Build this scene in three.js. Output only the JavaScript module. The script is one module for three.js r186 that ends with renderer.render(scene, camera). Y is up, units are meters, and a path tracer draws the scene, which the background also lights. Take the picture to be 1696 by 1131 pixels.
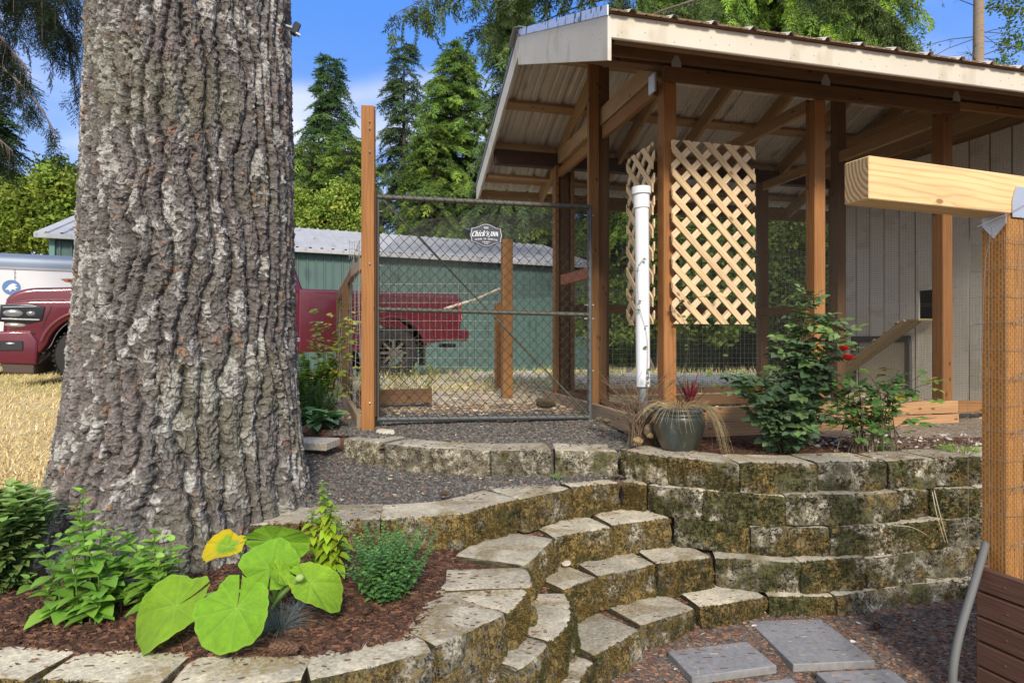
import * as THREE from 'three';
import { mergeGeometries, toCreasedNormals } from 'three/addons/utils/BufferGeometryUtils.js';
import { ConvexGeometry } from 'three/addons/geometries/ConvexGeometry.js';

// ---------- camera, sky, sun, exposure ----------
const V3 = THREE.Vector3, V2 = THREE.Vector2;
const CH = 1.36, FPX = 1000, CX = 848, CY = 565.5;          // eye height above the patio; calibration of the photograph
const scene = new THREE.Scene();
const camera = new THREE.PerspectiveCamera(2 * Math.atan(CY / FPX) * 180 / Math.PI, 1696 / 1131, 0.05, 1500);
camera.position.set(0, CH, 0);
camera.lookAt(0, CH, -10);
const renderer = new THREE.WebGLRenderer({ antialias: true });
renderer.setSize(1024, 682);
renderer.toneMapping = THREE.LinearToneMapping;
renderer.toneMappingExposure = 2.0;
renderer.shadowMap.enabled = true;
const EXPO = 1.62;
const sunDir = new V3(0.13, 0.60, 0.80).normalize();        // behind the camera, to its right
const sun = new THREE.DirectionalLight(new THREE.Color(1.0, 0.91, 0.76), 2.05);
sun.position.copy(sunDir).multiplyScalar(60); sun.target.position.set(0, 0.5, -5);
sun.castShadow = true; sun.shadow.radius = 24; sun.shadow.mapSize.set(4096, 4096);
Object.assign(sun.shadow.camera, { left: -30, right: 30, top: 30, bottom: -30, near: 1, far: 150 });
scene.add(sun, sun.target);

// ---------- random numbers and noise ----------
function rng(seed) { let a = seed >>> 0; return () => { a = (a + 0x6d2b79f5) | 0; let t = Math.imul(a ^ (a >>> 15), 1 | a); t = (t + Math.imul(t ^ (t >>> 7), 61 | t)) ^ t; return ((t ^ (t >>> 14)) >>> 0) / 4294967296; }; }
const R0 = rng(77);
const rr = (r, a, b) => a + (b - a) * r();
const clamp = (x, a = 0, b = 1) => Math.min(b, Math.max(a, x));
const sstep = (a, b, x) => { const t = clamp((x - a) / (b - a)); return t * t * (3 - 2 * t); };
const mix = (a, b, t) => a + (b - a) * t;
const mix3 = (a, b, t) => [mix(a[0], b[0], t), mix(a[1], b[1], t), mix(a[2], b[2], t)];
const ih = (x, y, s) => { let h = Math.imul(x, 374761393) ^ Math.imul(y, 668265263) ^ Math.imul(s, 974634517); h = Math.imul(h ^ (h >>> 13), 1274126177); return ((h ^ (h >>> 16)) >>> 0) / 4294967296; };
const md = (a, n) => ((a % n) + n) % n;
// value noise with period (px, py) in cells, 0..1
function vn(x, y, s = 0, px = 4096, py = 4096) {
  const xi = Math.floor(x), yi = Math.floor(y), fx = x - xi, fy = y - yi, u = fx * fx * (3 - 2 * fx), v = fy * fy * (3 - 2 * fy);
  const x0 = md(xi, px), x1 = md(xi + 1, px), y0 = md(yi, py), y1 = md(yi + 1, py);
  return mix(mix(ih(x0, y0, s), ih(x1, y0, s), u), mix(ih(x0, y1, s), ih(x1, y1, s), u), v);
}
function fbm(x, y, s = 0, oct = 4, px = 4096, py = 4096) { let a = 0.5, t = 0, n = 0; for (let i = 0; i < oct; i++) { t += a * vn(x, y, s + i * 17, px, py); n += a; a *= 0.5; x *= 2; y *= 2; px *= 2; py *= 2; } return t / n; }
// cellular noise: [F1, F2, id]
function cell(x, y, s, px = 4096, py = 4096) {
  const xi = Math.floor(x), yi = Math.floor(y); let f1 = 9, f2 = 9, id = 0, cx = 0, cy = 0;
  for (let j = -1; j <= 1; j++) for (let i = -1; i <= 1; i++) {
    const a = md(xi + i, px), b = md(yi + j, py), dx = xi + i + ih(a, b, s) - x, dy = yi + j + ih(a, b, s + 5) - y, d = dx * dx + dy * dy;
    if (d < f1) { f2 = f1; f1 = d; id = ih(a, b, s + 9); cx = dx; cy = dy; } else if (d < f2) f2 = d;
  }
  return [Math.sqrt(f1), Math.sqrt(f2), id, cx, cy];
}
const toS = (c) => { c = clamp(c); return c <= 0.0031308 ? c * 12.92 : 1.055 * Math.pow(c, 1 / 2.4) - 0.055; };
function tex(w, h, fn, srgb = true) {                       // fn(u, v) gives linear colour or a number
  const d = new Uint8Array(w * h * 4);
  for (let y = 0; y < h; y++) for (let x = 0; x < w; x++) {
    const c = fn((x + 0.5) / w, (y + 0.5) / h, x, y), o = (y * w + x) * 4;
    for (let k = 0; k < 3; k++) { const q = typeof c === 'number' ? c : c[k]; d[o + k] = Math.round(255 * (srgb ? toS(q) : clamp(q))); }
    d[o + 3] = 255;
  }
  const t = new THREE.DataTexture(d, w, h); t.wrapS = t.wrapT = THREE.RepeatWrapping; t.magFilter = THREE.LinearFilter; t.minFilter = THREE.LinearMipmapLinearFilter;
  if (srgb) t.colorSpace = THREE.SRGBColorSpace; t.needsUpdate = true; return t;
}
const C = (r, g, b) => new THREE.Color().setRGB(r, g, b);
const S = (r, g, b) => new THREE.Color().setRGB(r / 255, g / 255, b / 255, THREE.SRGBColorSpace);
const std = (o) => { const m = new THREE.MeshStandardMaterial(Object.assign({ roughness: 0.85, metalness: 0, side: THREE.DoubleSide }, o)); return m; };
const phy = (o) => new THREE.MeshPhysicalMaterial(Object.assign({ roughness: 0.85, metalness: 0, side: THREE.DoubleSide }, o));

// the sky: a clear summer blue, paler towards the horizon, thin streaks in view; the cloud beyond it is added as fill light
{
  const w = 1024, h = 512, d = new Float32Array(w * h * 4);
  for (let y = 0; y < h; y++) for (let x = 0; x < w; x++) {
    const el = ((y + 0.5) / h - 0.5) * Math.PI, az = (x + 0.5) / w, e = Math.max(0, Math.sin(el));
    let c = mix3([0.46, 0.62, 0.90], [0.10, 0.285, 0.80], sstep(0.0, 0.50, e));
    // level cloud layer, added to raise ambient light; offsets keep the view mostly clear
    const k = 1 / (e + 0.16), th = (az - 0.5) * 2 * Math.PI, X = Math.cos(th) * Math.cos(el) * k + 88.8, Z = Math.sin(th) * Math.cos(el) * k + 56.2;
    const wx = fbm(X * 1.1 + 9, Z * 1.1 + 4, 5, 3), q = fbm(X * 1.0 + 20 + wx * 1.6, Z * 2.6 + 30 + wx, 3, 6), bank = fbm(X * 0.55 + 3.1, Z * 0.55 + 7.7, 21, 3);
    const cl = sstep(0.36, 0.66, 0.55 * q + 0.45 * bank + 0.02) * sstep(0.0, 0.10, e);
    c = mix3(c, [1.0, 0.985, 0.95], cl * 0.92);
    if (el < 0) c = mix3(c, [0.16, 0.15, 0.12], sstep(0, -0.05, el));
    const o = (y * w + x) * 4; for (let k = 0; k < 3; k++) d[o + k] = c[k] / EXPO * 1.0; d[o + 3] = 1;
  }
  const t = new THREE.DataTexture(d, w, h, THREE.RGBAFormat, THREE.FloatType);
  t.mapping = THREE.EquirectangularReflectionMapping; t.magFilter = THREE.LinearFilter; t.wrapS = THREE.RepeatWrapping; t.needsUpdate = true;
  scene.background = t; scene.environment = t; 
}

// ---------- naming and geometry helpers ----------
const used = {};
function numbered(n) { used[n] = (used[n] ?? -1) + 1; return used[n] ? n + '_' + String(used[n]).padStart(3, '0') : n; }
function shadow(m) { m.castShadow = m.receiveShadow = true; return m; }
function thing(name, label, category, base, group) {
  const o = new THREE.Group(); o.name = numbered(name); o.position.copy(base); o.userData = { label, category }; if (group) o.userData.group = group; scene.add(o); return o;
}
const wpos = (o) => { const p = new V3(); for (let q = o; q && q !== scene; q = q.parent) p.add(q.position); return p; };
function part(parent, name, geo, mat, label) {              // geo comes in world coordinates
  const p = wpos(parent); geo.translate(-p.x, -p.y, -p.z);
  const m = shadow(new THREE.Mesh(geo, mat)); m.name = name; if (label) m.userData.label = label; parent.add(m); return m;
}
function lpart(parent, name, geo, mat, label) { const m = shadow(new THREE.Mesh(geo, mat)); m.name = name; if (label) m.userData.label = label; parent.add(m); return m; }  // geo in the parent's own coordinates
function struct(name, geo, mat) { const m = shadow(new THREE.Mesh(geo, mat)); m.name = numbered(name); m.userData.kind = 'structure'; scene.add(m); return m; }
function copyOf(o, label, pos, turn, scale) { const c = o.clone(); c.name = numbered(o.name.replace(/_\d{3}$/, '')); c.userData = { ...o.userData, label }; c.position.copy(pos); if (turn !== undefined) c.rotation.y = turn; if (scale) c.scale.setScalar(scale); scene.add(c); return c; }
// a pixel of the measured photograph at a depth, and on a level
const P = (px, py, D) => new V3((px - CX) / FPX * D, CH - (py - CY) / FPX * D, -D);
const Gd = (py, y) => (CH - y) / ((py - CY) / FPX);
const G = (px, py, y) => P(px, py, Gd(py, y));
const up = new V3(0, 1, 0);

function basis(p, x, y, z) { return new THREE.Matrix4().makeBasis(x, y, z).setPosition(p); }
// a chamfered box, lengths along x, y, z, uv in metres with the grain along x
function chamfer(L, H, W, c = 0.004, off = R0()) {
  const pts = [], a = L / 2, b = H / 2, d = W / 2; c = Math.min(c, a * 0.5, b * 0.5, d * 0.5);
  for (const x of [-1, 1]) for (const y of [-1, 1]) for (const z of [-1, 1]) pts.push(new V3(x * (a - c), y * (b - c), z * d), new V3(x * (a - c), y * b, z * (d - c)), new V3(x * a, y * (b - c), z * (d - c)));
  const g = new ConvexGeometry(pts), p = g.attributes.position, n = g.attributes.normal, uv = new Float32Array(p.count * 2), o1 = off * 7.3, o2 = off * 3.1;
  for (let i = 0; i < p.count; i++) {
    const ax = Math.abs(n.getX(i)), ay = Math.abs(n.getY(i)), az = Math.abs(n.getZ(i));
    if (ax > ay && ax > az) { uv[2 * i] = p.getY(i) * 0.35 + o1; uv[2 * i + 1] = p.getZ(i) + o2; }
    else { uv[2 * i] = p.getX(i) + o1; uv[2 * i + 1] = (ay > az ? p.getZ(i) + 0.11 : p.getY(i)) + o2; }
  }
  g.setAttribute('uv', new THREE.BufferAttribute(uv, 2)); return g;
}
// a timber from a to b; h is its height along `u`, w its width across
function timber(a, b, w, h, u = up, c = 0.004) {
  const x = new V3().subVectors(b, a), L = x.length(); x.normalize();
  const z = new V3().crossVectors(x, u).normalize(), y = new V3().crossVectors(z, x);
  return chamfer(L, h, w, c).applyMatrix4(basis(new V3().addVectors(a, b).multiplyScalar(0.5), x, y, z));
}
const bare = (g) => { for (const k of Object.keys(g.attributes)) if (!['position', 'normal', 'uv', 'color'].includes(k)) g.deleteAttribute(k); return g.index ? g.toNonIndexed() : g; };
const join = (gs) => mergeGeometries(gs.map(bare), false);
// a thin wire or a stem through points
function wire(pts, r, sides = 3, tip = 1) {
  const pos = [], nor = [], uv = [], idx = []; let len = 0;
  const N = pts.length, t = new V3(), n1 = new V3(), n2 = new V3(), q = new V3();
  let ref = new V3(0.31, 0.2, 0.93);
  for (let i = 0; i < N; i++) {
    t.subVectors(pts[Math.min(N - 1, i + 1)], pts[Math.max(0, i - 1)]).normalize();
    if (i) len += pts[i].distanceTo(pts[i - 1]);
    n1.crossVectors(t, ref); if (n1.lengthSq() < 1e-4) n1.crossVectors(t, new V3(0.9, 0.3, 0.1)); n1.normalize(); n2.crossVectors(t, n1);
    ref = new V3().crossVectors(n1, t);
    const rad = r * mix(1, tip, N > 1 ? i / (N - 1) : 0);
    for (let k = 0; k <= sides; k++) { const a = k / sides * Math.PI * 2; q.copy(n1).multiplyScalar(Math.cos(a)).addScaledVector(n2, Math.sin(a)); nor.push(q.x, q.y, q.z); pos.push(pts[i].x + q.x * rad, pts[i].y + q.y * rad, pts[i].z + q.z * rad); uv.push(k / sides, len); }
  }
  const w = sides + 1;
  for (let i = 0; i < N - 1; i++) for (let k = 0; k < sides; k++) { const a = i * w + k; idx.push(a, a + 1, a + w, a + 1, a + w + 1, a + w); }
  const g = new THREE.BufferGeometry(); g.setAttribute('position', new THREE.Float32BufferAttribute(pos, 3)); g.setAttribute('normal', new THREE.Float32BufferAttribute(nor, 3)); g.setAttribute('uv', new THREE.Float32BufferAttribute(uv, 2)); g.setIndex(idx); return g;
}
const curve = (pts, n) => new THREE.CatmullRomCurve3(pts).getPoints(n);
function pipe(a, b, r, sides = 12) {                        // a capped round bar
  const d = new V3().subVectors(b, a), L = d.length(), g = new THREE.CylinderGeometry(r, r, L, sides, 1);
  g.applyQuaternion(new THREE.Quaternion().setFromUnitVectors(up, d.normalize())); const m = new V3().addVectors(a, b).multiplyScalar(0.5); return g.translate(m.x, m.y, m.z);
}
function tint(g, f) {                                       // vertex colours: f(i) or a colour array
  const n = g.attributes.position.count, c = new Float32Array(n * 3);
  for (let i = 0; i < n; i++) { const q = typeof f === 'function' ? f(i) : f; c[3 * i] = q[0]; c[3 * i + 1] = q[1]; c[3 * i + 2] = q[2]; }
  g.setAttribute('color', new THREE.BufferAttribute(c, 3)); return g;
}
function soup(tris, cols) {                                 // triangles [ax..cz] with colours per triangle
  const g = new THREE.BufferGeometry(); g.setAttribute('position', new THREE.Float32BufferAttribute(tris, 3)); if (cols) g.setAttribute('color', new THREE.Float32BufferAttribute(cols, 3)); g.computeVertexNormals(); return g;
}
class Inst {                                                // gathers copies of one small shape
  constructor() { this.m = []; this.c = []; }
  add(m, c) { this.m.push(m); this.c.push(c); }
  build(name, geo, mat, parent, kind, label, category) {
    const o = new THREE.InstancedMesh(geo, mat, this.m.length); o.castShadow = o.receiveShadow = true;
    const col = new THREE.Color();
    this.m.forEach((m, i) => { o.setMatrixAt(i, m); const c = this.c[i]; o.setColorAt(i, col.setRGB(c[0], c[1], c[2])); });
    o.name = parent === scene ? numbered(name) : name; if (kind) o.userData.kind = kind; if (label) o.userData.label = label; if (category) o.userData.category = category; parent.add(o); return o;
  }
}
const eul = new THREE.Euler(), qq = new THREE.Quaternion(), ss = new V3();
const place = (p, ax, ay, az, sx, sy = sx, sz = sx) => new THREE.Matrix4().compose(p, qq.setFromEuler(eul.set(ax, ay, az, 'YXZ')), ss.set(sx, sy, sz));
function frameM(p, x, n, s, s2 = s) {                       // x = where it points, n = about its upper side
  const X = x.clone().normalize(), Z = new V3().crossVectors(X, n); if (Z.lengthSq() < 1e-6) Z.set(0.3, 0.1, 1).cross(X); Z.normalize(); const Y = new V3().crossVectors(Z, X);
  return new THREE.Matrix4().makeBasis(X.multiplyScalar(s), Y.multiplyScalar(s2), Z.multiplyScalar(s2)).setPosition(p);
}
{ // mirrored placements keep their faces turned outwards
  const plain = THREE.BufferGeometry.prototype.applyMatrix4;
  THREE.BufferGeometry.prototype.applyMatrix4 = function (m) {
    plain.call(this, m); if (m.determinant() >= 0) return this;
    if (this.index) { const a = this.index.array; for (let i = 0; i < a.length; i += 3) { const t = a[i]; a[i] = a[i + 2]; a[i + 2] = t; } } else for (const k in this.attributes) { const at = this.attributes[k], n = at.itemSize, a = at.array; for (let i = 0; i < at.count; i += 3) for (let c = 0; c < n; c++) { const t = a[i * n + c]; a[i * n + c] = a[(i + 2) * n + c]; a[(i + 2) * n + c] = t; } }
    return this;
  };
}
// ---------- materials ----------
const woodMap = tex(1024, 512, (u, v) => {                  // 2 m along the grain, 0.5 m across
  const X = u * 2, Y = v * 0.5; let k = 0, yy = Y;
  for (let i = 0; i < 14; i++) { const kx = ih(i, 1, 3) * 2, ky = ih(i, 2, 3) * 0.5; let dx = Math.abs(X - kx); dx = Math.min(dx, 2 - dx); let dy = Y - ky; dy -= Math.round(dy / 0.5) * 0.5; const r = Math.sqrt(dx * dx * 0.25 + dy * dy); yy += 0.014 * Math.sign(dy) * Math.exp(-r * r / 0.0006); k = Math.max(k, sstep(0.011, 0.006, r)); }
  const w = yy + 0.075 * fbm(u * 3, v * 3, 2, 3, 3, 3) + 0.008 * fbm(u * 9, v * 30, 4, 2, 9, 30);
  const ring = Math.pow(0.5 + 0.5 * Math.sin(w * 2 * Math.PI * 46), 4) * (0.35 + 0.9 * fbm(u * 4, v * 14, 12, 3, 4, 14)), fine = fbm(u * 24, v * 170, 7, 3, 24, 170), low = fbm(u * 5, v * 10, 9, 3, 5, 10);
  let b = 0.98 - 0.20 * ring - 0.24 * (fine - 0.3) - 0.50 * (low - 0.5);
  let c = [b, b * (0.97 - 0.06 * ring), b * (0.93 - 0.12 * ring)];
  return mix3(c, [0.30, 0.20, 0.13], k * 0.85);
});
const woodBump = tex(512, 512, (u, v) => 0.5 + 0.9 * (fbm(u * 16, v * 150, 7, 3, 16, 150) - 0.5), false);
const inciseMap = tex(512, 512, (u, v) => {                 // treated timber: rows of short slits along the grain; 0.5 m square
  const n = 0.84 + 0.3 * (fbm(u * 10, v * 120, 31, 3, 10, 120) - 0.5) + 0.3 * (fbm(u * 5, v * 5, 35, 3, 5, 5) - 0.5), row = v * 44, r = Math.floor(row), x = u * 22 + (r % 2) * 0.5, s = sstep(0.42, 0.30, Math.abs(x - Math.floor(x) - 0.5)) * sstep(0.30, 0.14, Math.abs(row - r - 0.5)) * (ih(r, Math.floor(x), 4) > 0.12 ? 1 : 0.2);
  return mix3([n, n * 0.97, n * 0.92], [0.46, 0.38, 0.26], s * 0.75);
});
for (const t of [woodMap, woodBump]) t.repeat.set(0.5, 2);
inciseMap.repeat.set(2, 2);
const wood = (col, o = {}) => std({ color: col, map: woodMap, bumpMap: woodBump, bumpScale: 0.0012, roughness: 0.8, ...o });
const MW = {
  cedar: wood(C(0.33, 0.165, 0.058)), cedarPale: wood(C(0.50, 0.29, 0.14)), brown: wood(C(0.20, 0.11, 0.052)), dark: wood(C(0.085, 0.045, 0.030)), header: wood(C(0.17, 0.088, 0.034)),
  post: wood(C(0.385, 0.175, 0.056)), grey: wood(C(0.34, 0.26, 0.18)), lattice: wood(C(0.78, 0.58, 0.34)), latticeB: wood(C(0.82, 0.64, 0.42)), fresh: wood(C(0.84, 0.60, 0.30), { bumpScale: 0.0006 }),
  rafter: wood(C(0.48, 0.315, 0.16)), boxBrown: wood(C(0.13, 0.062, 0.040)), ramp: wood(C(0.40, 0.315, 0.20)), treated: std({ color: C(0.47, 0.225, 0.060), map: inciseMap, bumpMap: inciseMap, bumpScale: 0.002, roughness: 0.75 }),
};
const spot = tex(512, 512, (u, v) => {                      // old exterior paint: faint dirt, drips and specks
  let b = 0.93 + 0.12 * (fbm(u * 6, v * 6, 41, 4, 6, 6) - 0.5); const dirt = sstep(0.58, 0.8, fbm(u * 9, v * 4, 43, 5, 9, 4)), sp = cell(u * 40, v * 40, 47, 40, 40), k = sp[2] > 0.93 ? sstep(0.16, 0.07, sp[0]) : 0;
  return mix3(mix3([b, b, b], [0.52, 0.47, 0.33], dirt * 0.35), [0.12, 0.1, 0.08], k * 0.9);
});
spot.repeat.set(1, 1);
const paintCream = std({ color: C(0.70, 0.63, 0.51), map: spot, roughness: 0.6 });
const paintRake = std({ color: C(0.70, 0.655, 0.56), map: spot, roughness: 0.7 });
const siding = std({ color: C(0.84, 0.79, 0.69), map: spot, bumpMap: woodBump, bumpScale: 0.002, roughness: 0.8 });
const galv = std({ color: C(0.62, 0.63, 0.66), metalness: 0.7, roughness: 0.42 });
const galvDull = std({ color: C(0.40, 0.42, 0.42), metalness: 0.55, roughness: 0.55 });
const wireMat = std({ color: C(0.07, 0.07, 0.062), metalness: 0.3, roughness: 0.6 });
const wireGalv = std({ color: C(0.42, 0.41, 0.38), metalness: 0.5, roughness: 0.5 });
const roofTex = tex(256, 256, (u, v) => 0.86 + 0.2 * (fbm(u * 8, v * 8, 51, 4, 8, 8) - 0.5) - 0.25 * sstep(0.62, 0.8, fbm(u * 12, v * 5, 57, 4, 12, 5)));
const roofMetal = std({ color: C(0.78, 0.71, 0.61), map: roofTex, metalness: 0.25, roughness: 0.5 });
const black = std({ color: C(0.015, 0.015, 0.015), roughness: 0.6 });
const pvc = std({ color: C(0.82, 0.83, 0.85), roughness: 0.35 });

const groundTex = (seed, cols, sc, bumpy = 1) => tex(512, 512, (u, v) => {
  const c1 = cell(u * sc, v * sc, seed, sc, sc), f = fbm(u * 8, v * 8, seed + 3, 5, 8, 8), c2 = cell(u * sc * 2, v * sc * 2, seed + 13, sc * 2, sc * 2), k = c2[2] > 0.55 ? c2[2] : c1[2];
  const i = Math.min(cols.length - 2, Math.floor(k * (cols.length - 1))), b = 0.75 + 0.5 * f;
  return mix3(cols[i], cols[i + 1], k * (cols.length - 1) - i).map((q) => q * b);
});
const groundBump = tex(512, 512, (u, v) => { const c = cell(u * 56, v * 56, 91, 56, 56), d = cell(u * 110, v * 110, 95, 110, 110); return clamp(0.9 - c[0] * 0.9) * 0.6 + clamp(0.8 - d[0]) * 0.4; }, false);
const gm = (seed, cols, sc, bs = 0.008) => std({ map: groundTex(seed, cols, sc), bumpMap: groundBump, bumpScale: bs, roughness: 0.97 });
const MG = {
  gravel: gm(101, [[0.06, 0.057, 0.053], [0.12, 0.112, 0.10], [0.08, 0.075, 0.068], [0.16, 0.148, 0.13], [0.10, 0.08, 0.065], [0.22, 0.16, 0.11]], 60),
  mulch: gm(131, [[0.045, 0.020, 0.012], [0.10, 0.045, 0.026], [0.065, 0.030, 0.02], [0.14, 0.07, 0.042], [0.05, 0.026, 0.018]], 40, 0.012),
  patio: gm(151, [[0.06, 0.05, 0.04], [0.16, 0.085, 0.05], [0.09, 0.085, 0.08], [0.22, 0.13, 0.085], [0.07, 0.065, 0.06], [0.26, 0.20, 0.15]], 48),
  dirt: gm(171, [[0.16, 0.12, 0.085], [0.26, 0.205, 0.15], [0.20, 0.15, 0.10], [0.34, 0.28, 0.21], [0.15, 0.10, 0.07]], 44),
  yard: gm(191, [[0.46, 0.40, 0.29], [0.60, 0.53, 0.40], [0.48, 0.40, 0.27], [0.62, 0.55, 0.42], [0.38, 0.30, 0.19]], 36),
  lawn: gm(211, [[0.40, 0.30, 0.13], [0.56, 0.43, 0.20], [0.46, 0.34, 0.15], [0.62, 0.50, 0.27], [0.36, 0.29, 0.12]], 40),
};
const stoneTop = tex(512, 512, (u, v) => { const f = fbm(u * 7, v * 7, 61, 5, 7, 7), g = fbm(u * 60, v * 60, 63, 2, 60, 60), m = sstep(0.56, 0.70, fbm(u * 5, v * 5, 67, 5, 5, 5)) * sstep(0.35, 0.6, g); const b = 0.72 + 0.5 * (f - 0.5) + 0.5 * (g - 0.5); return mix3([0.66 * b, 0.575 * b, 0.43 * b], [0.24, 0.165, 0.06], m * 0.75); });
const stoneBump = tex(512, 512, (u, v) => fbm(u * 40, v * 40, 71, 4, 40, 40), false);
const mossFace = (seed, amount, gb = 0) => tex(512, 512, (u, v) => {
  const f = fbm(u * 5, v * 5, seed, 6, 5, 5), g = fbm(u * 80, v * 80, seed + 2, 2, 80, 80), h = fbm(u * 20, v * 20, seed + 4, 4, 20, 20), gr = vn(u * 200, v * 200, seed + 9, 200, 200), b = 0.50 + 1.0 * (g - 0.5) + 0.8 * (h - 0.5) + 0.5 * (gr - 0.5);
  const stone = mix3([0.30 * b, 0.26 * b, 0.185 * b], [0.64 * b, 0.575 * b, 0.45 * b], sstep(0.42, 0.66, fbm(u * 16, v * 16, seed + 6, 4, 16, 16)));
  const q = f + 0.34 * (h - 0.5) + 0.26 * (g - 0.5) + 0.14 * (gr - 0.5), m = sstep(0.60 - amount * 0.30, 0.72 - amount * 0.30, q), gold = sstep(0.46 - gb, 0.70 - gb, fbm(u * 4, v * 4, seed + 12, 4, 4, 4));
  const st = fbm(u * 46, v * 12, seed + 14, 3, 46, 12), fz = clamp(0.45 + 1.7 * (g - 0.5) + 1.2 * (gr - 0.5) + 1.5 * (st - 0.5)), mc = mix3(mix3([0.020, 0.022, 0.006], [0.085, 0.078, 0.018], fz), mix3([0.034, 0.024, 0.007], [0.235, 0.155, 0.040], fz), gold);
  return mix3(stone, mc, m * 0.94);
});
const faceMats = [[301, 0.85, 0], [321, 0.60, 0], [341, 0.25, 0.05], [361, 0.72, 0], [421, 0.95, 0.20], [441, 0.72, 0.22]].map(([s, a, gb]) => std({ map: mossFace(s, a, gb), bumpMap: stoneBump, bumpScale: 0.010, roughness: 0.98, userData: { moss: a, gold: gb } }));
const faceGrey = std({ color: C(1.0, 0.98, 0.96), map: mossFace(381, -0.35), bumpMap: stoneBump, bumpScale: 0.006, roughness: 0.97 });
const toned = (m, k) => { const q = m.clone(); q.color.multiply(C(k, k * (0.99 + 0.02 * k), k * 0.98)); return q; };
const topMat = std({ map: stoneTop, bumpMap: stoneBump, bumpScale: 0.003, roughness: 0.95 });
const topGrey = std({ color: C(1.0, 1.02, 1.08), map: stoneTop, bumpMap: stoneBump, bumpScale: 0.003, roughness: 0.95 });
for (const t of [stoneTop, stoneBump, ...faceMats.map((m) => m.map), faceGrey.map]) t.repeat.set(1.9, 1.9);
const paverMat = std({ color: C(0.30, 0.292, 0.29), map: tex(256, 256, (u, v) => 0.8 + 0.35 * (fbm(u * 6, v * 6, 81, 4, 6, 6) - 0.5) + 0.35 * (fbm(u * 70, v * 70, 83, 2, 70, 70) - 0.5)), bumpMap: stoneBump, bumpScale: 0.0015, roughness: 0.85 });
const leafMat = (o = {}) => phy({ vertexColors: true, roughness: 0.62, transmission: 0.28, thickness: 0, specularIntensity: 0.5, ...o });
const foliage = leafMat(), needle = phy({ color: 0xffffff, roughness: 0.85, transmission: 0.25, thickness: 0, specularIntensity: 0.25 });
const stemMat = std({ vertexColors: true, roughness: 0.85 });

const tones = new Map(); function vary(m, q) { if (!tones.has(m)) tones.set(m, [0.80, 0.92, 1.0, 1.12].map((k) => toned(m, k))); return tones.get(m)[Math.floor(q * 4)]; }
// ---------- the terraces: each course of the wall runs on as a stair nosing; points are [x, distance] of its front top edge, right to left ----------
const ROWS = [null,
  { y: 0.74, p: [[3.6, 3.62], [2.95, 3.36], [2.535, 3.25], [2.25, 3.19], [1.97, 3.155], [1.567, 3.08], [1.157, 3.06], [0.826, 3.22], [0.614, 3.43], [0.237, 3.43], [-0.126, 3.40], [-0.484, 3.50], [-0.80, 3.68], [-1.10, 3.86]] },
  { y: 0.59, p: [[3.5, 3.50], [2.85, 3.25], [2.476, 3.175], [2.20, 3.165], [2.02, 3.10], [1.747, 3.007], [1.365, 2.99], [0.977, 3.09], [0.72, 3.25], [0.60, 3.31], [0.322, 3.18], [0.041, 2.95], [-0.21, 2.70], [-0.565, 2.60], [-0.90, 2.545], [-1.22, 2.52]] },
  { y: 0.44, p: [[3.5, 3.5], [2.9, 3.30], [2.504, 3.18], [2.267, 3.13], [1.897, 3.03], [1.58, 2.985], [1.197, 3.02], [0.84, 3.14], [0.512, 3.01], [0.203, 2.85], [0.061, 2.47], [0.0786, 2.25], [0.004, 2.065], [-0.223, 1.80], [-0.56, 1.635], [-0.94, 1.60], [-1.31, 1.62], [-1.68, 1.70], [-2.04, 1.85], [-2.38, 2.06], [-2.70, 2.33], [-3.0, 2.64]] },
  { y: 0.29, p: [[3.4, 3.45], [2.8, 3.23], [2.437, 3.14], [2.124, 3.08], [1.755, 2.98], [1.405, 2.915], [1.006, 2.985], [0.699, 2.888], [0.397, 2.74], [0.23, 2.60], [0.245, 2.435], [0.232, 2.294], [0.150, 2.14], [0.043, 1.955], [-0.14, 1.70], [-0.45, 1.52]] },
  { y: 0.14, p: [[3.4, 3.42], [2.75, 3.20], [2.406, 3.10], [2.263, 3.07], [1.97, 3.03], [1.56, 2.89], [1.233, 2.88], [0.86, 2.76], [0.56, 2.57], [0.323, 2.34], [0.21, 2.10], [0.06, 1.86]] },
];
function normals2(p) { return p.map((q, i) => { const a = p[Math.max(0, i - 1)], b = p[Math.min(p.length - 1, i + 1)], dx = b[0] - a[0], dy = b[1] - a[1], l = Math.hypot(dx, dy); return [-dy / l, dx / l]; }); }  // rows run right to left: this points towards the viewer
const shift = (p, d) => { const n = normals2(p); return p.map((q, i) => [q[0] + n[i][0] * d, q[1] + n[i][1] * d]); };
{ // which side is the front? the front of row 1's middle must be nearer
  const n = normals2(ROWS[1].p)[6]; ROWS.sign = n[1] < 0 ? 1 : -1;
}
const inset = (p, d) => shift(p, -d * ROWS.sign);
const zonePoly = [null,
  [...inset(ROWS[1].p, 0.1), [-1.25, 3.98], [-1.6, 4.6], [-2.3, 7.5], [-40, 12], [-60, 400], [400, 400], [60, 3.6]],
  [...inset(ROWS[2].p, 0.1), [-1.35, 2.7], [-1.9, 3.5], [-1.7, 4.2], [-1.2, 4.4], [-0.6, 4.2], [1, 4], [60, 4]],
  [...inset(ROWS[3].p, 0.1), [-3.6, 3.3], [-6, 4.2], [-60, 6], [-60, 400], [60, 400], [60, 4]],
  [...inset(ROWS[4].p, 0.1), [-0.6, 1.8], [-2, 3.5], [3.5, 4]],
  [...inset(ROWS[5].p, 0.1), [-0.3, 1.9], [-1, 3], [3.5, 4]],
];
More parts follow.
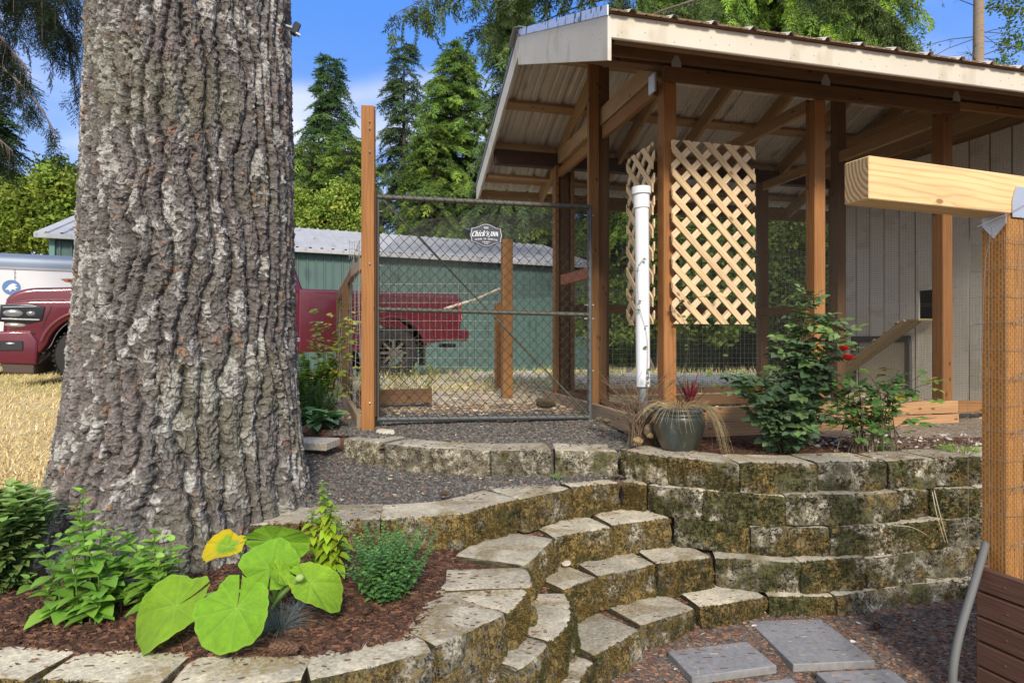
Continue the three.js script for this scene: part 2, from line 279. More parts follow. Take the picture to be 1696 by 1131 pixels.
function inPoly(p, x, y) { let c = false; for (let i = 0, j = p.length - 1; i < p.length; j = i++) { const a = p[i], b = p[j]; if ((a[1] > y) !== (b[1] > y) && x < (b[0] - a[0]) * (y - a[1]) / (b[1] - a[1]) + a[0]) c = !c; } return c; }
function zone(x, D) { for (let k = 1; k <= 5; k++) if (inPoly(zonePoly[k], x, D)) return k; return 6; }
const bumpy = (x, D) => 0.018 * (fbm(x * 3 + 40, D * 3 + 11, 9, 3) - 0.5);
function far(D, x) { return 0.80 + 0.03 * sstep(4.6, 6, D) - 0.05 * sstep(6, 9, D) - 0.36 * sstep(10.5, 18, D); }
function H(x, D, z = zone(x, D)) {
  const b = bumpy(x, D);
  if (z === 1) return mix(0.725, far(D, x), sstep(3.5, 4.9, D)) + b * 1.2;
  if (z === 2) return 0.572 + 0.02 * sstep(3.0, 3.4, D) + 0.13 * sstep(3.2, 3.95, D) * sstep(-0.9, -1.35, x) + b;
  if (z === 3) { const l = sstep(-0.9, -1.6, x); return mix(0.412 + 0.05 * sstep(-0.1, -0.5, x) * sstep(1.68, 1.86, D), mix(0.50, far(D, x), sstep(2.3, 7, D) * 0.85 + 0.15 * sstep(6, 9, D)), l * sstep(2.3, 3.1, D)) + b; }
  if (z === 4) return 0.262 + b * 0.8;
  if (z === 5) return 0.112 + b * 0.8;
  return 0.0 + 0.045 * sstep(1.9, 3.0, D) * sstep(0.2, 1.2, D - 1.7) + b * 0.7;
}
const lawnEdge = (x) => 3.0 + 0.25 * (fbm(x * 1.5, 4, 3, 2) - 0.5);
function surf(x, D, z) {                                     // which ground lies here
  if (z === 1 && -0.2424 * (x - 0.97) + 0.9702 * (D - 3.85) > 0.06 && x > 0.95) return 'yard';
  if (z === 1) return D > 5.35 + 0.5 * (fbm(x * 1.2, 9, 5, 2) - 0.5) ? (x < -2.6 ? 'lawn' : 'yard') : x > 0.75 && D > 3 ? (x > 1.9 ? 'dirt' : 'mulch') : D > 4.75 + 0.35 * (fbm(x * 2, 2, 8, 2) - 0.5) ? 'dirt' : 'gravel';
  if (z === 2) return x < -1.1 && D > 3.86 ? 'mulch' : 'gravel';
  if (z === 3) return D > 3.9 && x > -2.0 ? 'mulch' : x < -1.5 && D > lawnEdge(x) ? 'lawn' : D > 2.6 && x > -0.1 ? 'patio' : 'mulch';
  return 'patio';
}
{
  // near ground, one mesh per kind of surface; the steps between levels lie under the stones
  const x0 = -6.2, x1 = 6.2, d0 = 0.9, d1 = 6.0, st = 0.05, nx = Math.round((x1 - x0) / st), nd = Math.round((d1 - d0) / st), zz = [], hh = [];
  for (let j = 0; j <= nd; j++) for (let i = 0; i <= nx; i++) { const x = x0 + i * st, D = d0 + j * st, z = zone(x, D); zz.push(z); hh.push(H(x, D, z)); }
  const sets = {};
  for (let j = 0; j < nd; j++) for (let i = 0; i < nx; i++) {
    const a = j * (nx + 1) + i, x = x0 + (i + 0.5) * st, D = d0 + (j + 0.5) * st, q = [a, a + 1, a + nx + 1, a + nx + 2], z = Math.max(...q.map((k) => zz[k])), s = (sets[surf(x, D, z)] ??= { map: new Map(), pos: [], uv: [], idx: [] });
    const v = (k) => { if (!s.map.has(k)) { s.map.set(k, s.pos.length / 3); const X = x0 + (k % (nx + 1)) * st, DD = d0 + Math.floor(k / (nx + 1)) * st; s.pos.push(X, hh[k], -DD); s.uv.push(X * 0.9, DD * 0.9); } return s.map.get(k); };
    const [A, B, Cc, E] = q.map(v); s.idx.push(A, B, Cc, B, E, Cc);
  }
  const names = { gravel: 'gravel_path', mulch: 'mulch_bed', patio: 'patio_ground', dirt: 'bare_ground', yard: 'yard_ground', lawn: 'dry_lawn' };
  for (const k in sets) { const s = sets[k], g = new THREE.BufferGeometry(); g.setAttribute('position', new THREE.Float32BufferAttribute(s.pos, 3)); g.setAttribute('uv', new THREE.Float32BufferAttribute(s.uv, 2)); g.setIndex(s.idx); g.computeVertexNormals(); struct(names[k], g, MG[k]); }
  // the yard and fields on to the horizon, and the flat ground behind the viewer
  const grid = (xs, ds, f, mat, name) => { const pos = [], uv = [], idx = [], w = xs(0).length; ds.forEach((D, j) => xs(D).forEach((x) => { pos.push(x, f(x, D), -D); uv.push(x * 0.9, D * 0.9); })); for (let j = 0; j < ds.length - 1; j++) for (let i = 0; i < w - 1; i++) { const a = j * w + i; idx.push(a, a + 1, a + w, a + 1, a + w + 1, a + w); } const g = new THREE.BufferGeometry(); g.setAttribute('position', new THREE.Float32BufferAttribute(pos, 3)); g.setAttribute('uv', new THREE.Float32BufferAttribute(uv, 2)); g.setIndex(idx); g.computeVertexNormals(); return struct(name, g, mat); };
  const ds = []; for (let D = 6; D < 700; D *= 1.07) ds.push(D);
  const span = (a, b) => (D) => Array.from({ length: 41 }, (_, i) => { const e = Math.max(7, D * 1.3); return mix(a === null ? -2.6 : -e, b === null ? -2.6 : e, i / 40); });
  grid(span(0, null), ds, (x, D) => H(x, D, 3), MG.lawn, 'dry_lawn');
  grid(span(null, 0), ds, (x, D) => H(x, D, 1), MG.yard, 'yard_ground');
  grid(() => Array.from({ length: 13 }, (_, i) => -60 + i * 10), [-60, -30, -10, -3, 0.9], () => -0.012, MG.patio, 'patio_ground');
}

// ---------- stone blocks ----------
// a split-faced concrete block: a, b are the ends of its front top edge, a2, b2 of its back edge
function blockGeo(a, b, a2, b2, y, h, seed, rough = 1, nu = 22) {
  const nb = 6, nf = 11, rows = nb + nf + 2, pos = [], uv = [], idxT = [], idxF = [], n = new V2(a2[0] + b2[0] - a[0] - b[0], a2[1] + b2[1] - a[1] - b[1]).normalize().multiplyScalar(-1), W = Math.hypot(b[0] - a[0], b[1] - a[1]);
  const r = rng(seed), o1 = r() * 5, o2 = r() * 5, lean = rr(r, -0.01, 0.01), tiltA = rr(r, -0.007, 0.007), tiltB = rr(r, -0.007, 0.007);
  for (let i = 0; i < rows; i++) for (let k = 0; k <= nu; k++) {
    const u = k / nu, edge = Math.min(u, 1 - u) * W, round = 0.016 * Math.pow(clamp(1 - edge / 0.035), 2), fx = mix(a[0], b[0], u), fy = mix(a[1], b[1], u), bx = mix(a2[0], b2[0], u), by = mix(a2[1], b2[1], u);
    const f1 = fbm(u * W * 14 + o1, 3 + o2, seed, 4) - 0.5;
    const chip = 0.018 * rough * Math.pow(clamp(fbm(u * W * 9 + o2, 7, seed + 3, 3) * 1.7 - 0.75), 1.3);
    let x, D, Y = y + mix(tiltA, tiltB, u);
    const ii = i > nb ? i - 1 : i;
    if (ii < nb) { const t = i / nb; x = mix(bx, fx, t); D = mix(by, fy, t); Y += 0.006 * (fbm(x * 9, D * 9, seed + 1, 3) - 0.5) - round * 0.3; if (i === 0) Y -= 0.0; }
    else {
      const v = (ii - nb) / nf, d = rough * (0.30 + 0.70 * sstep(0, 0.22, v)) * (0.050 * (fbm(u * W * 11 + o1, v * h * 11 + o2, seed + 2, 4) - 0.5) + 0.022 * (fbm(u * W * 42, v * h * 42, seed + 8, 3) - 0.5)) - round + lean * v, top = v === 0 ? 0.006 + chip * 0.7 : v < 0.2 ? -0.004 + chip * 0.5 * (1 - v * 5) : -0.004;
      x = fx + n.x * (d - top); D = fy + n.y * (d - top); Y -= v * h + (v === 0 ? chip * 0.5 + round * 0.4 : 0);
    }
    pos.push(x, Y, -D); if (i <= nb) uv.push(x + o1, D + o2); else uv.push(u * W + o1, (ii - nb) / nf * h + o2);
  }
  const w = nu + 1;
  for (let i = 0; i < rows - 1; i++) for (let k = 0; k < nu && i !== nb; k++) { const q = i * w + k; (i < nb ? idxT : idxF).push(q, q + w, q + 1, q + 1, q + w, q + w + 1); }
  for (const k of [0, nu]) { const q = pos.length / 3; const bp = k ? b2 : a2; pos.push(bp[0], y - h, -bp[1]); uv.push(o1 + 0.3, o2 + h); for (let i = 0; i < rows - 1; i++) k ? idxF.push(q, i * w + k, (i + 1) * w + k) : idxF.push(q, (i + 1) * w, i * w); }
  let g = new THREE.BufferGeometry(); g.setAttribute('position', new THREE.Float32BufferAttribute(pos, 3)); g.setAttribute('uv', new THREE.Float32BufferAttribute(uv, 2));
  const build = (idx) => { const q = g.clone(); q.setIndex(idx); return q.toNonIndexed(); };
  const gt = build(idxT), gf = build(idxF), out = toCreasedNormals(mergeGeometries([gt, gf], false), 0.75);
  out.clearGroups(); out.addGroup(0, idxT.length, 0); out.addGroup(idxT.length, idxF.length, 1); return out;
}
// moss cushions on the faces and crumbs of bark on the tops, gathered for every block
const mossInst = new Inst(), crumbInst = new Inst();
function growOn(g, m, seed) {
  const r = rng(seed + 7), p = g.attributes.position, nn = g.attributes.normal, n0 = g.groups[0].count, n1 = g.groups[1].count, amount = m[1].userData.moss ?? 0, gold = m[1].userData.gold ?? 0;
  const pick = (from, cnt) => { const t = from + 3 * Math.floor(r() * cnt / 3), a = r(), b = r() * (1 - a), c = 1 - a - b, q = (at, k) => at.getComponent(t, k) * a + at.getComponent(t + 1, k) * b + at.getComponent(t + 2, k) * c; return [new V3(q(p, 0), q(p, 1), q(p, 2)), new V3(q(nn, 0), q(nn, 1), q(nn, 2)).normalize()]; };
  for (let i = 0; i < amount * 620; i++) {
    const [v, n] = pick(n0, n1), f = fbm(v.x * 9 + v.z * 5, v.y * 11 + seed, 91, 4); if (f < 0.62 - amount * 0.30) continue;
    const go = sstep(0.45 - gold, 0.65 - gold, fbm(v.x * 7 + 3, v.y * 7 + v.z * 5, 95, 3)), k = rr(r, 0.5, 1.6), c = mix3([0.045, 0.044, 0.012], [0.17, 0.112, 0.026], go * rr(r, 0.4, 1)), s = rr(r, 0.005, 0.012);
    const side = new V3(rr(r, -1, 1), rr(r, -1, 1), rr(r, -1, 1)); mossInst.add(frameM(v, n.clone().addScaledVector(side, 0.5), side, s), [c[0] * k, c[1] * k, c[2] * k]);
  }
  for (let i = 0; i < 34; i++) { const [v] = pick(0, n0), q = r(); if (fbm(v.x * 6, v.z * 6, 97, 3) < 0.47) continue; const s = rr(r, 0.0025, 0.0075), c = q < 0.55 ? [0.15, 0.070, 0.040] : q < 0.8 ? [0.10, 0.065, 0.045] : [0.36, 0.29, 0.2], k = rr(r, 0.6, 1.4); crumbInst.add(place(v.setY(v.y + 0.002), r() * 6.28, rr(r, -0.3, 0.3), rr(r, -0.3, 0.3), s * rr(r, 1, 2.2), s, s), [c[0] * k, c[1] * k, c[2] * k]); }
}
function course(owner, k, i0, i1, depth, h, matOf, opts = {}) {
  const row = ROWS[k], p = row.p, n = normals2(p).map((q) => [q[0] * -ROWS.sign, q[1] * -ROWS.sign]);
  for (let i = i0; i < i1; i++) {
    const a = p[i + 1], b = p[i];                            // left end, right end
    const dx = b[0] - a[0], dy = b[1] - a[1], L = Math.hypot(dx, dy), gap = opts.gap ?? 0.004, e = [dx / L, dy / L], inw = [-e[1], e[0]], s = (inw[1] > 0 || (opts.keep && 0)) ? 1 : 1;
    const q = opts.jog ? (ih(i, k, 7) - 0.5) * opts.jog : 0;
    const A = [a[0] + e[0] * gap + inw[0] * q, a[1] + e[1] * gap + inw[1] * q], B = [b[0] - e[0] * gap + inw[0] * q, b[1] - e[1] * gap + inw[1] * q], tp = 0.12;
    const mit = (j) => { let nx = -n[j][0], ny = -n[j][1]; const d = nx * inw[0] + ny * inw[1], sl = clamp(nx * e[0] + ny * e[1], -0.45, 0.45), k = d > 0.2 ? sl / d : 0; return clamp(k, -0.5, 0.5); };
    const dp = typeof depth === 'function' ? depth(i) : depth, ka = mit(i + 1), kb = mit(i), lim = (L * 0.42) / dp;
    const A2 = [A[0] + (inw[0] + e[0] * Math.min(ka, lim)) * dp, A[1] + (inw[1] + e[1] * Math.min(ka, lim)) * dp], B2 = [B[0] + (inw[0] + e[0] * Math.max(kb, -lim)) * dp, B[1] + (inw[1] + e[1] * Math.max(kb, -lim)) * dp];
    const m = matOf(i).map((q, j) => vary(q, ih(i, k + j * 5, 83))), g = blockGeo(A, B, A2, B2, row.y + (opts.lift ?? 0) + (ih(i, k, 3) - 0.5) * 0.006, h, 1000 * k + i * 7 + 3, opts.rough ?? 1);
    growOn(g, m, 1000 * k + i);
    part(owner, 'stone_block', g, m);
  }
}
{
  const edging = thing('stone_edging', 'curved row of clean grey split faced blocks in front of the chain link gate', 'stone edging', new V3(-0.2, 0.6, -3.45));
  course(edging, 1, 8, 13, 0.24, 0.165, (i) => [i > 10 ? topGrey : topMat, i > 10 ? faceGrey : i > 9 ? faceGrey : faceMats[2]], { gap: 0.011, jog: 0.02 });
  const wall = thing('retaining_wall', 'mossy curved retaining wall of five courses of blocks below the chicken run', 'retaining wall', new V3(1.6, 0, -3.0));
  const pick = (i, k) => faceMats[[0, 3, 1, 0, 3, 2, 1][Math.floor(ih(i, k, 21) * 7)]];
  course(wall, 1, 0, 8, 0.24, 0.15, (i) => [topMat, faceMats[i < 5 ? 1 : 3]]);
  course(wall, 2, 0, 8, 0.24, 0.15, (i) => [topMat, pick(i, 2)], { jog: 0.03 });
  course(wall, 3, 0, 7, 0.24, 0.15, (i) => [topMat, pick(i, 33)], { jog: 0.03 });
  course(wall, 4, 0, 6, 0.24, 0.15, (i) => [topMat, pick(i, 14)], { jog: 0.02 });
  course(wall, 5, 0, 6, 0.24, 0.16, (i) => [topMat, pick(i, 65)], { jog: 0.03 });
  const steps = thing('stone_steps', 'curving stairs of mossy concrete blocks between tree bed and retaining wall', 'steps', new V3(0.3, 0, -2.6));
  const sp = (i, k) => faceMats[[4, 4, 5, 4][Math.floor(ih(i, k, 61) * 4)]];
  course(steps, 2, 8, 15, 0.25, 0.16, (i) => [topMat, sp(i, 1)], { gap: 0.005, jog: 0.015 });
  course(steps, 3, 7, 12, (i) => i >= 9 ? 0.33 : 0.27, 0.16, (i) => [topMat, sp(i, 2)], { gap: 0.005, jog: 0.015 });
  course(steps, 4, 6, 13, 0.25, 0.16, (i) => [topMat, sp(i, 3)], { gap: 0.005, jog: 0.01 });
  course(steps, 5, 6, 10, 0.26, 0.16, (i) => [topMat, sp(i, 4)], { gap: 0.012, jog: 0.02 });
  const bed = thing('tree_bed_edging', 'large pale blocks edging the mulch bed around the big tree', 'stone edging', new V3(-0.6, 0.3, -1.7));
  course(bed, 3, 12, 21, (i) => i < 14 ? 0.27 : 0.20, 0.30, (i) => [topMat, faceMats[i < 14 ? 5 : 5]], { gap: 0.016, rough: 1.2, jog: 0.035 });
}
{ // thin grey paver behind the left end of the edging
  const t = thing('paving_stone', 'thin grey stone beside the gate post at the end of the block row', 'paving stone', G(522, 735, 0.715));
  part(t, 'slab', chamfer(0.24, 0.05, 0.20, 0.006).applyMatrix4(place(G(522, 735, 0.725), 0, -0.15, 0, 1)), topGrey);
}
// concrete pavers lying on the patio
{
  const q = [['grey square paver nearest the bottom right planter, bluish and clean', [[1230, 1027], [1355, 1024], [1455, 1090], [1328, 1098.5]]], ['grey paver lying beside the lowest stone step', [[1107.5, 1079], [1234, 1057.5], [1291, 1102.7], [1145.7, 1116]]], ['grey paver cut off by the bottom edge below the large square paver', [[1358, 1110], [1480, 1106], [1580, 1190], [1440, 1200]]], ['grey paver cut off by the bottom edge below the paver beside the steps', [[1190, 1131], [1318, 1121], [1370, 1180], [1230, 1195]]]];
  const labels = ['square grey concrete paver below the middle of the retaining wall', q[1][0], 'grey concrete paver at the bottom edge near the dark planter', 'grey concrete paver at the bottom edge in front of the lowest step'];
  q.forEach(([, c], i) => {
    const w = c.map(([x, y]) => G(x, y, 0.052)), m = w.reduce((a, b) => a.add(b.clone()), new V3()).multiplyScalar(0.25), ex = new V3().subVectors(w[1], w[0]).add(new V3().subVectors(w[2], w[3])).multiplyScalar(0.5), ez = new V3().subVectors(w[3], w[0]).add(new V3().subVectors(w[2], w[1])).multiplyScalar(0.5);
    const t = thing('paving_stone', labels[i], 'paving stone', m.clone().setY(0));
    const X = ex.clone().normalize(), Z = ez.clone().addScaledVector(X, -ez.dot(X)).normalize(), Y = new V3().crossVectors(Z, X);
    part(t, 'slab', chamfer(ex.length(), 0.034, ez.length(), 0.003).applyMatrix4(basis(m.setY(0.03), X, Y, Z)), paverMat);
    const r = rng(50 + i); for (let j = 0; j < 34; j++) { const v = m.clone().addScaledVector(X, rr(r, -0.48, 0.48) * ex.length()).addScaledVector(Z, rr(r, -0.48, 0.48) * ez.length()), s = rr(r, 0.002, 0.006), c = [[0.2, 0.09, 0.05], [0.1, 0.07, 0.05], [0.4, 0.33, 0.22]][Math.floor(r() * 3)]; crumbInst.add(place(v.setY(0.049), r() * 6.28, 0, 0, s * rr(r, 1, 4), s, s), c); }
  });
}
{
  const tuft = []; for (let i = 0; i < 5; i++) { const a = i * 1.2566, c = Math.cos(a), s = Math.sin(a); tuft.push(-0.1, c * 0.5 - s * 0.3, s * 0.5 + c * 0.3, -0.1, c * 0.5 + s * 0.3, s * 0.5 - c * 0.3, 0.9, c * 0.55, s * 0.55); }
  const matte = std({ color: 0xffffff, roughness: 1 });
  mossInst.build('moss', soup(tuft), matte, scene, 'stuff', 'short olive and golden moss growing on the faces of the stone blocks', 'moss');
  crumbInst.build('bark_crumbs', new ConvexGeometry([[-1, 0, -0.35], [0.9, 0.05, -0.3], [1, 0.1, 0.3], [-0.8, 0.1, 0.4], [-0.6, 0.5, 0], [0.6, 0.5, 0.05]].map((a) => new V3(...a))), matte, scene, 'stuff', 'bark crumbs and needles lying on the flat tops of the stone blocks', 'litter');
}
// ---------- the big fir trunk ----------
const TC = [-1.545, 2.88];                                    // centre of the trunk: x, distance
{
  const W = 2048, Hh = 1536, PER = 2.9, TALL = 2.75, hgt = new Float32Array(W * Hh), col = new Uint8Array(W * Hh * 4);
  const ax = 52, ay = 13;
  for (let y = 0; y < Hh; y++) for (let x = 0; x < W; x++) {
    const u = x / W, v = y / Hh, wx = fbm(u * 14, v * 8, 3, 3, 14, 8) - 0.5, wy = fbm(u * 24, v * 16, 5, 2, 24, 16) - 0.5, w2 = fbm(u * 110, v * 90, 6, 2, 110, 90) - 0.5, w3 = fbm(u * 90, v * 110, 8, 2, 90, 110) - 0.5;
    const c = cell(u * ax + wx * 1.7 + w2 * 0.9, v * ay + wy * 1.2 + w3 * 0.8, 11, ax, ay), e = sstep(0.0, 0.22, c[1] - c[0] + 0.10 * w2);
    const rp = u * 40 + wx * 2.6 + w2 * 0.35, ridge = Math.pow(Math.abs(Math.cos(rp * Math.PI)), 0.42);
    const n = fbm(u * 62 + wx * 3 + w2 * 1.2, v * 62 + wy * 2 + w3 * 1.2, 17, 4, 62, 62), tq = n * 15 + c[2] * 3 - v * Hh * 0.02, lv = Math.floor(tq), fr = tq - lv, ter = (lv - c[2] * 3 + v * Hh * 0.02 + sstep(0.72, 1.0, fr)) / 15;
    const fl = ih(lv, Math.floor(c[2] * 977), 33), f2 = cell(u * 190 + w2 * 3, v * 130 + w3 * 3, 19, 190, 130), fe = sstep(0.02, 0.20, f2[1] - f2[0] + 0.3 * w3), grain = vn(u * 620, v * 300, 21, 620, 300), ln = fbm(u * 180, v * 420, 20, 2, 180, 420);
    const f3 = cell(u * 120 + w3 * 2.4 + wx * 4, v * 150 + w2 * 2.4, 27, 120, 150), f3e = sstep(0.0, 0.16, f3[1] - f3[0] + 0.25 * w2), shin = clamp(0.5 + 1.1 * f3[4]);
    let h = 0.85 * ridge + 0.16 * e * (0.5 + 0.7 * c[2]) + 0.20 * (ter - 0.3) + 0.13 * f2[2] * fe + 0.13 * f3[2] * f3e + 0.07 * shin * f3e + 0.05 * grain + 0.08 * (ln - 0.5);
    hgt[y * W + x] = h;
    const tone = clamp(0.30 * f3[2] + 0.26 * f2[2] + 0.24 * c[2] + 0.20 * fl + 0.7 * (ln - 0.5));
    let k = mix3([0.072, 0.062, 0.054], [0.235, 0.212, 0.192], Math.pow(tone, 1.15));
    const pink = sstep(0.50, 0.72, fbm(u * 14, v * 12, 23, 4, 14, 12)); k = mix3(k, [0.25, 0.185, 0.18], pink * 0.38 * f3[2]);
    const rust = sstep(0.88, 0.96, f2[2]) * sstep(0.50, 0.66, fbm(u * 20, v * 16, 29, 3, 20, 16)); k = mix3(k, [0.27, 0.14, 0.07], rust * 0.7);
    const lich = sstep(0.59, 0.66, fbm(u * 62, v * 24, 31, 5, 62, 24) + 0.18 * (f3[2] - 0.5) + 0.10 * (f2[2] - 0.5) + 0.3 * w2);
    k = mix3(k, mix3([0.36, 0.35, 0.31], [0.62, 0.60, 0.555], clamp(ln * 1.8 - 0.4)), lich * 0.6);
    const mossy = sstep(0.54, 0.70, fbm(u * 9, v * 7, 37, 5, 9, 7)); k = mix3(k, [0.16, 0.15, 0.088], mossy * 0.5 * (1 - fl * 0.5));
    const b = 0.66 + 0.62 * grain;
    const o = (y * W + x) * 4; for (let q = 0; q < 3; q++) col[o + q] = Math.round(255 * toS(k[q] * b)); col[o + 3] = 255;
  }
  const mk = (d, srgb) => { const t = new THREE.DataTexture(d, W, Hh); t.wrapS = t.wrapT = THREE.RepeatWrapping; t.magFilter = THREE.LinearFilter; if (srgb) t.colorSpace = THREE.SRGBColorSpace; t.needsUpdate = true; return t; };
  const hb = new Uint8Array(W * Hh * 4); for (let i = 0; i < W * Hh; i++) { hb[4 * i] = hb[4 * i + 1] = hb[4 * i + 2] = Math.round(255 * clamp(hgt[i] / 1.45)); hb[4 * i + 3] = 255; }
  const bark = std({ map: mk(col, true), bumpMap: mk(hb, false), bumpScale: 0.030, roughness: 0.95 });
  const samp = (u, v) => { const x = md(u * W, W), y = md(v * Hh, Hh), xi = Math.floor(x), yi = Math.floor(y), fx = x - xi, fy = y - yi, g = (a, b) => hgt[md(b, Hh) * W + md(a, W)]; return mix(mix(g(xi, yi), g(xi + 1, yi), fx), mix(g(xi, yi + 1), g(xi + 1, yi + 1), fx), fy); };
  const base = 0.36, top = 7.5, na = 520, nyA = 470, ys = [];
  for (let j = 0; j <= nyA; j++) ys.push(base + (3.15 - base) * j / nyA);
  for (let j = 1; j <= 24; j++) ys.push(3.15 + (top - 3.15) * j / 24);
  const face = Math.atan2(-TC[0], TC[1]), ths = []; // dense on the side that faces the view
  for (let i = 0; i <= na; i++) { const t = i / na * 2 - 1; ths.push(Math.PI * (0.42 * t + 0.58 * t * t * t)); }
  const pos = [], uv = [], idx = [], w = na + 1;
  const radius = (y, th) => { const z = y - 0.46; let r = 0.463 - 0.018 * z + 0.135 * Math.exp(-Math.max(0, z + 0.02) / 0.34) + 0.03 * Math.exp(-Math.max(0, z) / 0.9); r *= 1 + 0.035 * Math.exp(-z / 0.35) * Math.cos(5 * th + 1) + 0.02 * Math.cos(3 * th + 0.6) * Math.exp(-z / 0.8) + 0.012 * Math.cos(2 * th); return Math.max(0.16, r - 0.03 * Math.max(0, y - 4)); };
  for (const y of ys) for (const th of ths) {
    const u = th / (2 * Math.PI), v = y / TALL, r = radius(y, th) - 0.020 + 0.044 * (samp(u, v) - 0.35), a = th + face;   // a = 0 looks to +z
    pos.push(TC[0] - 0.012 + 0.024 * sstep(0.5, 1.5, y) + 0.018 * sstep(1.2, 2.6, y) + Math.sin(a) * r, y, -TC[1] + Math.cos(a) * r); uv.push(u, v);
  }
  for (let j = 0; j < ys.length - 1; j++) for (let i = 0; i < na; i++) { const q = j * w + i; idx.push(q, q + 1, q + w, q + 1, q + w + 1, q + w); }
  const g = new THREE.BufferGeometry(); g.setAttribute('position', new THREE.Float32BufferAttribute(pos, 3)); g.setAttribute('uv', new THREE.Float32BufferAttribute(uv, 2)); g.setIndex(idx); g.computeVertexNormals();
  const t = thing('fir_tree', 'massive old fir with thick furrowed grey bark and pale lichen, standing in the mulch bed', 'tree', new V3(TC[0], 0.46, -TC[1]));
  part(t, 'trunk', g, bark);
  globalThis.FIR = t;
}
{ // small floodlight fixed to the far side of the trunk
  const p = P(489, 48, 2.88), t = thing('floodlight', 'small dark floodlight fixed high on the right side of the big trunk', 'lamp', p);
  part(t, 'housing', chamfer(0.032, 0.06, 0.04, 0.006).applyMatrix4(place(p, 0.2, 0.5, -0.35, 1)), std({ color: C(0.04, 0.04, 0.045), roughness: 0.5 }));
  part(t, 'lens', chamfer(0.022, 0.008, 0.036, 0.002).applyMatrix4(place(p.clone().add(new V3(0.012, -0.030, 0.005)), 0.2, 0.5, -0.35, 1)), pvc);
  part(t, 'bracket', pipe(p, p.clone().add(new V3(-0.06, 0.02, 0)), 0.008, 6), galvDull);
}
// ---------- the chicken run, in its own axes: t along the front, s towards the back ----------
const TH = 14.03 * Math.PI / 180, cu = Math.cos(TH), su = Math.sin(TH), C0 = [0.970, 3.85];
const Wp = (t, s, y) => new V3(C0[0] + cu * t - su * s, y, -(C0[1] + su * t + cu * s));
const uT = new V3(cu, 0, -su), uS = new V3(-su, 0, -cu);
const R = (rel) => CH + rel;                                  // heights relative to the eye
function bx(t0, t1, s0, s1, y0, y1, c = 0.004, grain) {      // a board square to the run
  const L = [t1 - t0, y1 - y0, s1 - s0], ax = grain ?? L.indexOf(Math.max(...L)), m = Wp((t0 + t1) / 2, (s0 + s1) / 2, (y0 + y1) / 2);
  if (ax === 0) return chamfer(L[0], L[1], L[2], c).applyMatrix4(basis(m, uT, up, uS.clone().negate()));
  if (ax === 1) return chamfer(L[1], L[0], L[2], c).applyMatrix4(basis(m, up, uT, uS));
  return chamfer(L[2], L[1], L[0], c).applyMatrix4(basis(m, uS, up, uT));
}
const sA = -0.702, sR = 1.034, sB = 2.77, yE = R(1.66), yR = R(2.41), ta = -0.673, tz = 5.2;
const roofY = (s) => s < sR ? mix(yE, yR, (s - sA) / (sR - sA)) : mix(yR, yE, (s - sR) / (sB - sR));
const run = thing('chicken_run', 'large roofed chicken run of stained timber posts and wire mesh with a metal roof', 'chicken run', Wp(1.5, 1, 0.8));
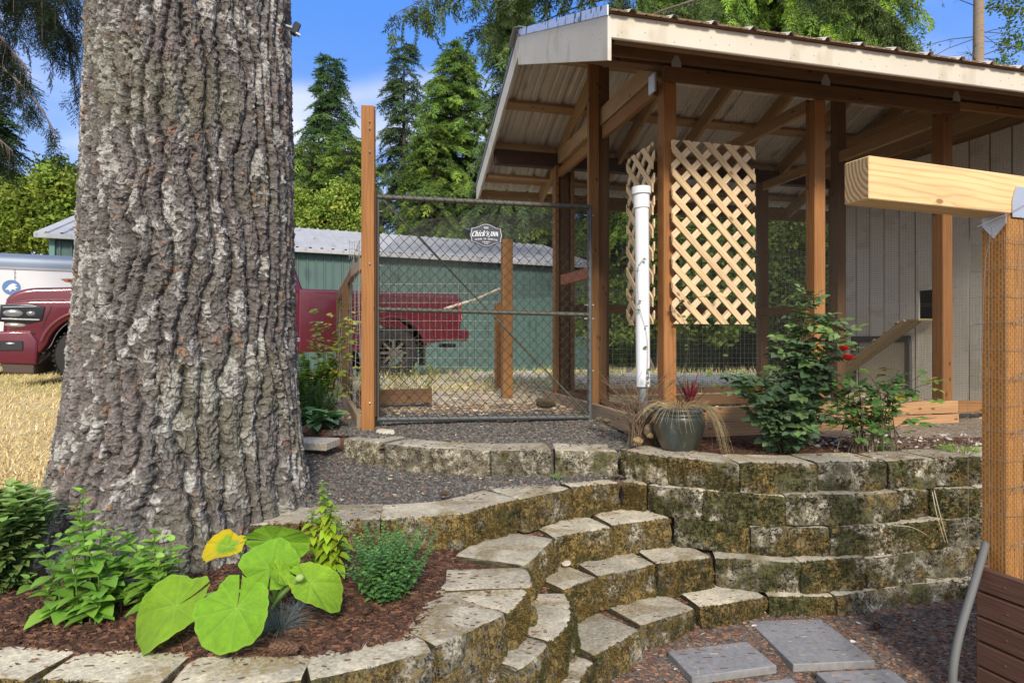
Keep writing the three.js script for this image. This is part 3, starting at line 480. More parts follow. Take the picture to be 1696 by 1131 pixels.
{
  const p = (n, g, m, l) => part(run, n, g, m, l), q = 0.089;
  const tp = [0, 1.1346, 2.237, 3.30, 4.4], tb = [0, 1.13, 2.24, 3.16, 4.4];
  // front posts, back posts, ridge posts
  tp.forEach((t, i) => p('post', bx(t, t + q, 0, q, i === 2 ? 0.66 : 0.74, R(1.66)), MW.post));
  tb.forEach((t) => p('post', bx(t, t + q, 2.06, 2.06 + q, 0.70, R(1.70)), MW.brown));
  p('post', bx(-0.045, 0.055, 1.0, 1.10, 0.74, R(2.2)), MW.brown);
  p('stud', bx(-0.135, -0.047, 0.965, 1.003, 0.76, R(2.22)), MW.cedar);
  p('stud', bx(-0.06, -0.02, 2.04, 2.13, 0.74, R(1.7)), MW.cedar); p('stud', bx(0.10, 0.135, 2.03, 2.12, 0.74, R(1.66)), MW.cedar);
  p('post', bx(2.237, 2.326, 1.0, 1.09, 0.74, R(2.2)), MW.brown);
  // beams
  p('front_beam', bx(ta + 0.03, tz, 0.002, 0.085, R(1.752), R(1.93)), MW.brown);
  p('header', bx(-0.02, 2.345, -0.04, -0.002, R(1.655), R(1.745)), MW.header, 'long front header of darker stained timber');
  p('header', bx(2.35, tz, -0.036, -0.002, R(1.69), R(1.745)), MW.cedar);
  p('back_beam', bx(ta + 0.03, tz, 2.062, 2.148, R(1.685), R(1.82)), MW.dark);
  p('side_beam', bx(-0.03, 0.06, 0.09, 2.06, R(1.72), R(1.855)), MW.rafter);
  p('side_rail', bx(-0.03, 0.008, 1.12, 2.05, R(1.585), R(1.67)), MW.cedar); p('side_rail', bx(-0.03, 0.008, 0.09, 0.95, R(1.60), R(1.70)), MW.cedar);
  for (const t of [1.1346, 2.237]) p('tie_beam', bx(t + 0.01, t + 0.05, 0.09, 2.06, R(1.60), R(1.69)), MW.rafter);
  p('ridge_board', bx(ta + 0.02, tz, sR - 0.019, sR + 0.019, yR - 0.20, yR - 0.062), MW.rafter);
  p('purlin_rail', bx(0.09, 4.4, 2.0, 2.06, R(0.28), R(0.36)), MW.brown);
  // rafters and purlins
  const ang = Math.atan((yR - yE) / (sR - sA)), nrmF = new V3().addScaledVector(uS, -Math.sin(ang)).addScaledVector(up, Math.cos(ang)), nrmB = new V3().addScaledVector(uS, Math.sin(ang)).addScaledVector(up, Math.cos(ang));
  for (const t of [0.0, 0.62, 1.24, 1.86, 2.48, 3.1, 3.72, 4.34, 4.96]) {
    p('rafter', timber(Wp(t, 0.09, roofY(0.09) - 0.132), Wp(t, sR - 0.02, roofY(sR - 0.02) - 0.132), 0.038, 0.135, nrmF), MW.rafter);
    p('rafter', timber(Wp(t, sB - 0.03, roofY(sB - 0.03) - 0.132), Wp(t, sR + 0.02, roofY(sR + 0.02) - 0.132), 0.038, 0.135, nrmB), MW.rafter);
  }
  for (const k of [0.06, 0.33, 0.63, 0.93]) {
    const s1 = mix(sA + 0.05, sR - 0.04, k), s2 = mix(sB - 0.05, sR + 0.04, k);
    p('purlin', timber(Wp(ta + 0.025, s1, roofY(s1) - 0.036), Wp(tz, s1, roofY(s1) - 0.036), 0.089, 0.036, nrmF), MW.rafter);
    p('purlin', timber(Wp(ta + 0.025, s2, roofY(s2) - 0.036), Wp(tz, s2, roofY(s2) - 0.036), 0.089, 0.036, nrmB), MW.rafter);
  }
  // roofing: ribbed sheets, one after another along the run
  const prof = (t) => { const f = md(t, 0.2286); const maj = sstep(0.026, 0.012, Math.abs(f - 0.1143)) * 0.019, mn = (sstep(0.011, 0.006, Math.abs(f - 0.038)) + sstep(0.011, 0.006, Math.abs(f - 0.19))) * 0.004; return maj + mn; };
  const sheet = (t0, t1, sa, sb, n) => {
    const ts = []; for (let t = t0; t < t1 - 0.002; t += 0.0065) ts.push(t); ts.push(t1);
    const pos = [], uv = [], idx = [];
    for (const [s, o] of [[sa, 0.0], [sb, 0.0]]) for (const t of ts) { const v = Wp(t, s, roofY(Math.min(Math.max(s, sA - 9), 9)) - 0.016).addScaledVector(n, prof(t)); pos.push(v.x, v.y, v.z); uv.push(t, s); }
    const w = ts.length; for (let i = 0; i < w - 1; i++) idx.push(i, i + 1, i + w, i + 1, i + w + 1, i + w);
    const g = new THREE.BufferGeometry(); g.setAttribute('position', new THREE.Float32BufferAttribute(pos, 3)); g.setAttribute('uv', new THREE.Float32BufferAttribute(uv, 2)); g.setIndex(idx); g.computeVertexNormals(); return g;
  };
  const yAt = roofY;
  for (let i = 0; i < 6; i++) { const t0 = ta - 0.012 + i * 0.9144; p('roof_panel', sheet(t0, t0 + 0.9144 + 0.006, sA - 0.055, sR, nrmF), roofMetal); p('roof_panel', sheet(t0, t0 + 0.9144 + 0.006, sB + 0.05, sR, nrmB), roofMetal); }
  { // ridge cap
    const a = 0.16; for (const [d, n] of [[-1, nrmF], [1, nrmB]]) { const s0 = sR + d * a, v0 = Wp(ta - 0.06, s0, roofY(s0)).addScaledVector(n, 0.02), v1 = Wp(ta - 0.06, sR, yR + 0.02), m = new V3().addVectors(v0, v1).multiplyScalar(0.5), x = new V3().subVectors(v1, v0); p('ridge_cap', timber(m, m.clone().addScaledVector(uT, tz - ta), x.length(), 0.004, n, 0.001), galvDull); }
  }
  // fascia, rake boards with their flashing, back fascia
  p('fascia', bx(ta - 0.004, tz, sA - 0.02, sA, R(1.503), R(1.622)), paintCream);
  p('sub_fascia', bx(ta + 0.03, tz, sA + 0.003, sA + 0.04, R(1.50), R(1.60)), MW.brown); p('fascia_strip', bx(ta - 0.004, tz, sA - 0.034, sA - 0.001, R(1.6225), R(1.643)), MW.brown); p('eave_board', bx(ta + 0.03, tz, -0.05, -0.03, R(1.76), R(1.95)), MW.brown);
  const rake = (s0, s1, h0, h1, d0, d1, t0, t1) => { // a board in the gable plane, top and bottom edges given below the roof line
    const A = (s, d, t) => Wp(t, s, roofY(s) - d), v = [A(s0, d0, t0), A(s1, d0, t0), A(s1, d1, t0), A(s0, d1, t0), A(s0, d0, t1), A(s1, d0, t1), A(s1, d1, t1), A(s0, d1, t1)];
    const g = new ConvexGeometry(v), pp = g.attributes.position, uv = new Float32Array(pp.count * 2); for (let i = 0; i < pp.count; i++) { uv[2 * i] = pp.getX(i) * 0.3 + pp.getZ(i); uv[2 * i + 1] = pp.getY(i); } g.setAttribute('uv', new THREE.BufferAttribute(uv, 2)); return g;
  };
  p('rake_board', rake(sA - 0.022, sR - 0.003, 0, 0, 0.042, 0.262, ta - 0.021, ta - 0.001), paintRake, 'front rake board, chalky grey cream with drips');
  p('rake_board', rake(sR + 0.003, sB + 0.01, 0, 0, 0.03, 0.20, ta - 0.021, ta - 0.001), paintRake);
  const flashTex = tex(256, 128, (u, v) => { const k = sstep(0.60, 0.7, fbm(u * 26, v * 10, 401, 3, 26, 10)); return mix3([0.9, 0.9, 0.92], [0.10, 0.08, 0.06], k); }); flashTex.repeat.set(1.4, 2);
  const flash = std({ color: C(0.74, 0.76, 0.80), map: flashTex, metalness: 0.5, roughness: 0.35 });
  p('flashing', rake(sA - 0.03, sR, 0, 0, -0.012, 0.040, ta - 0.027, ta - 0.019), flash); p('flashing', rake(sR, sB + 0.02, 0, 0, -0.012, 0.028, ta - 0.027, ta - 0.019), std({ color: C(0.12, 0.12, 0.13), roughness: 0.5 }));
  p('back_fascia', bx(ta, tz, sB - 0.02, sB, R(1.45), R(1.60)), MW.rafter);
  p('soffit_board', bx(ta + 0.02, 0, 2.35, 2.46, R(1.64), R(1.665)), MW.rafter);
  // base boards
  p('base_board', bx(-0.03, 2.33, -0.042, -0.002, 0.842, 0.930), MW.cedarPale); p('base_board', bx(-0.03, 2.335, -0.042, -0.002, 0.744, 0.834), MW.cedarPale);
  p('base_board', bx(2.334, tz, -0.040, -0.002, 0.842, 0.928), MW.cedar, 'fresher orange base board at the right');
  p('base_board', bx(-0.20, -0.16, -0.05, 2.0, 0.775, 0.895), MW.grey); p('base_board', bx(-0.03, 0.008, 0.0, 2.2, 0.80, 0.90), MW.brown);
  p('base_board', bx(0, tz, 2.05, 2.09, 0.80, 0.89), MW.brown); p('sill_timber', bx(0.35, 1.9, 1.0, 1.09, 0.83, 0.91), MW.brown);
  // metal hangers above the posts
  for (const t of [0.03, 1.15, 2.27]) {
    const sh = new THREE.Shape([[-0.034, 0], [0.034, 0], [0.034, 0.03], [0.012, 0.072], [-0.012, 0.072], [-0.034, 0.03]].map((a) => new V2(...a)));
    p('hanger_plate', new THREE.ExtrudeGeometry(sh, { depth: 0.003, bevelEnabled: false }).applyMatrix4(basis(Wp(t + 0.03, -0.048, R(1.735)), uT, up, uS.clone().negate())), galvDull);
  }
  p('hanger_plate', bx(-0.06, -0.045, 0.01, 0.10, R(1.60), R(1.72)), galv);
}
// hardware cloth: real wires, a grid of half inch squares, one mesh for each bay
function meshBay(name, a, b, y0, y1, pitch, r, mat, parent = run) {    // a, b: ends of the bay on the ground plan
  const d = new V3().subVectors(b, a).setY(0), L = d.length(), out = [], rg = rng(Math.floor(L * 1000 + y1 * 77)); d.normalize(); const n = new V3(d.z, 0, -d.x), tri = [];
  const bar = (p0, p1, e1, e2) => { const pt = [[1, 0], [-0.5, 0.87], [-0.5, -0.87]].map(([c, s]) => new V3().addScaledVector(e1, c * r).addScaledVector(e2, s * r)); for (let k = 0; k < 3; k++) { const A = pt[k], B = pt[(k + 1) % 3]; const q = [p0.clone().add(A), p0.clone().add(B), p1.clone().add(A), p1.clone().add(B)]; for (const v of [q[0], q[1], q[2], q[1], q[3], q[2]]) tri.push(v.x, v.y, v.z); } };
  const sag = (x, y) => 0.006 * (fbm(x * 2 + 5, y * 2, 88, 2) - 0.5);
  for (let x = pitch / 2; x < L; x += pitch) { const p = a.clone().addScaledVector(d, x), m = (y0 + y1) / 2; bar(p.clone().setY(y0).addScaledVector(n, sag(x, y0)), p.clone().setY(m).addScaledVector(n, sag(x, m)), d, n); bar(p.clone().setY(m).addScaledVector(n, sag(x, m)), p.clone().setY(y1).addScaledVector(n, sag(x, y1)), d, n); }
  for (let y = y0 + pitch / 2; y < y1; y += pitch) { const p0 = a.clone().setY(y).addScaledVector(n, sag(0, y)), pm = a.clone().addScaledVector(d, L / 2).setY(y).addScaledVector(n, sag(L / 2, y)), p1 = b.clone().setY(y).addScaledVector(n, sag(L, y)); bar(p0, pm, up, n); bar(pm, p1, up, n); }
  const m = part(parent, name, soup(tri), mat); m.userData.kind = 'stuff'; return m;
}
{
  const s = 0.046, P2 = 0.0135, r = 0.00068;
  meshBay('wire_mesh', Wp(0.092, s, 0), Wp(1.132, s, 0), 0.93, R(1.66), P2, r, wireMat);
  meshBay('wire_mesh', Wp(1.226, s, 0), Wp(2.235, s, 0), 0.93, R(1.66), P2, r, wireMat);
  meshBay('wire_mesh', Wp(2.20, -0.006, 0), Wp(4.1, -0.006, 0), 0.92, R(1.69), P2, r, wireMat);
  meshBay('wire_mesh', Wp(0.05, -0.047, 0), Wp(4.1, -0.047, 0), R(1.745), R(1.86), P2, r, wireMat);
  meshBay('wire_mesh', Wp(0.03, 0.09, 0), Wp(0.03, 0.99, 0), 0.88, R(1.72), P2 * 1.3, r, wireMat);
  meshBay('wire_mesh', Wp(0.03, 1.11, 0), Wp(0.03, 2.05, 0), 0.88, R(1.72), P2 * 1.6, r, wireMat);
  meshBay('welded_wire', Wp(0.09, 2.10, 0), Wp(4.4, 2.10, 0), 0.86, R(1.0), 0.05, 0.0012, wireGalv);
  // woven shade netting over the back bays
  const netTex = tex(256, 256, (u, v) => { const a = Math.abs(Math.sin(u * Math.PI * 64)), b = Math.abs(Math.sin(v * Math.PI * 64)); return clamp(0.04 + (a > 0.72 || b > 0.72 ? 0.34 : 0) + 0.3 * (fbm(u * 6, v * 6, 411, 3, 6, 6) - 0.5)); }, false); netTex.repeat.set(5, 5);
  const net = std({ color: C(0.052, 0.052, 0.050), alphaMap: netTex, transparent: true, roughness: 0.9 }); globalThis.netMat = net;
  const cloth = (name, pts, y0, y1, seed, parent) => { const n = 40, pos = [], uv = [], idx = []; const cv = new THREE.CatmullRomCurve3(pts); for (let j = 0; j <= 12; j++) for (let i = 0; i <= n; i++) { const q = cv.getPoint(i / n), b0 = typeof y0 === 'function' ? y0(i / n) : y0, b1 = typeof y1 === 'function' ? y1(i / n) : y1; q.y = mix(b0, b1, j / 12); q.z += 0.05 * (fbm(i * 0.2, j * 0.3, seed, 3) - 0.5); pos.push(q.x, q.y, q.z); uv.push(q.x, q.y); } for (let j = 0; j < 12; j++) for (let i = 0; i < n; i++) { const a = j * (n + 1) + i; idx.push(a, a + 1, a + n + 1, a + 1, a + n + 2, a + n + 1); } const g = new THREE.BufferGeometry(); g.setAttribute('position', new THREE.Float32BufferAttribute(pos, 3)); g.setAttribute('uv', new THREE.Float32BufferAttribute(uv, 2)); g.setIndex(idx); g.computeVertexNormals(); return part(parent, name, g, net); };
  globalThis.clothOf = cloth;
  cloth('shade_netting', [Wp(0.1, 2.16, 0), Wp(1.5, 2.17, 0), Wp(3, 2.16, 0), Wp(4.4, 2.17, 0)], R(0.12), R(1.62), 71, run);
}
// the hen house at the end of the run: grooved boards, pop hole, framed opening
{
  const tw = 3.206, house = thing('hen_house', 'pale grey boarded hen house wall with a small pop hole inside the run', 'hen house', Wp(tw, 1, 0.8));
  const h0 = 0.905, h1 = 1.07, hy0 = R(0.20), hy1 = R(0.475), o0 = 1.20, o1 = 1.80, oy0 = R(-0.46), oy1 = R(0.0);
  const y0 = R(-0.55), y1 = R(1.73), w = 0.175, gapw = 0.013;
  for (let i = -2; i < 13; i++) {
    const a = -0.29 + i * w + gapw / 2, b = a + w - gapw; if (a > 1.98) continue;
    const solids = [];
    const cut = (a, b, lo, hi) => { for (const [c0, c1, d0, d1] of [[h0, h1, hy0, hy1], [o0, o1, oy0, oy1]]) if (b > c0 + 1e-4 && a < c1 - 1e-4 && hi > d0 + 1e-4 && lo < d1 - 1e-4) { if (a < c0) cut(a, c0, lo, hi); if (b > c1) cut(c1, b, lo, hi); const A = Math.max(a, c0), B = Math.min(b, c1); if (lo < d0) cut(A, B, lo, d0); if (hi > d1) cut(A, B, d1, hi); return; } solids.push([a, b, lo, hi]); };
    cut(a, b, y0, y1);
    part(house, 'siding_board', join(solids.map(([a, b, lo, hi]) => bx(tw, tw + 0.016, a, b, lo, hi, 0.002, 1))), siding);
  }
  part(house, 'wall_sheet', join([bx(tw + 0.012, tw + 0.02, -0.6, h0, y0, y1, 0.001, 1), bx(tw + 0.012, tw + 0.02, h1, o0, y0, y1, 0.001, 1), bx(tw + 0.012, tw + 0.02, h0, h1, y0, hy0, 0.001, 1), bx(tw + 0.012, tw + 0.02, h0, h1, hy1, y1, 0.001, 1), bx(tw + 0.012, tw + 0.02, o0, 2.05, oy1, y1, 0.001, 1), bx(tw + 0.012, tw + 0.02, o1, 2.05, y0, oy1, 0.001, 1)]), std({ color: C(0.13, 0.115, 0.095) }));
  part(house, 'gable_sheet', bx(tw + 0.03, tw + 0.045, -0.1, 2.1, y1 - 0.02, R(1.95), 0.002, 2), MW.rafter);
  part(house, 'gable_sheet', bx(2.9, 2.915, 0.05, 2.02, R(1.72), R(2.05), 0.002, 2), MW.rafter);
  part(house, 'inner_wall', join([bx(tw + 0.9, tw + 0.92, 0.3, 1.9, y0, y1, 0.002, 1), bx(tw + 0.02, tw + 0.92, 0.28, 0.3, y0, y1, 0.002, 1), bx(tw + 0.02, tw + 0.92, 1.9, 1.92, y0, y1, 0.002, 1), bx(tw + 0.02, tw + 0.92, 0.3, 1.9, R(0.12), R(0.14), 0.002, 0)]), MW.brown);
  part(house, 'perch', bx(tw + 0.2, tw + 0.25, 0.4, 1.8, R(0.33), R(0.37)), MW.grey);
  const fr = thing('framed_hatch', 'dark timber framed hatch with a pale panel, low on the hen house behind the ramp', 'hatch', Wp(tw, 1.5, R(-0.5)));
  for (const g of [bx(tw - 0.03, tw + 0.003, o0 - 0.05, o1 + 0.05, oy1 - 0.01, oy1 + 0.055), bx(tw - 0.03, tw + 0.003, o0 - 0.06, o0, oy0, oy1 - 0.012), bx(tw - 0.03, tw + 0.003, o1, o1 + 0.06, oy0, oy1 - 0.012)]) part(fr, 'frame_bar', g, std({ color: C(0.075, 0.072, 0.07) }));
  part(fr, 'panel', bx(tw + 0.022, tw + 0.03, o0, o1, oy0, oy1, 0.002, 2), std({ color: C(0.66, 0.60, 0.47), map: spot, roughness: 0.7 }));
  // ramp
  const a = Wp(3.06, 1.0, R(0.195)), b = Wp(3.03, 2.0, R(-0.45)), ramp = thing('chicken_ramp', 'weathered plank ramp with cross cleats leading up to the pop hole', 'ramp', b.clone());
  part(ramp, 'plank', timber(b, a, 0.22, 0.022), MW.ramp);
  const d = new V3().subVectors(a, b), nn = new V3().crossVectors(uT, d).normalize(); if (nn.y < 0) nn.negate();
  for (let i = 0; i < 8; i++) { const c = b.clone().addScaledVector(d, 0.06 + i * 0.125).addScaledVector(nn, 0.02); part(ramp, 'cleat', timber(c.clone().addScaledVector(uT, -0.115), c.clone().addScaledVector(uT, 0.115), 0.04, 0.018, nn), MW.ramp); }
  part(ramp, 'landing', bx(2.98, 3.2, 0.87, 1.02, R(0.185), R(0.205)), MW.ramp);
}
// lattice panels
function lattice(label, o, ex, ez, W, Ht, seed) {              // o: lower left corner, ex across, ez outwards
  const t = thing('lattice_panel', label, 'lattice', o, 'lattice panels on the corner of the run'), pitch = 0.147 / Math.SQRT2, sw = 0.038, th = 0.008, rg = rng(seed);
  const strip = (k, dir, layer) => {                          // clip the strip's centre band to the rectangle
    const rect = [[0, 0], [W, 0], [W, Ht], [0, Ht]], nx = Math.SQRT1_2 * (dir > 0 ? 1 : -1), ny = Math.SQRT1_2; let poly = rect;
    for (const [lo, sg] of [[k - sw / 2, 1], [k + sw / 2, -1]]) { const out = []; for (let i = 0; i < poly.length; i++) { const A = poly[i], B = poly[(i + 1) % poly.length], da = sg * (A[0] * nx + A[1] * ny - lo), db = sg * (B[0] * nx + B[1] * ny - lo); if (da >= 0) out.push(A); if (da * db < 0) { const q = da / (da - db); out.push([mix(A[0], B[0], q), mix(A[1], B[1], q)]); } } poly = out; if (poly.length < 3) return; }
    const sh = new THREE.Shape(poly.map((a) => new V2(...a))), g = new THREE.ExtrudeGeometry(sh, { depth: th, bevelEnabled: true, bevelThickness: 0.0012, bevelSize: 0.0012, bevelSegments: 1 });
    const pp = g.attributes.position, uv = g.attributes.uv, off = rg() * 3; for (let i = 0; i < pp.count; i++) { const X = pp.getX(i), Y = pp.getY(i); uv.setXY(i, -X * ny + Y * nx + off, X * nx + Y * ny + off); }
    g.translate(0, 0, layer * (th + 0.0026)); g.applyMatrix4(basis(o, ex, up, ez)); part(t, 'slat', g, layer ? MW.lattice : MW.latticeB);
  };
  for (let k = -W; k < W + Ht; k += pitch) { strip(k + pitch * 0.35, 1, 0 ? 0 : 1); strip(k + pitch * 0.5, -1, 0); }
  return t;
}
lattice('pale wooden diamond lattice panel facing front on the run\'s corner post', Wp(0.035, -0.030, R(0.112)), uT, uS.clone().negate(), 0.60, 1.165, 5);
lattice('greyer lattice panel on the side of the corner post behind the white pipe', Wp(-0.045, 0.425, R(0.112)), uS.clone().negate(), uT.clone().negate(), 0.39, 1.165, 9);
// ---------- chain link gate, its post and sign ----------
const gateA = P(626, 697, 4.17), gateB = P(977, 693, 4.44);
{
  const yT0 = P(626, 326, 4.17).y, yT1 = P(977, 343, 4.44).y, yB0 = gateA.y, yB1 = gateB.y, yM0 = P(626, 512, 4.17).y, yM1 = P(977, 521, 4.44).y;
  const gate = thing('chain_link_gate', 'galvanised chain link gate with middle rail and diagonal brace, left of the run', 'gate', gateA.clone());
  const q = (u, y) => gateA.clone().lerp(gateB, u).setY(y), pl = (n, g, m = galvDull) => part(gate, n, g, m), r = 0.0185;
  const railMat = std({ color: C(0.105, 0.105, 0.08), metalness: 0.2, roughness: 0.6 }), railD = std({ color: C(0.115, 0.12, 0.12), metalness: 0.3, roughness: 0.6 });
  pl('top_rail', pipe(q(-0.012, yT0), q(1.0, yT1), r), railMat); pl('middle_rail', pipe(q(0, yM0), q(0.99, yM1), 0.016), railMat); pl('bottom_rail', pipe(q(0, yB0 + 0.012), q(1, yB1 + 0.012), r), railD);
  pl('upright', pipe(q(0, yB0), q(0, yT0), 0.010), railMat); pl('upright', pipe(q(1, yB1 - 0.02), q(1, yT1 + 0.01), r), railD);
  pl('brace', pipe(q(0.015, yT0 - 0.01), q(0.99, yB1 + 0.03), 0.0075, 8), railMat);
  for (const [u, y] of [[1, yT1 - 0.06], [1, yM1 - 0.03], [1, yM1 + 0.07], [1, yB1 + 0.35], [0, yM0 + 0.3], [0, yB0 + 0.3], [0, yT0 - 0.1]]) pl('band', pipe(q(u - 0.028, y), q(u + 0.02, y), 0.006, 8), galvDull);
  for (const u of [0.02]) for (const y of [yB0 + 0.25, yM0 + 0.35]) pl('hinge', pipe(q(-0.03, y), q(0.01, y), 0.009, 8), wireMat);
  // the woven wire: zigzag wires side by side
  const n = 21, L = 1.54, dia = L / n, tri = [], out = [], nrm = new V3().crossVectors(new V3().subVectors(gateB, gateA).setY(0).normalize(), up);
  for (let i = 0; i <= n; i++) {
    const pts = []; const rows = 42;
    for (let j = 0; j <= rows; j++) { const u = clamp((i + (j % 2 ? 0.5 : 0)) / (n + 0.5), 0.005, 0.995), f = j / rows, y = mix(mix(yB0, yB1, u) + 0.01, mix(yT0, yT1, u) + 0.034, f); pts.push(q(u, y).addScaledVector(nrm, 0.016 + (j % 2 ? 0.004 : -0.002))); }
    for (let j = 0; j < rows; j++) out.push(wire([pts[j], pts[j + 1]], 0.0021, 4));
    const pts2 = []; for (let j = 0; j <= rows; j++) { const u = clamp((i + (j % 2 ? -0.5 : 0)) / (n + 0.5), 0.005, 0.995), f = j / rows, y = mix(mix(yB0, yB1, u) + 0.01, mix(yT0, yT1, u) + 0.034, f); pts2.push(q(u, y).addScaledVector(nrm, 0.016 + (j % 2 ? 0.0 : 0.003))); }
    for (let j = 0; j < rows; j++) out.push(wire([pts2[j], pts2[j + 1]], 0.0021, 4));
  }
  const m = pl('chain_link_mesh', join(out), std({ color: C(0.040, 0.038, 0.032), metalness: 0.2, roughness: 0.6 })); m.userData.kind = 'stuff';
  // sign
  const c = P(804, 391, 4.27).addScaledVector(nrm, 0.03), sx = new V3().subVectors(gateB, gateA).setY(0).normalize();
  const sign = thing('hanging_sign', 'dark shaped sign with white lettering THE Chicks INN hung on the gate', 'sign', c.clone());
  const w = 0.118, h = 0.083, sh = new THREE.Shape(); // half width and height of the plaque
  sh.moveTo(-w * 0.92, -h * 0.62); sh.bezierCurveTo(-w * 0.5, -h * 0.62, -w * 0.35, -h, 0, -h); sh.bezierCurveTo(w * 0.35, -h, w * 0.5, -h * 0.62, w * 0.92, -h * 0.62); sh.lineTo(w * 0.94, -h * 0.5); sh.bezierCurveTo(w * 0.94, -h * 0.2, w * 1.0, -h * 0.15, w * 1.0, 0); sh.bezierCurveTo(w * 1.0, h * 0.15, w * 0.94, h * 0.2, w * 0.94, h * 0.5); sh.lineTo(w * 0.92, h * 0.62); sh.bezierCurveTo(w * 0.5, h * 0.62, w * 0.35, h, 0, h); sh.bezierCurveTo(-w * 0.35, h, -w * 0.5, h * 0.62, -w * 0.92, h * 0.62); sh.lineTo(-w * 0.94, h * 0.5); sh.bezierCurveTo(-w * 0.94, h * 0.2, -w, h * 0.15, -w, 0); sh.bezierCurveTo(-w, -h * 0.15, -w * 0.94, -h * 0.2, -w * 0.94, -h * 0.5);
  const M = basis(c, sx, up, nrm.clone());
  part(sign, 'board', new THREE.ExtrudeGeometry(sh, { depth: 0.006, bevelEnabled: true, bevelSize: 0.0015, bevelThickness: 0.0015, bevelSegments: 1, curveSegments: 8 }).applyMatrix4(M), std({ color: C(0.018, 0.020, 0.028), roughness: 0.5 }));
  const cv = document.createElement('canvas'); cv.width = 768; cv.height = 540; const x = cv.getContext('2d');
  x.fillStyle = '#34394a'; x.fillRect(0, 0, 768, 540); x.fillStyle = '#eef0f2'; x.strokeStyle = '#eef0f2'; x.textAlign = 'center'; x.textBaseline = 'middle';
  x.font = 'bold 62px serif'; x.fillText('THE', 384, 82);
  x.save(); x.translate(232, 235); x.transform(1, -0.06, -0.22, 1, 0, 0); x.font = 'italic bold 172px serif'; x.scale(0.70, 1.05); x.fillText("Chick's", 0, 0); x.restore();
  x.lineWidth = 10; x.beginPath(); x.moveTo(425, 300); x.quadraticCurveTo(470, 330, 500, 230); x.stroke();
  x.save(); x.translate(600, 232); x.scale(0.74, 1.2); x.font = 'bold 130px sans-serif'; x.fillText('INN', 0, 0); x.restore();
  x.font = 'bold 50px serif'; const line = 'FETCH IN SERVICE'; for (let i = 0; i < line.length; i++) { const a = (i - 7.5) / 7.5; x.save(); x.translate(384 + a * 275, 372 + a * a * 26 - 8); x.rotate(a * 0.17); x.fillText(line[i], 0, 0); x.restore(); }
  x.font = 'bold 31px sans-serif'; x.fillText('EVERY NIGHT', 384, 440); x.fillText('IS FREE', 384, 482);
  const ct = new THREE.CanvasTexture(cv); ct.colorSpace = THREE.SRGBColorSpace;
  const k = 0.9, fg = new THREE.ShapeGeometry(sh, 8), pp = fg.attributes.position, uv = fg.attributes.uv; for (let i = 0; i < pp.count; i++) { uv.setXY(i, pp.getX(i) / (2 * w) + 0.5, pp.getY(i) / (2 * h) + 0.5); pp.setXYZ(i, pp.getX(i) * k, pp.getY(i) * k, 0.0094); }
  const line2 = new THREE.ShapeGeometry(sh, 8); { const p2 = line2.attributes.position; for (let i = 0; i < p2.count; i++) p2.setXYZ(i, p2.getX(i) * 0.935, p2.getY(i) * 0.935, 0.0084); }
  part(sign, 'border_line', line2.applyMatrix4(M), std({ color: C(0.6, 0.61, 0.63), roughness: 0.5 }));
  part(sign, 'lettering', fg.applyMatrix4(M), std({ map: ct, roughness: 0.5 }));
  // the tall post the gate hangs on
  const pc = P(610, 710, 4.16), gp = thing('gate_post', 'tall orange stained square post carrying the chain link gate', 'post', pc.clone().setY(0.72));
  part(gp, 'shaft', timber(pc.clone().setY(0.60), pc.clone().setY(P(610, 178, 4.16).y), 0.088, 0.088, new V3(0.12, 0, 1).normalize()), MW.post);
  for (const py of [200, 212, 250, 436, 667]) part(gp, 'screw', pipe(P(612, py, 4.112), P(612, py, 4.10), 0.005, 8), galv);
  part(gp, 'batten', timber(P(622.5, 690, 4.13), P(622.5, 315, 4.13), 0.012, 0.03, new V3(0, 0, 1)), MW.dark);
}
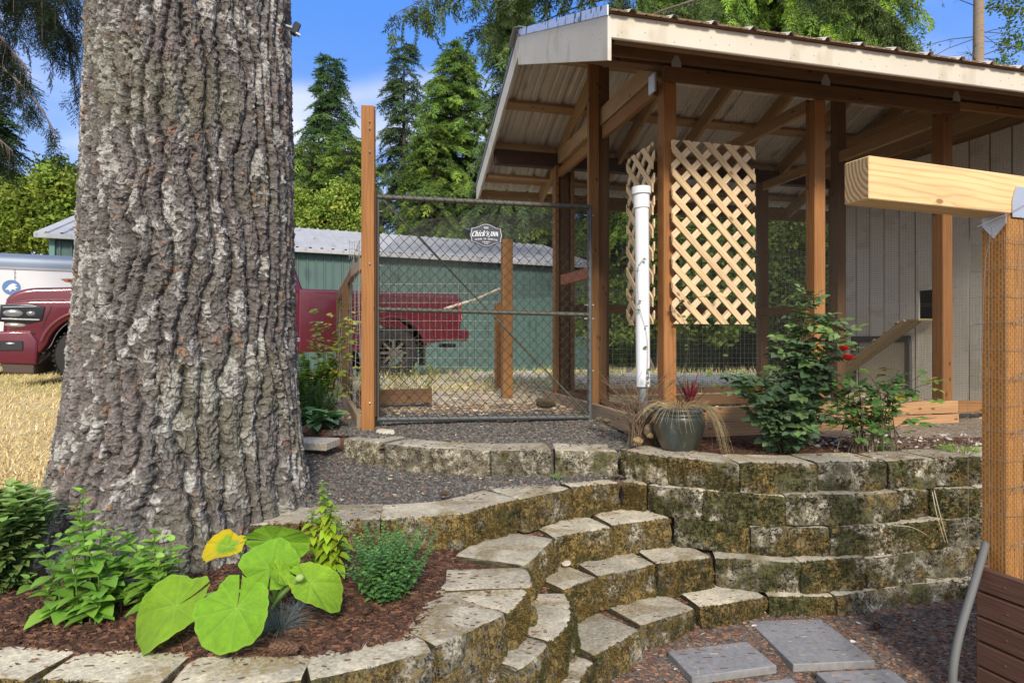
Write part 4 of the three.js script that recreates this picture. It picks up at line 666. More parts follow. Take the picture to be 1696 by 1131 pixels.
// ---------- fence running back from the gate post ----------
{
  const f = thing('garden_fence', 'low timber fence with sloping rails and welded wire running back from the gate post', 'fence', P(575, 660, 5.6).setY(0.75));
  const wm = (a, b, w, h) => timber(a, b, w, h);
  part(f, 'rail', wm(P(601, 437, 4.2), P(585, 450, 4.9), 0.04, 0.085), MW.grey); part(f, 'rail', wm(P(586, 450, 4.88), P(561, 492, 6.6), 0.04, 0.085), MW.brown);
  part(f, 'bottom_rail', wm(P(595, 699, 4.17), P(550, 626, 6.7), 0.035, 0.10), MW.grey);
  part(f, 'post', timber(P(575, 668, 5.3), P(575, 470, 5.3), 0.088, 0.088, new V3(0.2, 0, 1)), MW.brown); part(f, 'post', timber(P(564, 640, 6.5), P(564, 484, 6.5), 0.088, 0.088, new V3(0.2, 0, 1)), MW.brown);
  const out = [], A0 = P(598, 690, 4.2), B0 = P(553, 622, 6.7), A1 = P(598, 400, 4.2), B1 = P(562, 470, 6.7), rg = rng(5);
  for (let i = 0; i <= 17; i++) { const t = i / 17, j = () => rr(rg, -0.012, 0.012); out.push(wire([0, 0.35, 0.7, 1].map((u) => A0.clone().lerp(A1, t).lerp(B0.clone().lerp(B1, t), u).add(new V3(j(), j(), j()))), 0.0018, 4)); }
  for (let i = 0; i <= 16; i++) { const u = i / 16, j = () => rr(rg, -0.014, 0.014); out.push(wire([0, 0.3, 0.6, 1].map((t) => A0.clone().lerp(B0, u).lerp(A1.clone().lerp(B1, u), t).add(new V3(j(), j(), j()))), 0.0018, 4)); }
  const wm2 = part(f, 'welded_wire', join(out), wireGalv); wm2.userData.kind = 'stuff';
  const cage = []; for (let i = 0; i < 6; i++) cage.push(wire([P(578 + i * 4, 430 - i, 4.8), P(579 + i * 4, 398 + (i % 2) * 3, 4.8)], 0.0018, 4)); for (const y of [400, 412, 424]) cage.push(wire([P(577, y, 4.8), P(588, y + 1, 4.8), P(600, y - 3, 4.8)], 0.0018, 4));
  const w3 = part(f, 'wire_offcut', join(cage), wireGalv); w3.userData.kind = 'stuff';
}
// ---------- beyond the gate: posts, wire, netting, a sleeper ----------
{
  const post = (label, px0, px1, y0, y1, D, m) => { const c = P((px0 + px1) / 2, y1, D), t = thing('fence_post', label, 'post', c.clone()); part(t, 'shaft', timber(P((px0 + px1) / 2, y1 + 6, D), P((px0 + px1) / 2, y0, D), (px1 - px0) / FPX * D, 0.088, new V3(0.25, 0, 1).normalize()), m); return t; };
  post('taller square timber post standing in the yard behind the gate, below the sign', 831, 848, 397, 655, 5.7, MW.cedar);
  post('shorter square orange post standing just behind the taller yard post', 820, 834, 502, 641, 6.9, MW.post);
  const yf = thing('wire_fence', 'welded wire fence strung across the sunny yard behind the gate', 'fence', P(760, 640, 6.6).setY(0.8));
  const a = P(560, 600, 6.9), b = P(826, 600, 6.86), c = P(1040, 600, 6.4), out = [];
  const L1 = (y) => [a, b, c].map((p) => p.clone().setY(y));
  for (let k = 0; k < 12; k++) { const y = 0.86 + k * 0.105, q = L1(y); out.push(wire([q[0], q[0].clone().lerp(q[1], 0.5).add(new V3(0, -0.012 + 0.02 * ih(k, 1, 1), 0)), q[1], q[1].clone().lerp(q[2], 0.5).add(new V3(0, -0.008, 0)), q[2]], 0.0022, 3)); }
  for (let k = 0; k < 46; k++) { const p = k < 28 ? a.clone().lerp(b, k / 28) : b.clone().lerp(c, (k - 28) / 18); out.push(wire([p.clone().setY(0.84), p.clone().setY(2.02)], 0.0014, 3)); }
  const m = part(yf, 'welded_wire', join(out), std({ color: C(0.5, 0.47, 0.36), metalness: 0.3, roughness: 0.5 })); m.userData.kind = 'stuff';
  const nt = thing('shade_net', 'grey see-through netting draped high across the yard behind the gate', 'netting', P(800, 470, 7.4));
  clothOf('netting', [P(630, 470, 7.3), P(720, 460, 7.3), P(850, 460, 7.2), P(985, 465, 6.9)], (u) => P(0, mix(505, 492, u), 7.3).y, (u) => P(0, u < 0.27 ? mix(418, 362, u / 0.27) : mix(362, 350, (u - 0.27) / 0.73), 7.3).y, 91, nt);
  const sl = thing('garden_sleeper', 'dark timber sleeper edging a bed just behind the gate', 'timber', P(660, 665, 4.9).setY(0.79));
  part(sl, 'beam', timber(P(590, 658, 5.0), P(715, 655, 5.1), 0.09, 0.115), MW.brown);
  const rd = thing('rail', 'reddish painted rail joining two posts behind the gate latch', 'rail', P(950, 460, 4.9)); part(rd, 'board', timber(P(931, 464, 5.1), P(978, 452, 4.6), 0.03, 0.085), wood(C(0.42, 0.15, 0.075)));
  const pl = thing('pole', 'pale bare pole leaning out of the truck bed', 'pole', P(745, 508, 8.4)); part(pl, 'shaft', wire([P(735, 512, 9.0), P(790, 495, 8.9), P(828, 478, 8.8)], 0.022, 8, 0.9), wood(C(0.6, 0.54, 0.44)));
}
// ---------- white pipe by the corner post ----------
{
  const b = P(1063, 690, 3.80).setY(0.74), D = 3.80, t = thing('standpipe', 'white plastic pipe with a socket cap standing at the corner of the run', 'pipe', b.clone());
  const x0 = P(1065.5, 640, D), x1 = P(1063, 330, D);
  part(t, 'shaft', pipe(x0, x1, 0.0435, 28), pvc);
  part(t, 'socket', join([pipe(P(1063, 345, D), P(1062.6, 322, D), 0.050, 28), pipe(P(1062.6, 322, D), P(1062.4, 310.5, D), 0.060, 28)]), pvc);
  part(t, 'print', pipe(P(1073, 480, D - 0.0), P(1072.3, 380, D), 0.0062, 6), std({ color: C(0.72, 0.66, 0.66), roughness: 0.5 }));
  part(t, 'stake', join([pipe(P(1066, 690, D), P(1066, 636, D), 0.026, 14)]), galvDull);
}
// ---------- unfinished arbour frame and planter at the right ----------
{
  const T2 = 18.7 * Math.PI / 180, u2 = new V3(Math.cos(T2), 0, -Math.sin(T2)), v2 = new V3(-Math.sin(T2), 0, -Math.cos(T2));
  const bl = P(1440.5, 329, 1.94), tl = P(1440.5, 257, 1.94), hh = tl.y - bl.y, dp = 0.0955;
  const fr = thing('arbour_frame', 'new pale timber beam on a treated post at the right edge, front of the run', 'arbour', bl.clone().addScaledVector(u2, 0.7).setY(0));
  const c = bl.clone().lerp(tl, 0.5).addScaledVector(v2, dp / 2), L = 1.5;
  part(fr, 'beam', timber(c, c.clone().addScaledVector(u2, L).add(new V3(0, -0.004, 0)), dp, hh, up, 0.003), MW.fresh);
  const endM = std({ color: C(0.50, 0.33, 0.16), map: tex(256, 256, (u, v) => { const r = Math.hypot((u - 1.25) * 1.0, (v - 0.95)) * 44 + 3 * fbm(u * 4, v * 4, 503, 3); return 0.72 + 0.28 * Math.sin(r) - 0.2 * (fbm(u * 40, v * 40, 507, 2) - 0.5); }), roughness: 0.9 });
  const eg = new THREE.BoxGeometry(dp - 0.006, hh - 0.006, 0.001); part(fr, 'end_grain', eg.applyMatrix4(basis(c.clone().addScaledVector(u2, -0.0006), v2.clone().negate(), up, u2.clone().negate())), endM);
  const pf = bl.clone().addScaledVector(u2, 0.655), pw = 0.0885, pc = pf.clone().addScaledVector(u2, pw / 2).addScaledVector(v2, pw / 2 + 0.003);
  part(fr, 'post', timber(pc.clone().setY(0.1), pc.clone().setY(bl.y - 0.001), pw, pw, v2), MW.treated);
  const plate = new THREE.Shape([[-0.04, 0], [-0.04, -0.035], [0, -0.085], [0.04, -0.035], [0.04, 0]].map((a) => new V2(...a)));
  const hole = new THREE.Path(); hole.absarc(0, -0.045, 0.008, 0, 7); plate.holes.push(hole);
  part(fr, 'bracket_plate', new THREE.ExtrudeGeometry(plate, { depth: 0.003, bevelEnabled: false }).applyMatrix4(basis(pf.clone().addScaledVector(v2, pw / 2).addScaledVector(u2, -0.004).setY(bl.y - 0.001), v2.clone().negate(), up, u2.clone().negate())), galv);
  const plate2 = new THREE.Shape([[-0.045, -0.06], [0.045, -0.06], [0.045, 0.0], [0.025, 0.05], [-0.025, 0.05], [-0.045, 0.0]].map((a) => new V2(...a))); const h2 = new THREE.Path(); h2.absarc(-0.005, 0.02, 0.008, 0, 7); plate2.holes.push(h2);
  part(fr, 'bracket_plate', new THREE.ExtrudeGeometry(plate2, { depth: 0.003, bevelEnabled: false }).applyMatrix4(basis(pf.clone().addScaledVector(u2, pw / 2 + 0.016).addScaledVector(v2, -0.002).setY(bl.y + 0.045), u2, up, v2.clone().negate())), galv);
  // loose welded wire round the post
  const rg = rng(31), out = [], off = (u, y, o) => pf.clone().addScaledVector(u2, u).addScaledVector(v2, o).setY(y), j = () => rr(rg, -0.006, 0.006);
  const yTop = bl.y - 0.10;
  for (let k = 0; k < 11; k++) { const y = yTop - k * 0.098; out.push(wire([off(-0.02, y + j(), 0.12), off(-0.012, y + j(), 0.06), off(-0.006, y + j(), -0.004), off(0.03, y + j() + 0.003, -0.012), off(0.10, y + j() + 0.008, -0.02)], 0.0011, 4)); }
  for (const [u, o] of [[-0.02, 0.12], [-0.012, 0.062], [-0.008, 0.008], [0.035, -0.012], [0.075, -0.016]]) out.push(wire([0, 0.2, 0.4, 0.6, 0.8, 1].map((f) => off(u + j(), mix(yTop + 0.03, 0.2, f), o + j())), 0.0011, 4));
  out.push(wire(curve([off(-0.13, bl.y - 0.055, 0.02), off(-0.05, bl.y - 0.02, 0.0), off(0.0, bl.y + 0.0, -0.012), off(0.09, bl.y + 0.05, -0.03)], 12), 0.0013, 4));
  out.push(wire(curve([off(-0.09, bl.y - 0.04, 0.02), off(-0.07, bl.y - 0.06, 0.01), off(-0.07, bl.y - 0.16, 0.03), off(-0.06, bl.y - 0.5, 0.05), off(-0.075, bl.y - 0.62, 0.05)], 20), 0.0012, 4));
  out.push(wire(curve([off(0.05, bl.y + 0.0, -0.02), off(0.06, bl.y - 0.03, -0.03), off(0.045, bl.y - 0.2, -0.02), off(0.05, bl.y - 0.24, -0.03)], 14), 0.0013, 4));
  for (let k = 0; k < 5; k++) { const y = yTop - 0.28 - k * 0.2; out.push(wire(curve([off(0.02, y, -0.014), off(0.03, y + 0.012, -0.024), off(0.04, y, -0.018), off(0.03, y - 0.012, -0.024), off(0.02, y + 0.004, -0.016), off(0.005, y - 0.02, -0.012)], 14), 0.0013, 4)); }
  const wm = part(fr, 'welded_wire', join(out), std({ color: C(0.24, 0.22, 0.19), metalness: 0.4, roughness: 0.5 })); wm.userData.kind = 'stuff';
  // planter of dark boards
  const a = P(1620, 934, 2.20), yT = a.y, vN = v2.clone().negate(), box = thing('planter_box', 'planter of dark brown horizontal boards at the foot of the treated post', 'planter', a.clone().setY(0));
  for (let k = 0; k < 7; k++) { const y = yT - 0.048 - k * 0.0905, p = a.clone().setY(y); part(box, 'board', timber(p, p.clone().addScaledVector(vN, 0.95), 0.024, 0.086, up, 0.006), MW.boxBrown); const p2 = p.clone().addScaledVector(u2, 0.014); part(box, 'board', timber(p2.clone().addScaledVector(v2, 0.001), p2.clone().addScaledVector(u2, 1.1), 0.024, 0.086, up, 0.006), MW.boxBrown); for (const s of [0.09]) part(box, 'screw', pipe(p.clone().addScaledVector(vN, s + 0.02 * ih(k, 1, 1)).addScaledVector(u2, -0.011), p.clone().addScaledVector(vN, s + 0.02 * ih(k, 1, 1)).addScaledVector(u2, -0.0135), 0.004, 8), std({ color: C(0.30, 0.18, 0.06), metalness: 0.6, roughness: 0.5 })); }
  part(box, 'soil', new THREE.BoxGeometry(1.0, 0.02, 0.85).applyMatrix4(basis(a.clone().addScaledVector(u2, 0.53).addScaledVector(vN, 0.46).setY(yT - 0.06), u2, up, v2.clone().negate())), MG.mulch);
  // bent conduit hoop
  const hp = thing('hoop_pipe', 'bent grey metal pipe leaning beside the dark planter box', 'pipe', P(1580, 1131, 2.02));
  part(hp, 'tube', wire(curve([P(1578, 1150, 2.02), P(1580, 1105, 2.03), P(1590, 1050, 2.06), P(1612, 975, 2.12), P(1634, 900, 2.22)], 24), 0.0130, 14), std({ color: C(0.14, 0.14, 0.13), metalness: 0.1, roughness: 0.7 }));
  part(hp, 'tie', wire([0, 1, 2, 3, 4, 5, 6].map((i) => P(1590.5, 1058, 2.065).add(new V3(Math.cos(i * 1.05) * 0.018, 0.004 * i - 0.01, Math.sin(i * 1.05) * 0.018))), 0.003, 5), black);
}
// ---------- pickup truck ----------
{
  const rear = new V2(-1.83, 9.55), front = new V2(-5.62, 7.72), fd = new V2().subVectors(front, rear), WB = fd.length(); fd.normalize();
  const gy = 0.765, X = new V3(fd.x, 0, -fd.y), Z = new V3().crossVectors(X, up);           // X forwards, Z to the far side
  if (Z.z > 0) Z.negate();
  const o = new V3(rear.x, gy, -rear.y).addScaledVector(Z, 0.13), M = basis(o, X, up, Z);     // origin: on the ground below the near rear wheel's face
  const truck = thing('pickup_truck', 'dark red pickup truck parked beyond the fir, its bed showing behind the gate', 'pickup truck', o.clone());
  const paint = phy({ color: C(0.13, 0.007, 0.018), roughness: 0.38, clearcoat: 1, clearcoatRoughness: 0.08, metalness: 0.25 });
  const trim = std({ color: C(0.018, 0.018, 0.02), roughness: 0.6 }), chrome = std({ color: C(0.65, 0.65, 0.67), metalness: 0.9, roughness: 0.25 }), glass = phy({ color: C(0.03, 0.035, 0.04), roughness: 0.05, metalness: 0.1, clearcoat: 1 });
  const rubber = std({ color: C(0.022, 0.021, 0.020), roughness: 0.85 }), rimM = std({ color: C(0.19, 0.155, 0.125), metalness: 0.55, roughness: 0.5 });
  const ad = (n, g, m, l) => part(truck, n, g.applyMatrix4(M), m, l);
  const side = (pts, z0, z1, bev = 0.03, holes) => { const s = new THREE.Shape(); pts.forEach((p, i) => i === 0 ? s.moveTo(p[0], p[1]) : p.length === 2 ? s.lineTo(p[0], p[1]) : s.quadraticCurveTo(p[0], p[1], p[2], p[3])); const g = new THREE.ExtrudeGeometry(s, { depth: z1 - z0 - 2 * bev, bevelEnabled: true, bevelSize: bev, bevelThickness: bev, bevelSegments: 4, curveSegments: 24 }); g.translate(0, 0, z0 + bev); return toCreasedNormals(g, 0.6); };
  const arc = (cx, cy, r, a0, a1, n = 18) => Array.from({ length: n + 1 }, (_, i) => { const a = mix(a0, a1, i / n); return [cx + Math.cos(a) * r, cy + Math.sin(a) * r]; });
  const rw = 0.41, AR = 0.535, b = 0.035;
  // bed side (near and far), with its arch; x = 0 at the rear axle
  const bedPts = [[-1.10, 0.66], [-1.13, 1.28], [-1.10, 1.335], [1.42, 1.345], [1.42, 0.47], ...arc(0, 0.46, AR, 0.02, Math.PI - 0.28), [-0.62, 0.60]];
  ad('bed_side', side(bedPts.map((p) => [p[0], p[1]]), 0.0, 0.16, b), paint); ad('bed_side', side(bedPts.map((p) => [p[0], p[1]]), 1.82, 1.98, b), paint);
  ad('bed_rail', chamfer(2.5, 0.03, 0.12, 0.01).applyMatrix4(place(new V3(0.16, 1.372, 0.08), 0, 0, 0, 1)), paint);
  ad('tailgate', chamfer(0.07, 0.62, 1.72, 0.02).applyMatrix4(place(new V3(-1.10, 1.02, 0.99), 0, 0, 0, 1)), paint);
  ad('bed_floor', chamfer(2.5, 0.05, 1.7, 0.01).applyMatrix4(place(new V3(0.03, 0.78, 0.99), 0, 0, 0, 1)), trim); ad('bed_front', chamfer(0.05, 0.55, 1.7, 0.01).applyMatrix4(place(new V3(1.41, 1.06, 0.99), 0, 0, 0, 1)), paint);
  ad('arch_lip', new THREE.TorusGeometry(AR + 0.012, 0.02, 8, 40, Math.PI - 0.2).applyMatrix4(place(new V3(0, 0.45, 0.012), 0, 0, 0.06, 1, 1, 0.8)), paint); ad('wheel_well', new THREE.CylinderGeometry(AR - 0.005, AR - 0.005, 0.5, 30, 1, true, Math.PI / 2, Math.PI).applyMatrix4(place(new V3(0, 0.46, 0.3), Math.PI / 2, 0, 0, 1)), trim);
  ad('rear_bumper', chamfer(0.17, 0.20, 1.94, 0.035).applyMatrix4(place(new V3(-1.21, 0.70, 0.98), 0, 0, 0, 1)), paint); ad('tail_light', chamfer(0.04, 0.34, 0.13, 0.012).applyMatrix4(place(new V3(-1.125, 1.10, 0.05), 0, 0, 0, 1)), phy({ color: C(0.30, 0.01, 0.012), roughness: 0.15, clearcoat: 1 })); ad('reverse_light', chamfer(0.03, 0.07, 0.09, 0.008).applyMatrix4(place(new V3(-1.142, 1.01, 0.055), 0, 0, 0, 1)), std({ color: C(0.8, 0.8, 0.8), roughness: 0.2 }));
  ad('tow_bar', chamfer(0.3, 0.07, 0.09, 0.01).applyMatrix4(place(new V3(-1.25, 0.52, 0.98), 0, 0, 0, 1)), trim); ad('mud_flap', chamfer(0.02, 0.36, 0.3, 0.004).applyMatrix4(place(new V3(-0.52, 0.38, 0.18), 0, 0, 0, 1)), rubber);
  ad('chassis', chamfer(5.0, 0.14, 1.1, 0.02).applyMatrix4(place(new V3(1.9, 0.52, 0.99), 0, 0, 0, 1)), trim); ad('rear_axle', pipe(new V3(0, rw, 0.2), new V3(0, rw, 1.8), 0.06, 10), trim);
  // cab
  const f = WB - 0.17, fb = WB, cab = [[1.46, 0.50], [1.46, 1.30], [1.47, 1.34, 1.50, 1.40], [1.64, 1.84], [1.70, 1.93, 1.84, 1.95], [2.72, 1.95], [2.84, 1.94, 2.92, 1.88], [3.52, 1.36], [3.52, 0.50]];
  ad('cab', side(cab, 0.02, 1.96, 0.10), paint); ad('side_window', side([[1.72, 1.40], [1.82, 1.82], [2.72, 1.83], [3.20, 1.40]], 0.0, 0.06, 0.012), glass); ad('windscreen', chamfer(0.02, 0.72, 1.5, 0.006).applyMatrix4(place(new V3(3.245, 1.63, 0.99), 0, 0, 0.85, 1)), glass);
  ad('door_trim', chamfer(2.0, 0.06, 0.03, 0.01).applyMatrix4(place(new V3(2.3, 0.62, 0.02), 0, 0, 0, 1)), chrome); for (const x of [2.05, 3.1]) ad('door_handle', chamfer(0.16, 0.03, 0.03, 0.008).applyMatrix4(place(new V3(x, 1.24, 0.005), 0, 0, 0, 1)), chrome);
  // front: fender and hood, with the arch cut out
  const nose = fb + 0.68, fen = [[3.50, 0.46], [3.50, 1.12], [nose - 0.25, 1.08], [nose, 1.04], [nose + 0.02, 0.72], [nose - 0.02, 0.60], [f + 0.56, 0.50], ...arc(f, 0.46, AR - 0.01, 0.24, Math.PI - 0.02)];
  ad('fender', side(fen, 0.0, 0.30, 0.05), paint); ad('fender', side(fen, 1.68, 1.98, 0.05), paint);
  const hood = [[3.45, 1.05], [3.45, 1.27], [3.9, 1.28], [fb + 0.40, 1.235], [fb + 0.62, 1.215, fb + 0.68, 1.11], [fb + 0.69, 1.02]];
  ad('hood', side(hood, 0.04, 1.94, 0.05), paint); ad('hood_ridge', side([[3.5, 1.26], [3.5, 1.32], [fb + 0.1, 1.295], [fb + 0.5, 1.215]], 0.42, 1.56, 0.05), paint);
  ad('grille', chamfer(0.06, 0.42, 1.25, 0.03).applyMatrix4(place(new V3(nose + 0.03, 0.92, 0.99), 0, 0, 0, 1)), trim); for (const y of [0.82, 0.92, 1.02]) ad('grille_bar', chamfer(0.03, 0.03, 1.2, 0.01).applyMatrix4(place(new V3(nose + 0.065, y, 0.99), 0, 0, 0, 1)), chrome);
  ad('front_bumper', side([[f + 0.60, 0.33], [f + 0.585, 0.60], [fb + 0.48, 0.695], [nose + 0.07, 0.695], [nose + 0.13, 0.66], [nose + 0.14, 0.46], [nose + 0.10, 0.35]], -0.02, 2.0, 0.03), paint); ad('air_dam', side([[f + 0.62, 0.20], [f + 0.62, 0.345], [nose + 0.08, 0.345], [nose + 0.04, 0.22]], 0.01, 1.95, 0.02), std({ color: C(0.085, 0.06, 0.05), roughness: 0.8 }));
  ad('bumper_crease', chamfer(nose - fb - 0.36, 0.012, 0.02, 0.004).applyMatrix4(place(new V3((nose + fb + 0.5) / 2 - 0.02, 0.702, -0.004), 0, 0, 0, 1)), trim); ad('fender_seam', chamfer(0.012, 0.30, 0.012, 0.003).applyMatrix4(place(new V3(fb + 0.30, 0.90, -0.001), 0, 0, 0.35, 1)), trim);
  // headlight wrapping the corner, fog lamp below
  const hl = side([[fb + 0.36, 0.87], [fb + 0.33, 1.02], [fb + 0.47, 1.055], [nose + 0.07, 1.035], [nose + 0.08, 0.86], [fb + 0.47, 0.835]], -0.012, 0.34, 0.02);
  ad('headlight', hl, std({ color: C(0.03, 0.03, 0.032), roughness: 0.25, metalness: 0.4 }));
  for (const [x, y, l, h] of [[nose - 0.04, 0.95, 0.22, 0.10], [fb + 0.46, 0.95, 0.10, 0.07]]) ad('lamp', new THREE.SphereGeometry(0.5, 20, 12).applyMatrix4(place(new V3(x, y, -0.002), 0, 0, 0, l, h, 0.05)), std({ color: C(0.30, 0.31, 0.31), roughness: 0.12, metalness: 0.55 }));
  ad('headlight_strip', chamfer(0.38, 0.018, 0.02, 0.006).applyMatrix4(place(new V3(fb + 0.56, 0.874, -0.014), 0, 0, 0.02, 1)), std({ color: C(0.68, 0.68, 0.68), roughness: 0.2, metalness: 0.5 })); ad('headlight_strip', chamfer(0.34, 0.014, 0.02, 0.005).applyMatrix4(place(new V3(fb + 0.57, 1.03, -0.014), 0, 0, -0.05, 1)), chrome);
  ad('turn_lamp', new THREE.SphereGeometry(0.5, 16, 10).applyMatrix4(place(new V3(nose - 0.06, 0.80, -0.002), 0, 0, 0.05, 0.22, 0.06, 0.05)), std({ color: C(0.40, 0.37, 0.31), roughness: 0.15, metalness: 0.4 }));
  ad('fog_lamp', chamfer(0.24, 0.13, 0.05, 0.02).applyMatrix4(place(new V3(nose - 0.03, 0.54, -0.006), 0, 0, 0, 1)), trim); ad('fog_lens', new THREE.SphereGeometry(0.5, 14, 10).applyMatrix4(place(new V3(nose - 0.02, 0.57, -0.03), 0, 0, 0, 0.10, 0.03, 0.03)), chrome);
  ad('wheel_well', new THREE.CylinderGeometry(AR - 0.02, AR - 0.02, 0.5, 30, 1, true, Math.PI / 2, Math.PI).applyMatrix4(place(new V3(f, 0.46, 0.3), Math.PI / 2, 0, 0, 1)), trim); ad('arch_lip', new THREE.TorusGeometry(AR + 0.005, 0.025, 8, 40, Math.PI - 0.5).applyMatrix4(place(new V3(f, 0.46, 0.0), 0, 0, 0.25, 1, 1, 0.8)), paint);
  // wheels
  const wheelAt = (x, z, flip) => {
    const pr = [[0.24, -0.13], [0.30, -0.14], [0.375, -0.135], [0.402, -0.10], [0.408, -0.03], [0.408, 0.03], [0.402, 0.10], [0.375, 0.135], [0.30, 0.14], [0.24, 0.13]].map((a) => new V2(...a));
    const c = new V3(x, rw, z), ty = ad('wheel', new THREE.LatheGeometry(pr, 48).applyMatrix4(place(c, Math.PI / 2, 0, 0, 1)), rubber);
    const sub = (n, g, m) => part(ty, n, g.applyMatrix4(M), m);
    const lug = []; for (let i = 0; i < 40; i++) { const a = i / 40 * 6.2832; lug.push(chamfer(0.03, 0.02, 0.26, 0.004).applyMatrix4(new THREE.Matrix4().makeTranslation(c.x, c.y, c.z).multiply(new THREE.Matrix4().makeRotationZ(a)).multiply(new THREE.Matrix4().makeTranslation(0, 0.408, 0)))); } sub('tread', join(lug), rubber);
    sub('rim', new THREE.LatheGeometry([[0.245, -0.12], [0.25, -0.11], [0.225, -0.09], [0.215, 0.1], [0.245, 0.12]].map((a) => new V2(...a)), 40).applyMatrix4(place(c, Math.PI / 2, 0, 0, 1)), rimM);
    const sp = []; for (let i = 0; i < 8; i++) { const a = i / 8 * 6.2832; sp.push(chamfer(0.045, 0.2, 0.03, 0.006).applyMatrix4(new THREE.Matrix4().makeTranslation(c.x, c.y, c.z + (flip ? 0.08 : -0.085)).multiply(new THREE.Matrix4().makeRotationZ(a)).multiply(new THREE.Matrix4().makeTranslation(0, 0.125, 0)))); } sub('spokes', join(sp), rimM);
    sub('hub', pipe(new V3(c.x, c.y, c.z - 0.11), new V3(c.x, c.y, c.z + 0.11), 0.06, 18), rimM);
  };
  wheelAt(0, 0.15, false); wheelAt(f, 0.15, false); wheelAt(0, 1.83, true); wheelAt(f, 1.83, true);
}
// ---------- cargo trailer ----------
{
  const X = new V3(0.92, 0, -0.39).normalize(), Z = new V3().crossVectors(up, X).negate(); if (Z.z > 0) Z.negate();
  const o = P(60, 565, 10.2).setY(0.58).addScaledVector(X, -2.6), M = basis(o, X, up, Z), t = thing('cargo_trailer', 'white box trailer with rounded grey top rail parked behind the truck', 'trailer', o.clone());
  const ad = (n, g, m, l) => part(t, n, g.applyMatrix4(M), m, l), white = std({ color: C(0.66, 0.66, 0.68), roughness: 0.4 }), alu = std({ color: C(0.17, 0.21, 0.28), metalness: 0.4, roughness: 0.5 });
  ad('body', chamfer(4.6, 1.62, 2.1, 0.01).applyMatrix4(place(new V3(2.3, 1.20, 1.06), 0, 0, 0, 1)), std({ color: C(0.6, 0.6, 0.62), roughness: 0.5 }));
  for (let i = 0; i < 4; i++) { ad('panel', chamfer(1.135, 1.58, 0.02, 0.004).applyMatrix4(place(new V3(0.59 + i * 1.144, 1.20, -0.004), 0, 0, 0, 1)), white); const rv = []; for (let k = 0; k < 22; k++) rv.push(pipe(new V3(0.03 + i * 1.144, 0.45 + k * 0.07, -0.012), new V3(0.03 + i * 1.144, 0.45 + k * 0.07, -0.02), 0.008, 6)); const m = ad('rivets', join(rv), std({ color: C(0.3, 0.3, 0.3) })); m.userData.kind = 'stuff'; }
  const pr = new THREE.Shape(); pr.moveTo(0, 0); pr.lineTo(0, 0.05); pr.quadraticCurveTo(0.0, 0.24, 0.2, 0.25); pr.lineTo(1.9, 0.25); pr.quadraticCurveTo(2.1, 0.24, 2.1, 0.05); pr.lineTo(2.1, 0);
  ad('roof', toCreasedNormals(new THREE.ExtrudeGeometry(pr, { depth: 4.62, bevelEnabled: false, curveSegments: 10 }), 0.5).applyMatrix4(new THREE.Matrix4().makeBasis(new V3(0, 0, 1), new V3(0, 1, 0), new V3(1, 0, 0)).setPosition(-0.01, 2.02, 0.0)), alu);
  ad('top_rail', chamfer(4.62, 0.05, 0.03, 0.008).applyMatrix4(place(new V3(2.3, 2.0, -0.012), 0, 0, 0, 1)), std({ color: C(0.30, 0.31, 0.33), metalness: 0.4, roughness: 0.5 }));
  // round blue emblem and a winged orange badge
  const disc = new THREE.CylinderGeometry(0.125, 0.125, 0.006, 32).rotateX(Math.PI / 2).translate(2.26, 1.68, -0.017); const em = ad('emblem', disc, std({ color: C(0.10, 0.20, 0.42), roughness: 0.4 }));
  const sw = new THREE.Shape([[-0.10, -0.05], [-0.03, 0.05], [0.03, 0.085], [0.10, 0.05], [0.05, 0.03], [0.11, 0.0], [0.06, -0.02], [0.08, -0.06], [0.02, -0.03], [-0.02, -0.09], [-0.04, -0.05]].map((a) => new V2(...a))); part(em, 'emblem_mark', new THREE.ExtrudeGeometry(sw, { depth: 0.003, bevelEnabled: false }).scale(0.83, 0.83, 1).translate(2.26, 1.68, -0.0245).applyMatrix4(M), std({ color: C(0.75, 0.76, 0.78), roughness: 0.4 }));
  const wing = new THREE.Shape([[-0.21, 0.05], [-0.08, 0.06], [0.21, 0.055], [0.13, 0.01], [0.06, -0.01], [0.03, -0.05], [0, -0.03], [-0.04, -0.055], [-0.07, -0.01], [-0.14, 0]].map((a) => new V2(...a))); const bd = ad('badge', new THREE.ExtrudeGeometry(wing, { depth: 0.004, bevelEnabled: false }).translate(3.14, 1.80, -0.018), std({ color: C(0.36, 0.13, 0.05), roughness: 0.4 }));
  part(bd, 'badge_bar', new THREE.BoxGeometry(0.2, 0.022, 0.003).translate(3.14, 1.825, -0.0205).applyMatrix4(M), std({ color: C(0.03, 0.02, 0.02) }));
  for (const x of [1.2, 3.9]) ad('wheel', new THREE.TorusGeometry(0.24, 0.1, 10, 24).applyMatrix4(place(new V3(x, 0.30, 0.12), 0, 0, 0, 1)), std({ color: C(0.02, 0.02, 0.02) }));
  ad('tongue', chamfer(1.2, 0.1, 0.1, 0.01).applyMatrix4(place(new V3(-0.6, 0.42, 1.05), 0, 0, 0, 1)), black);
}
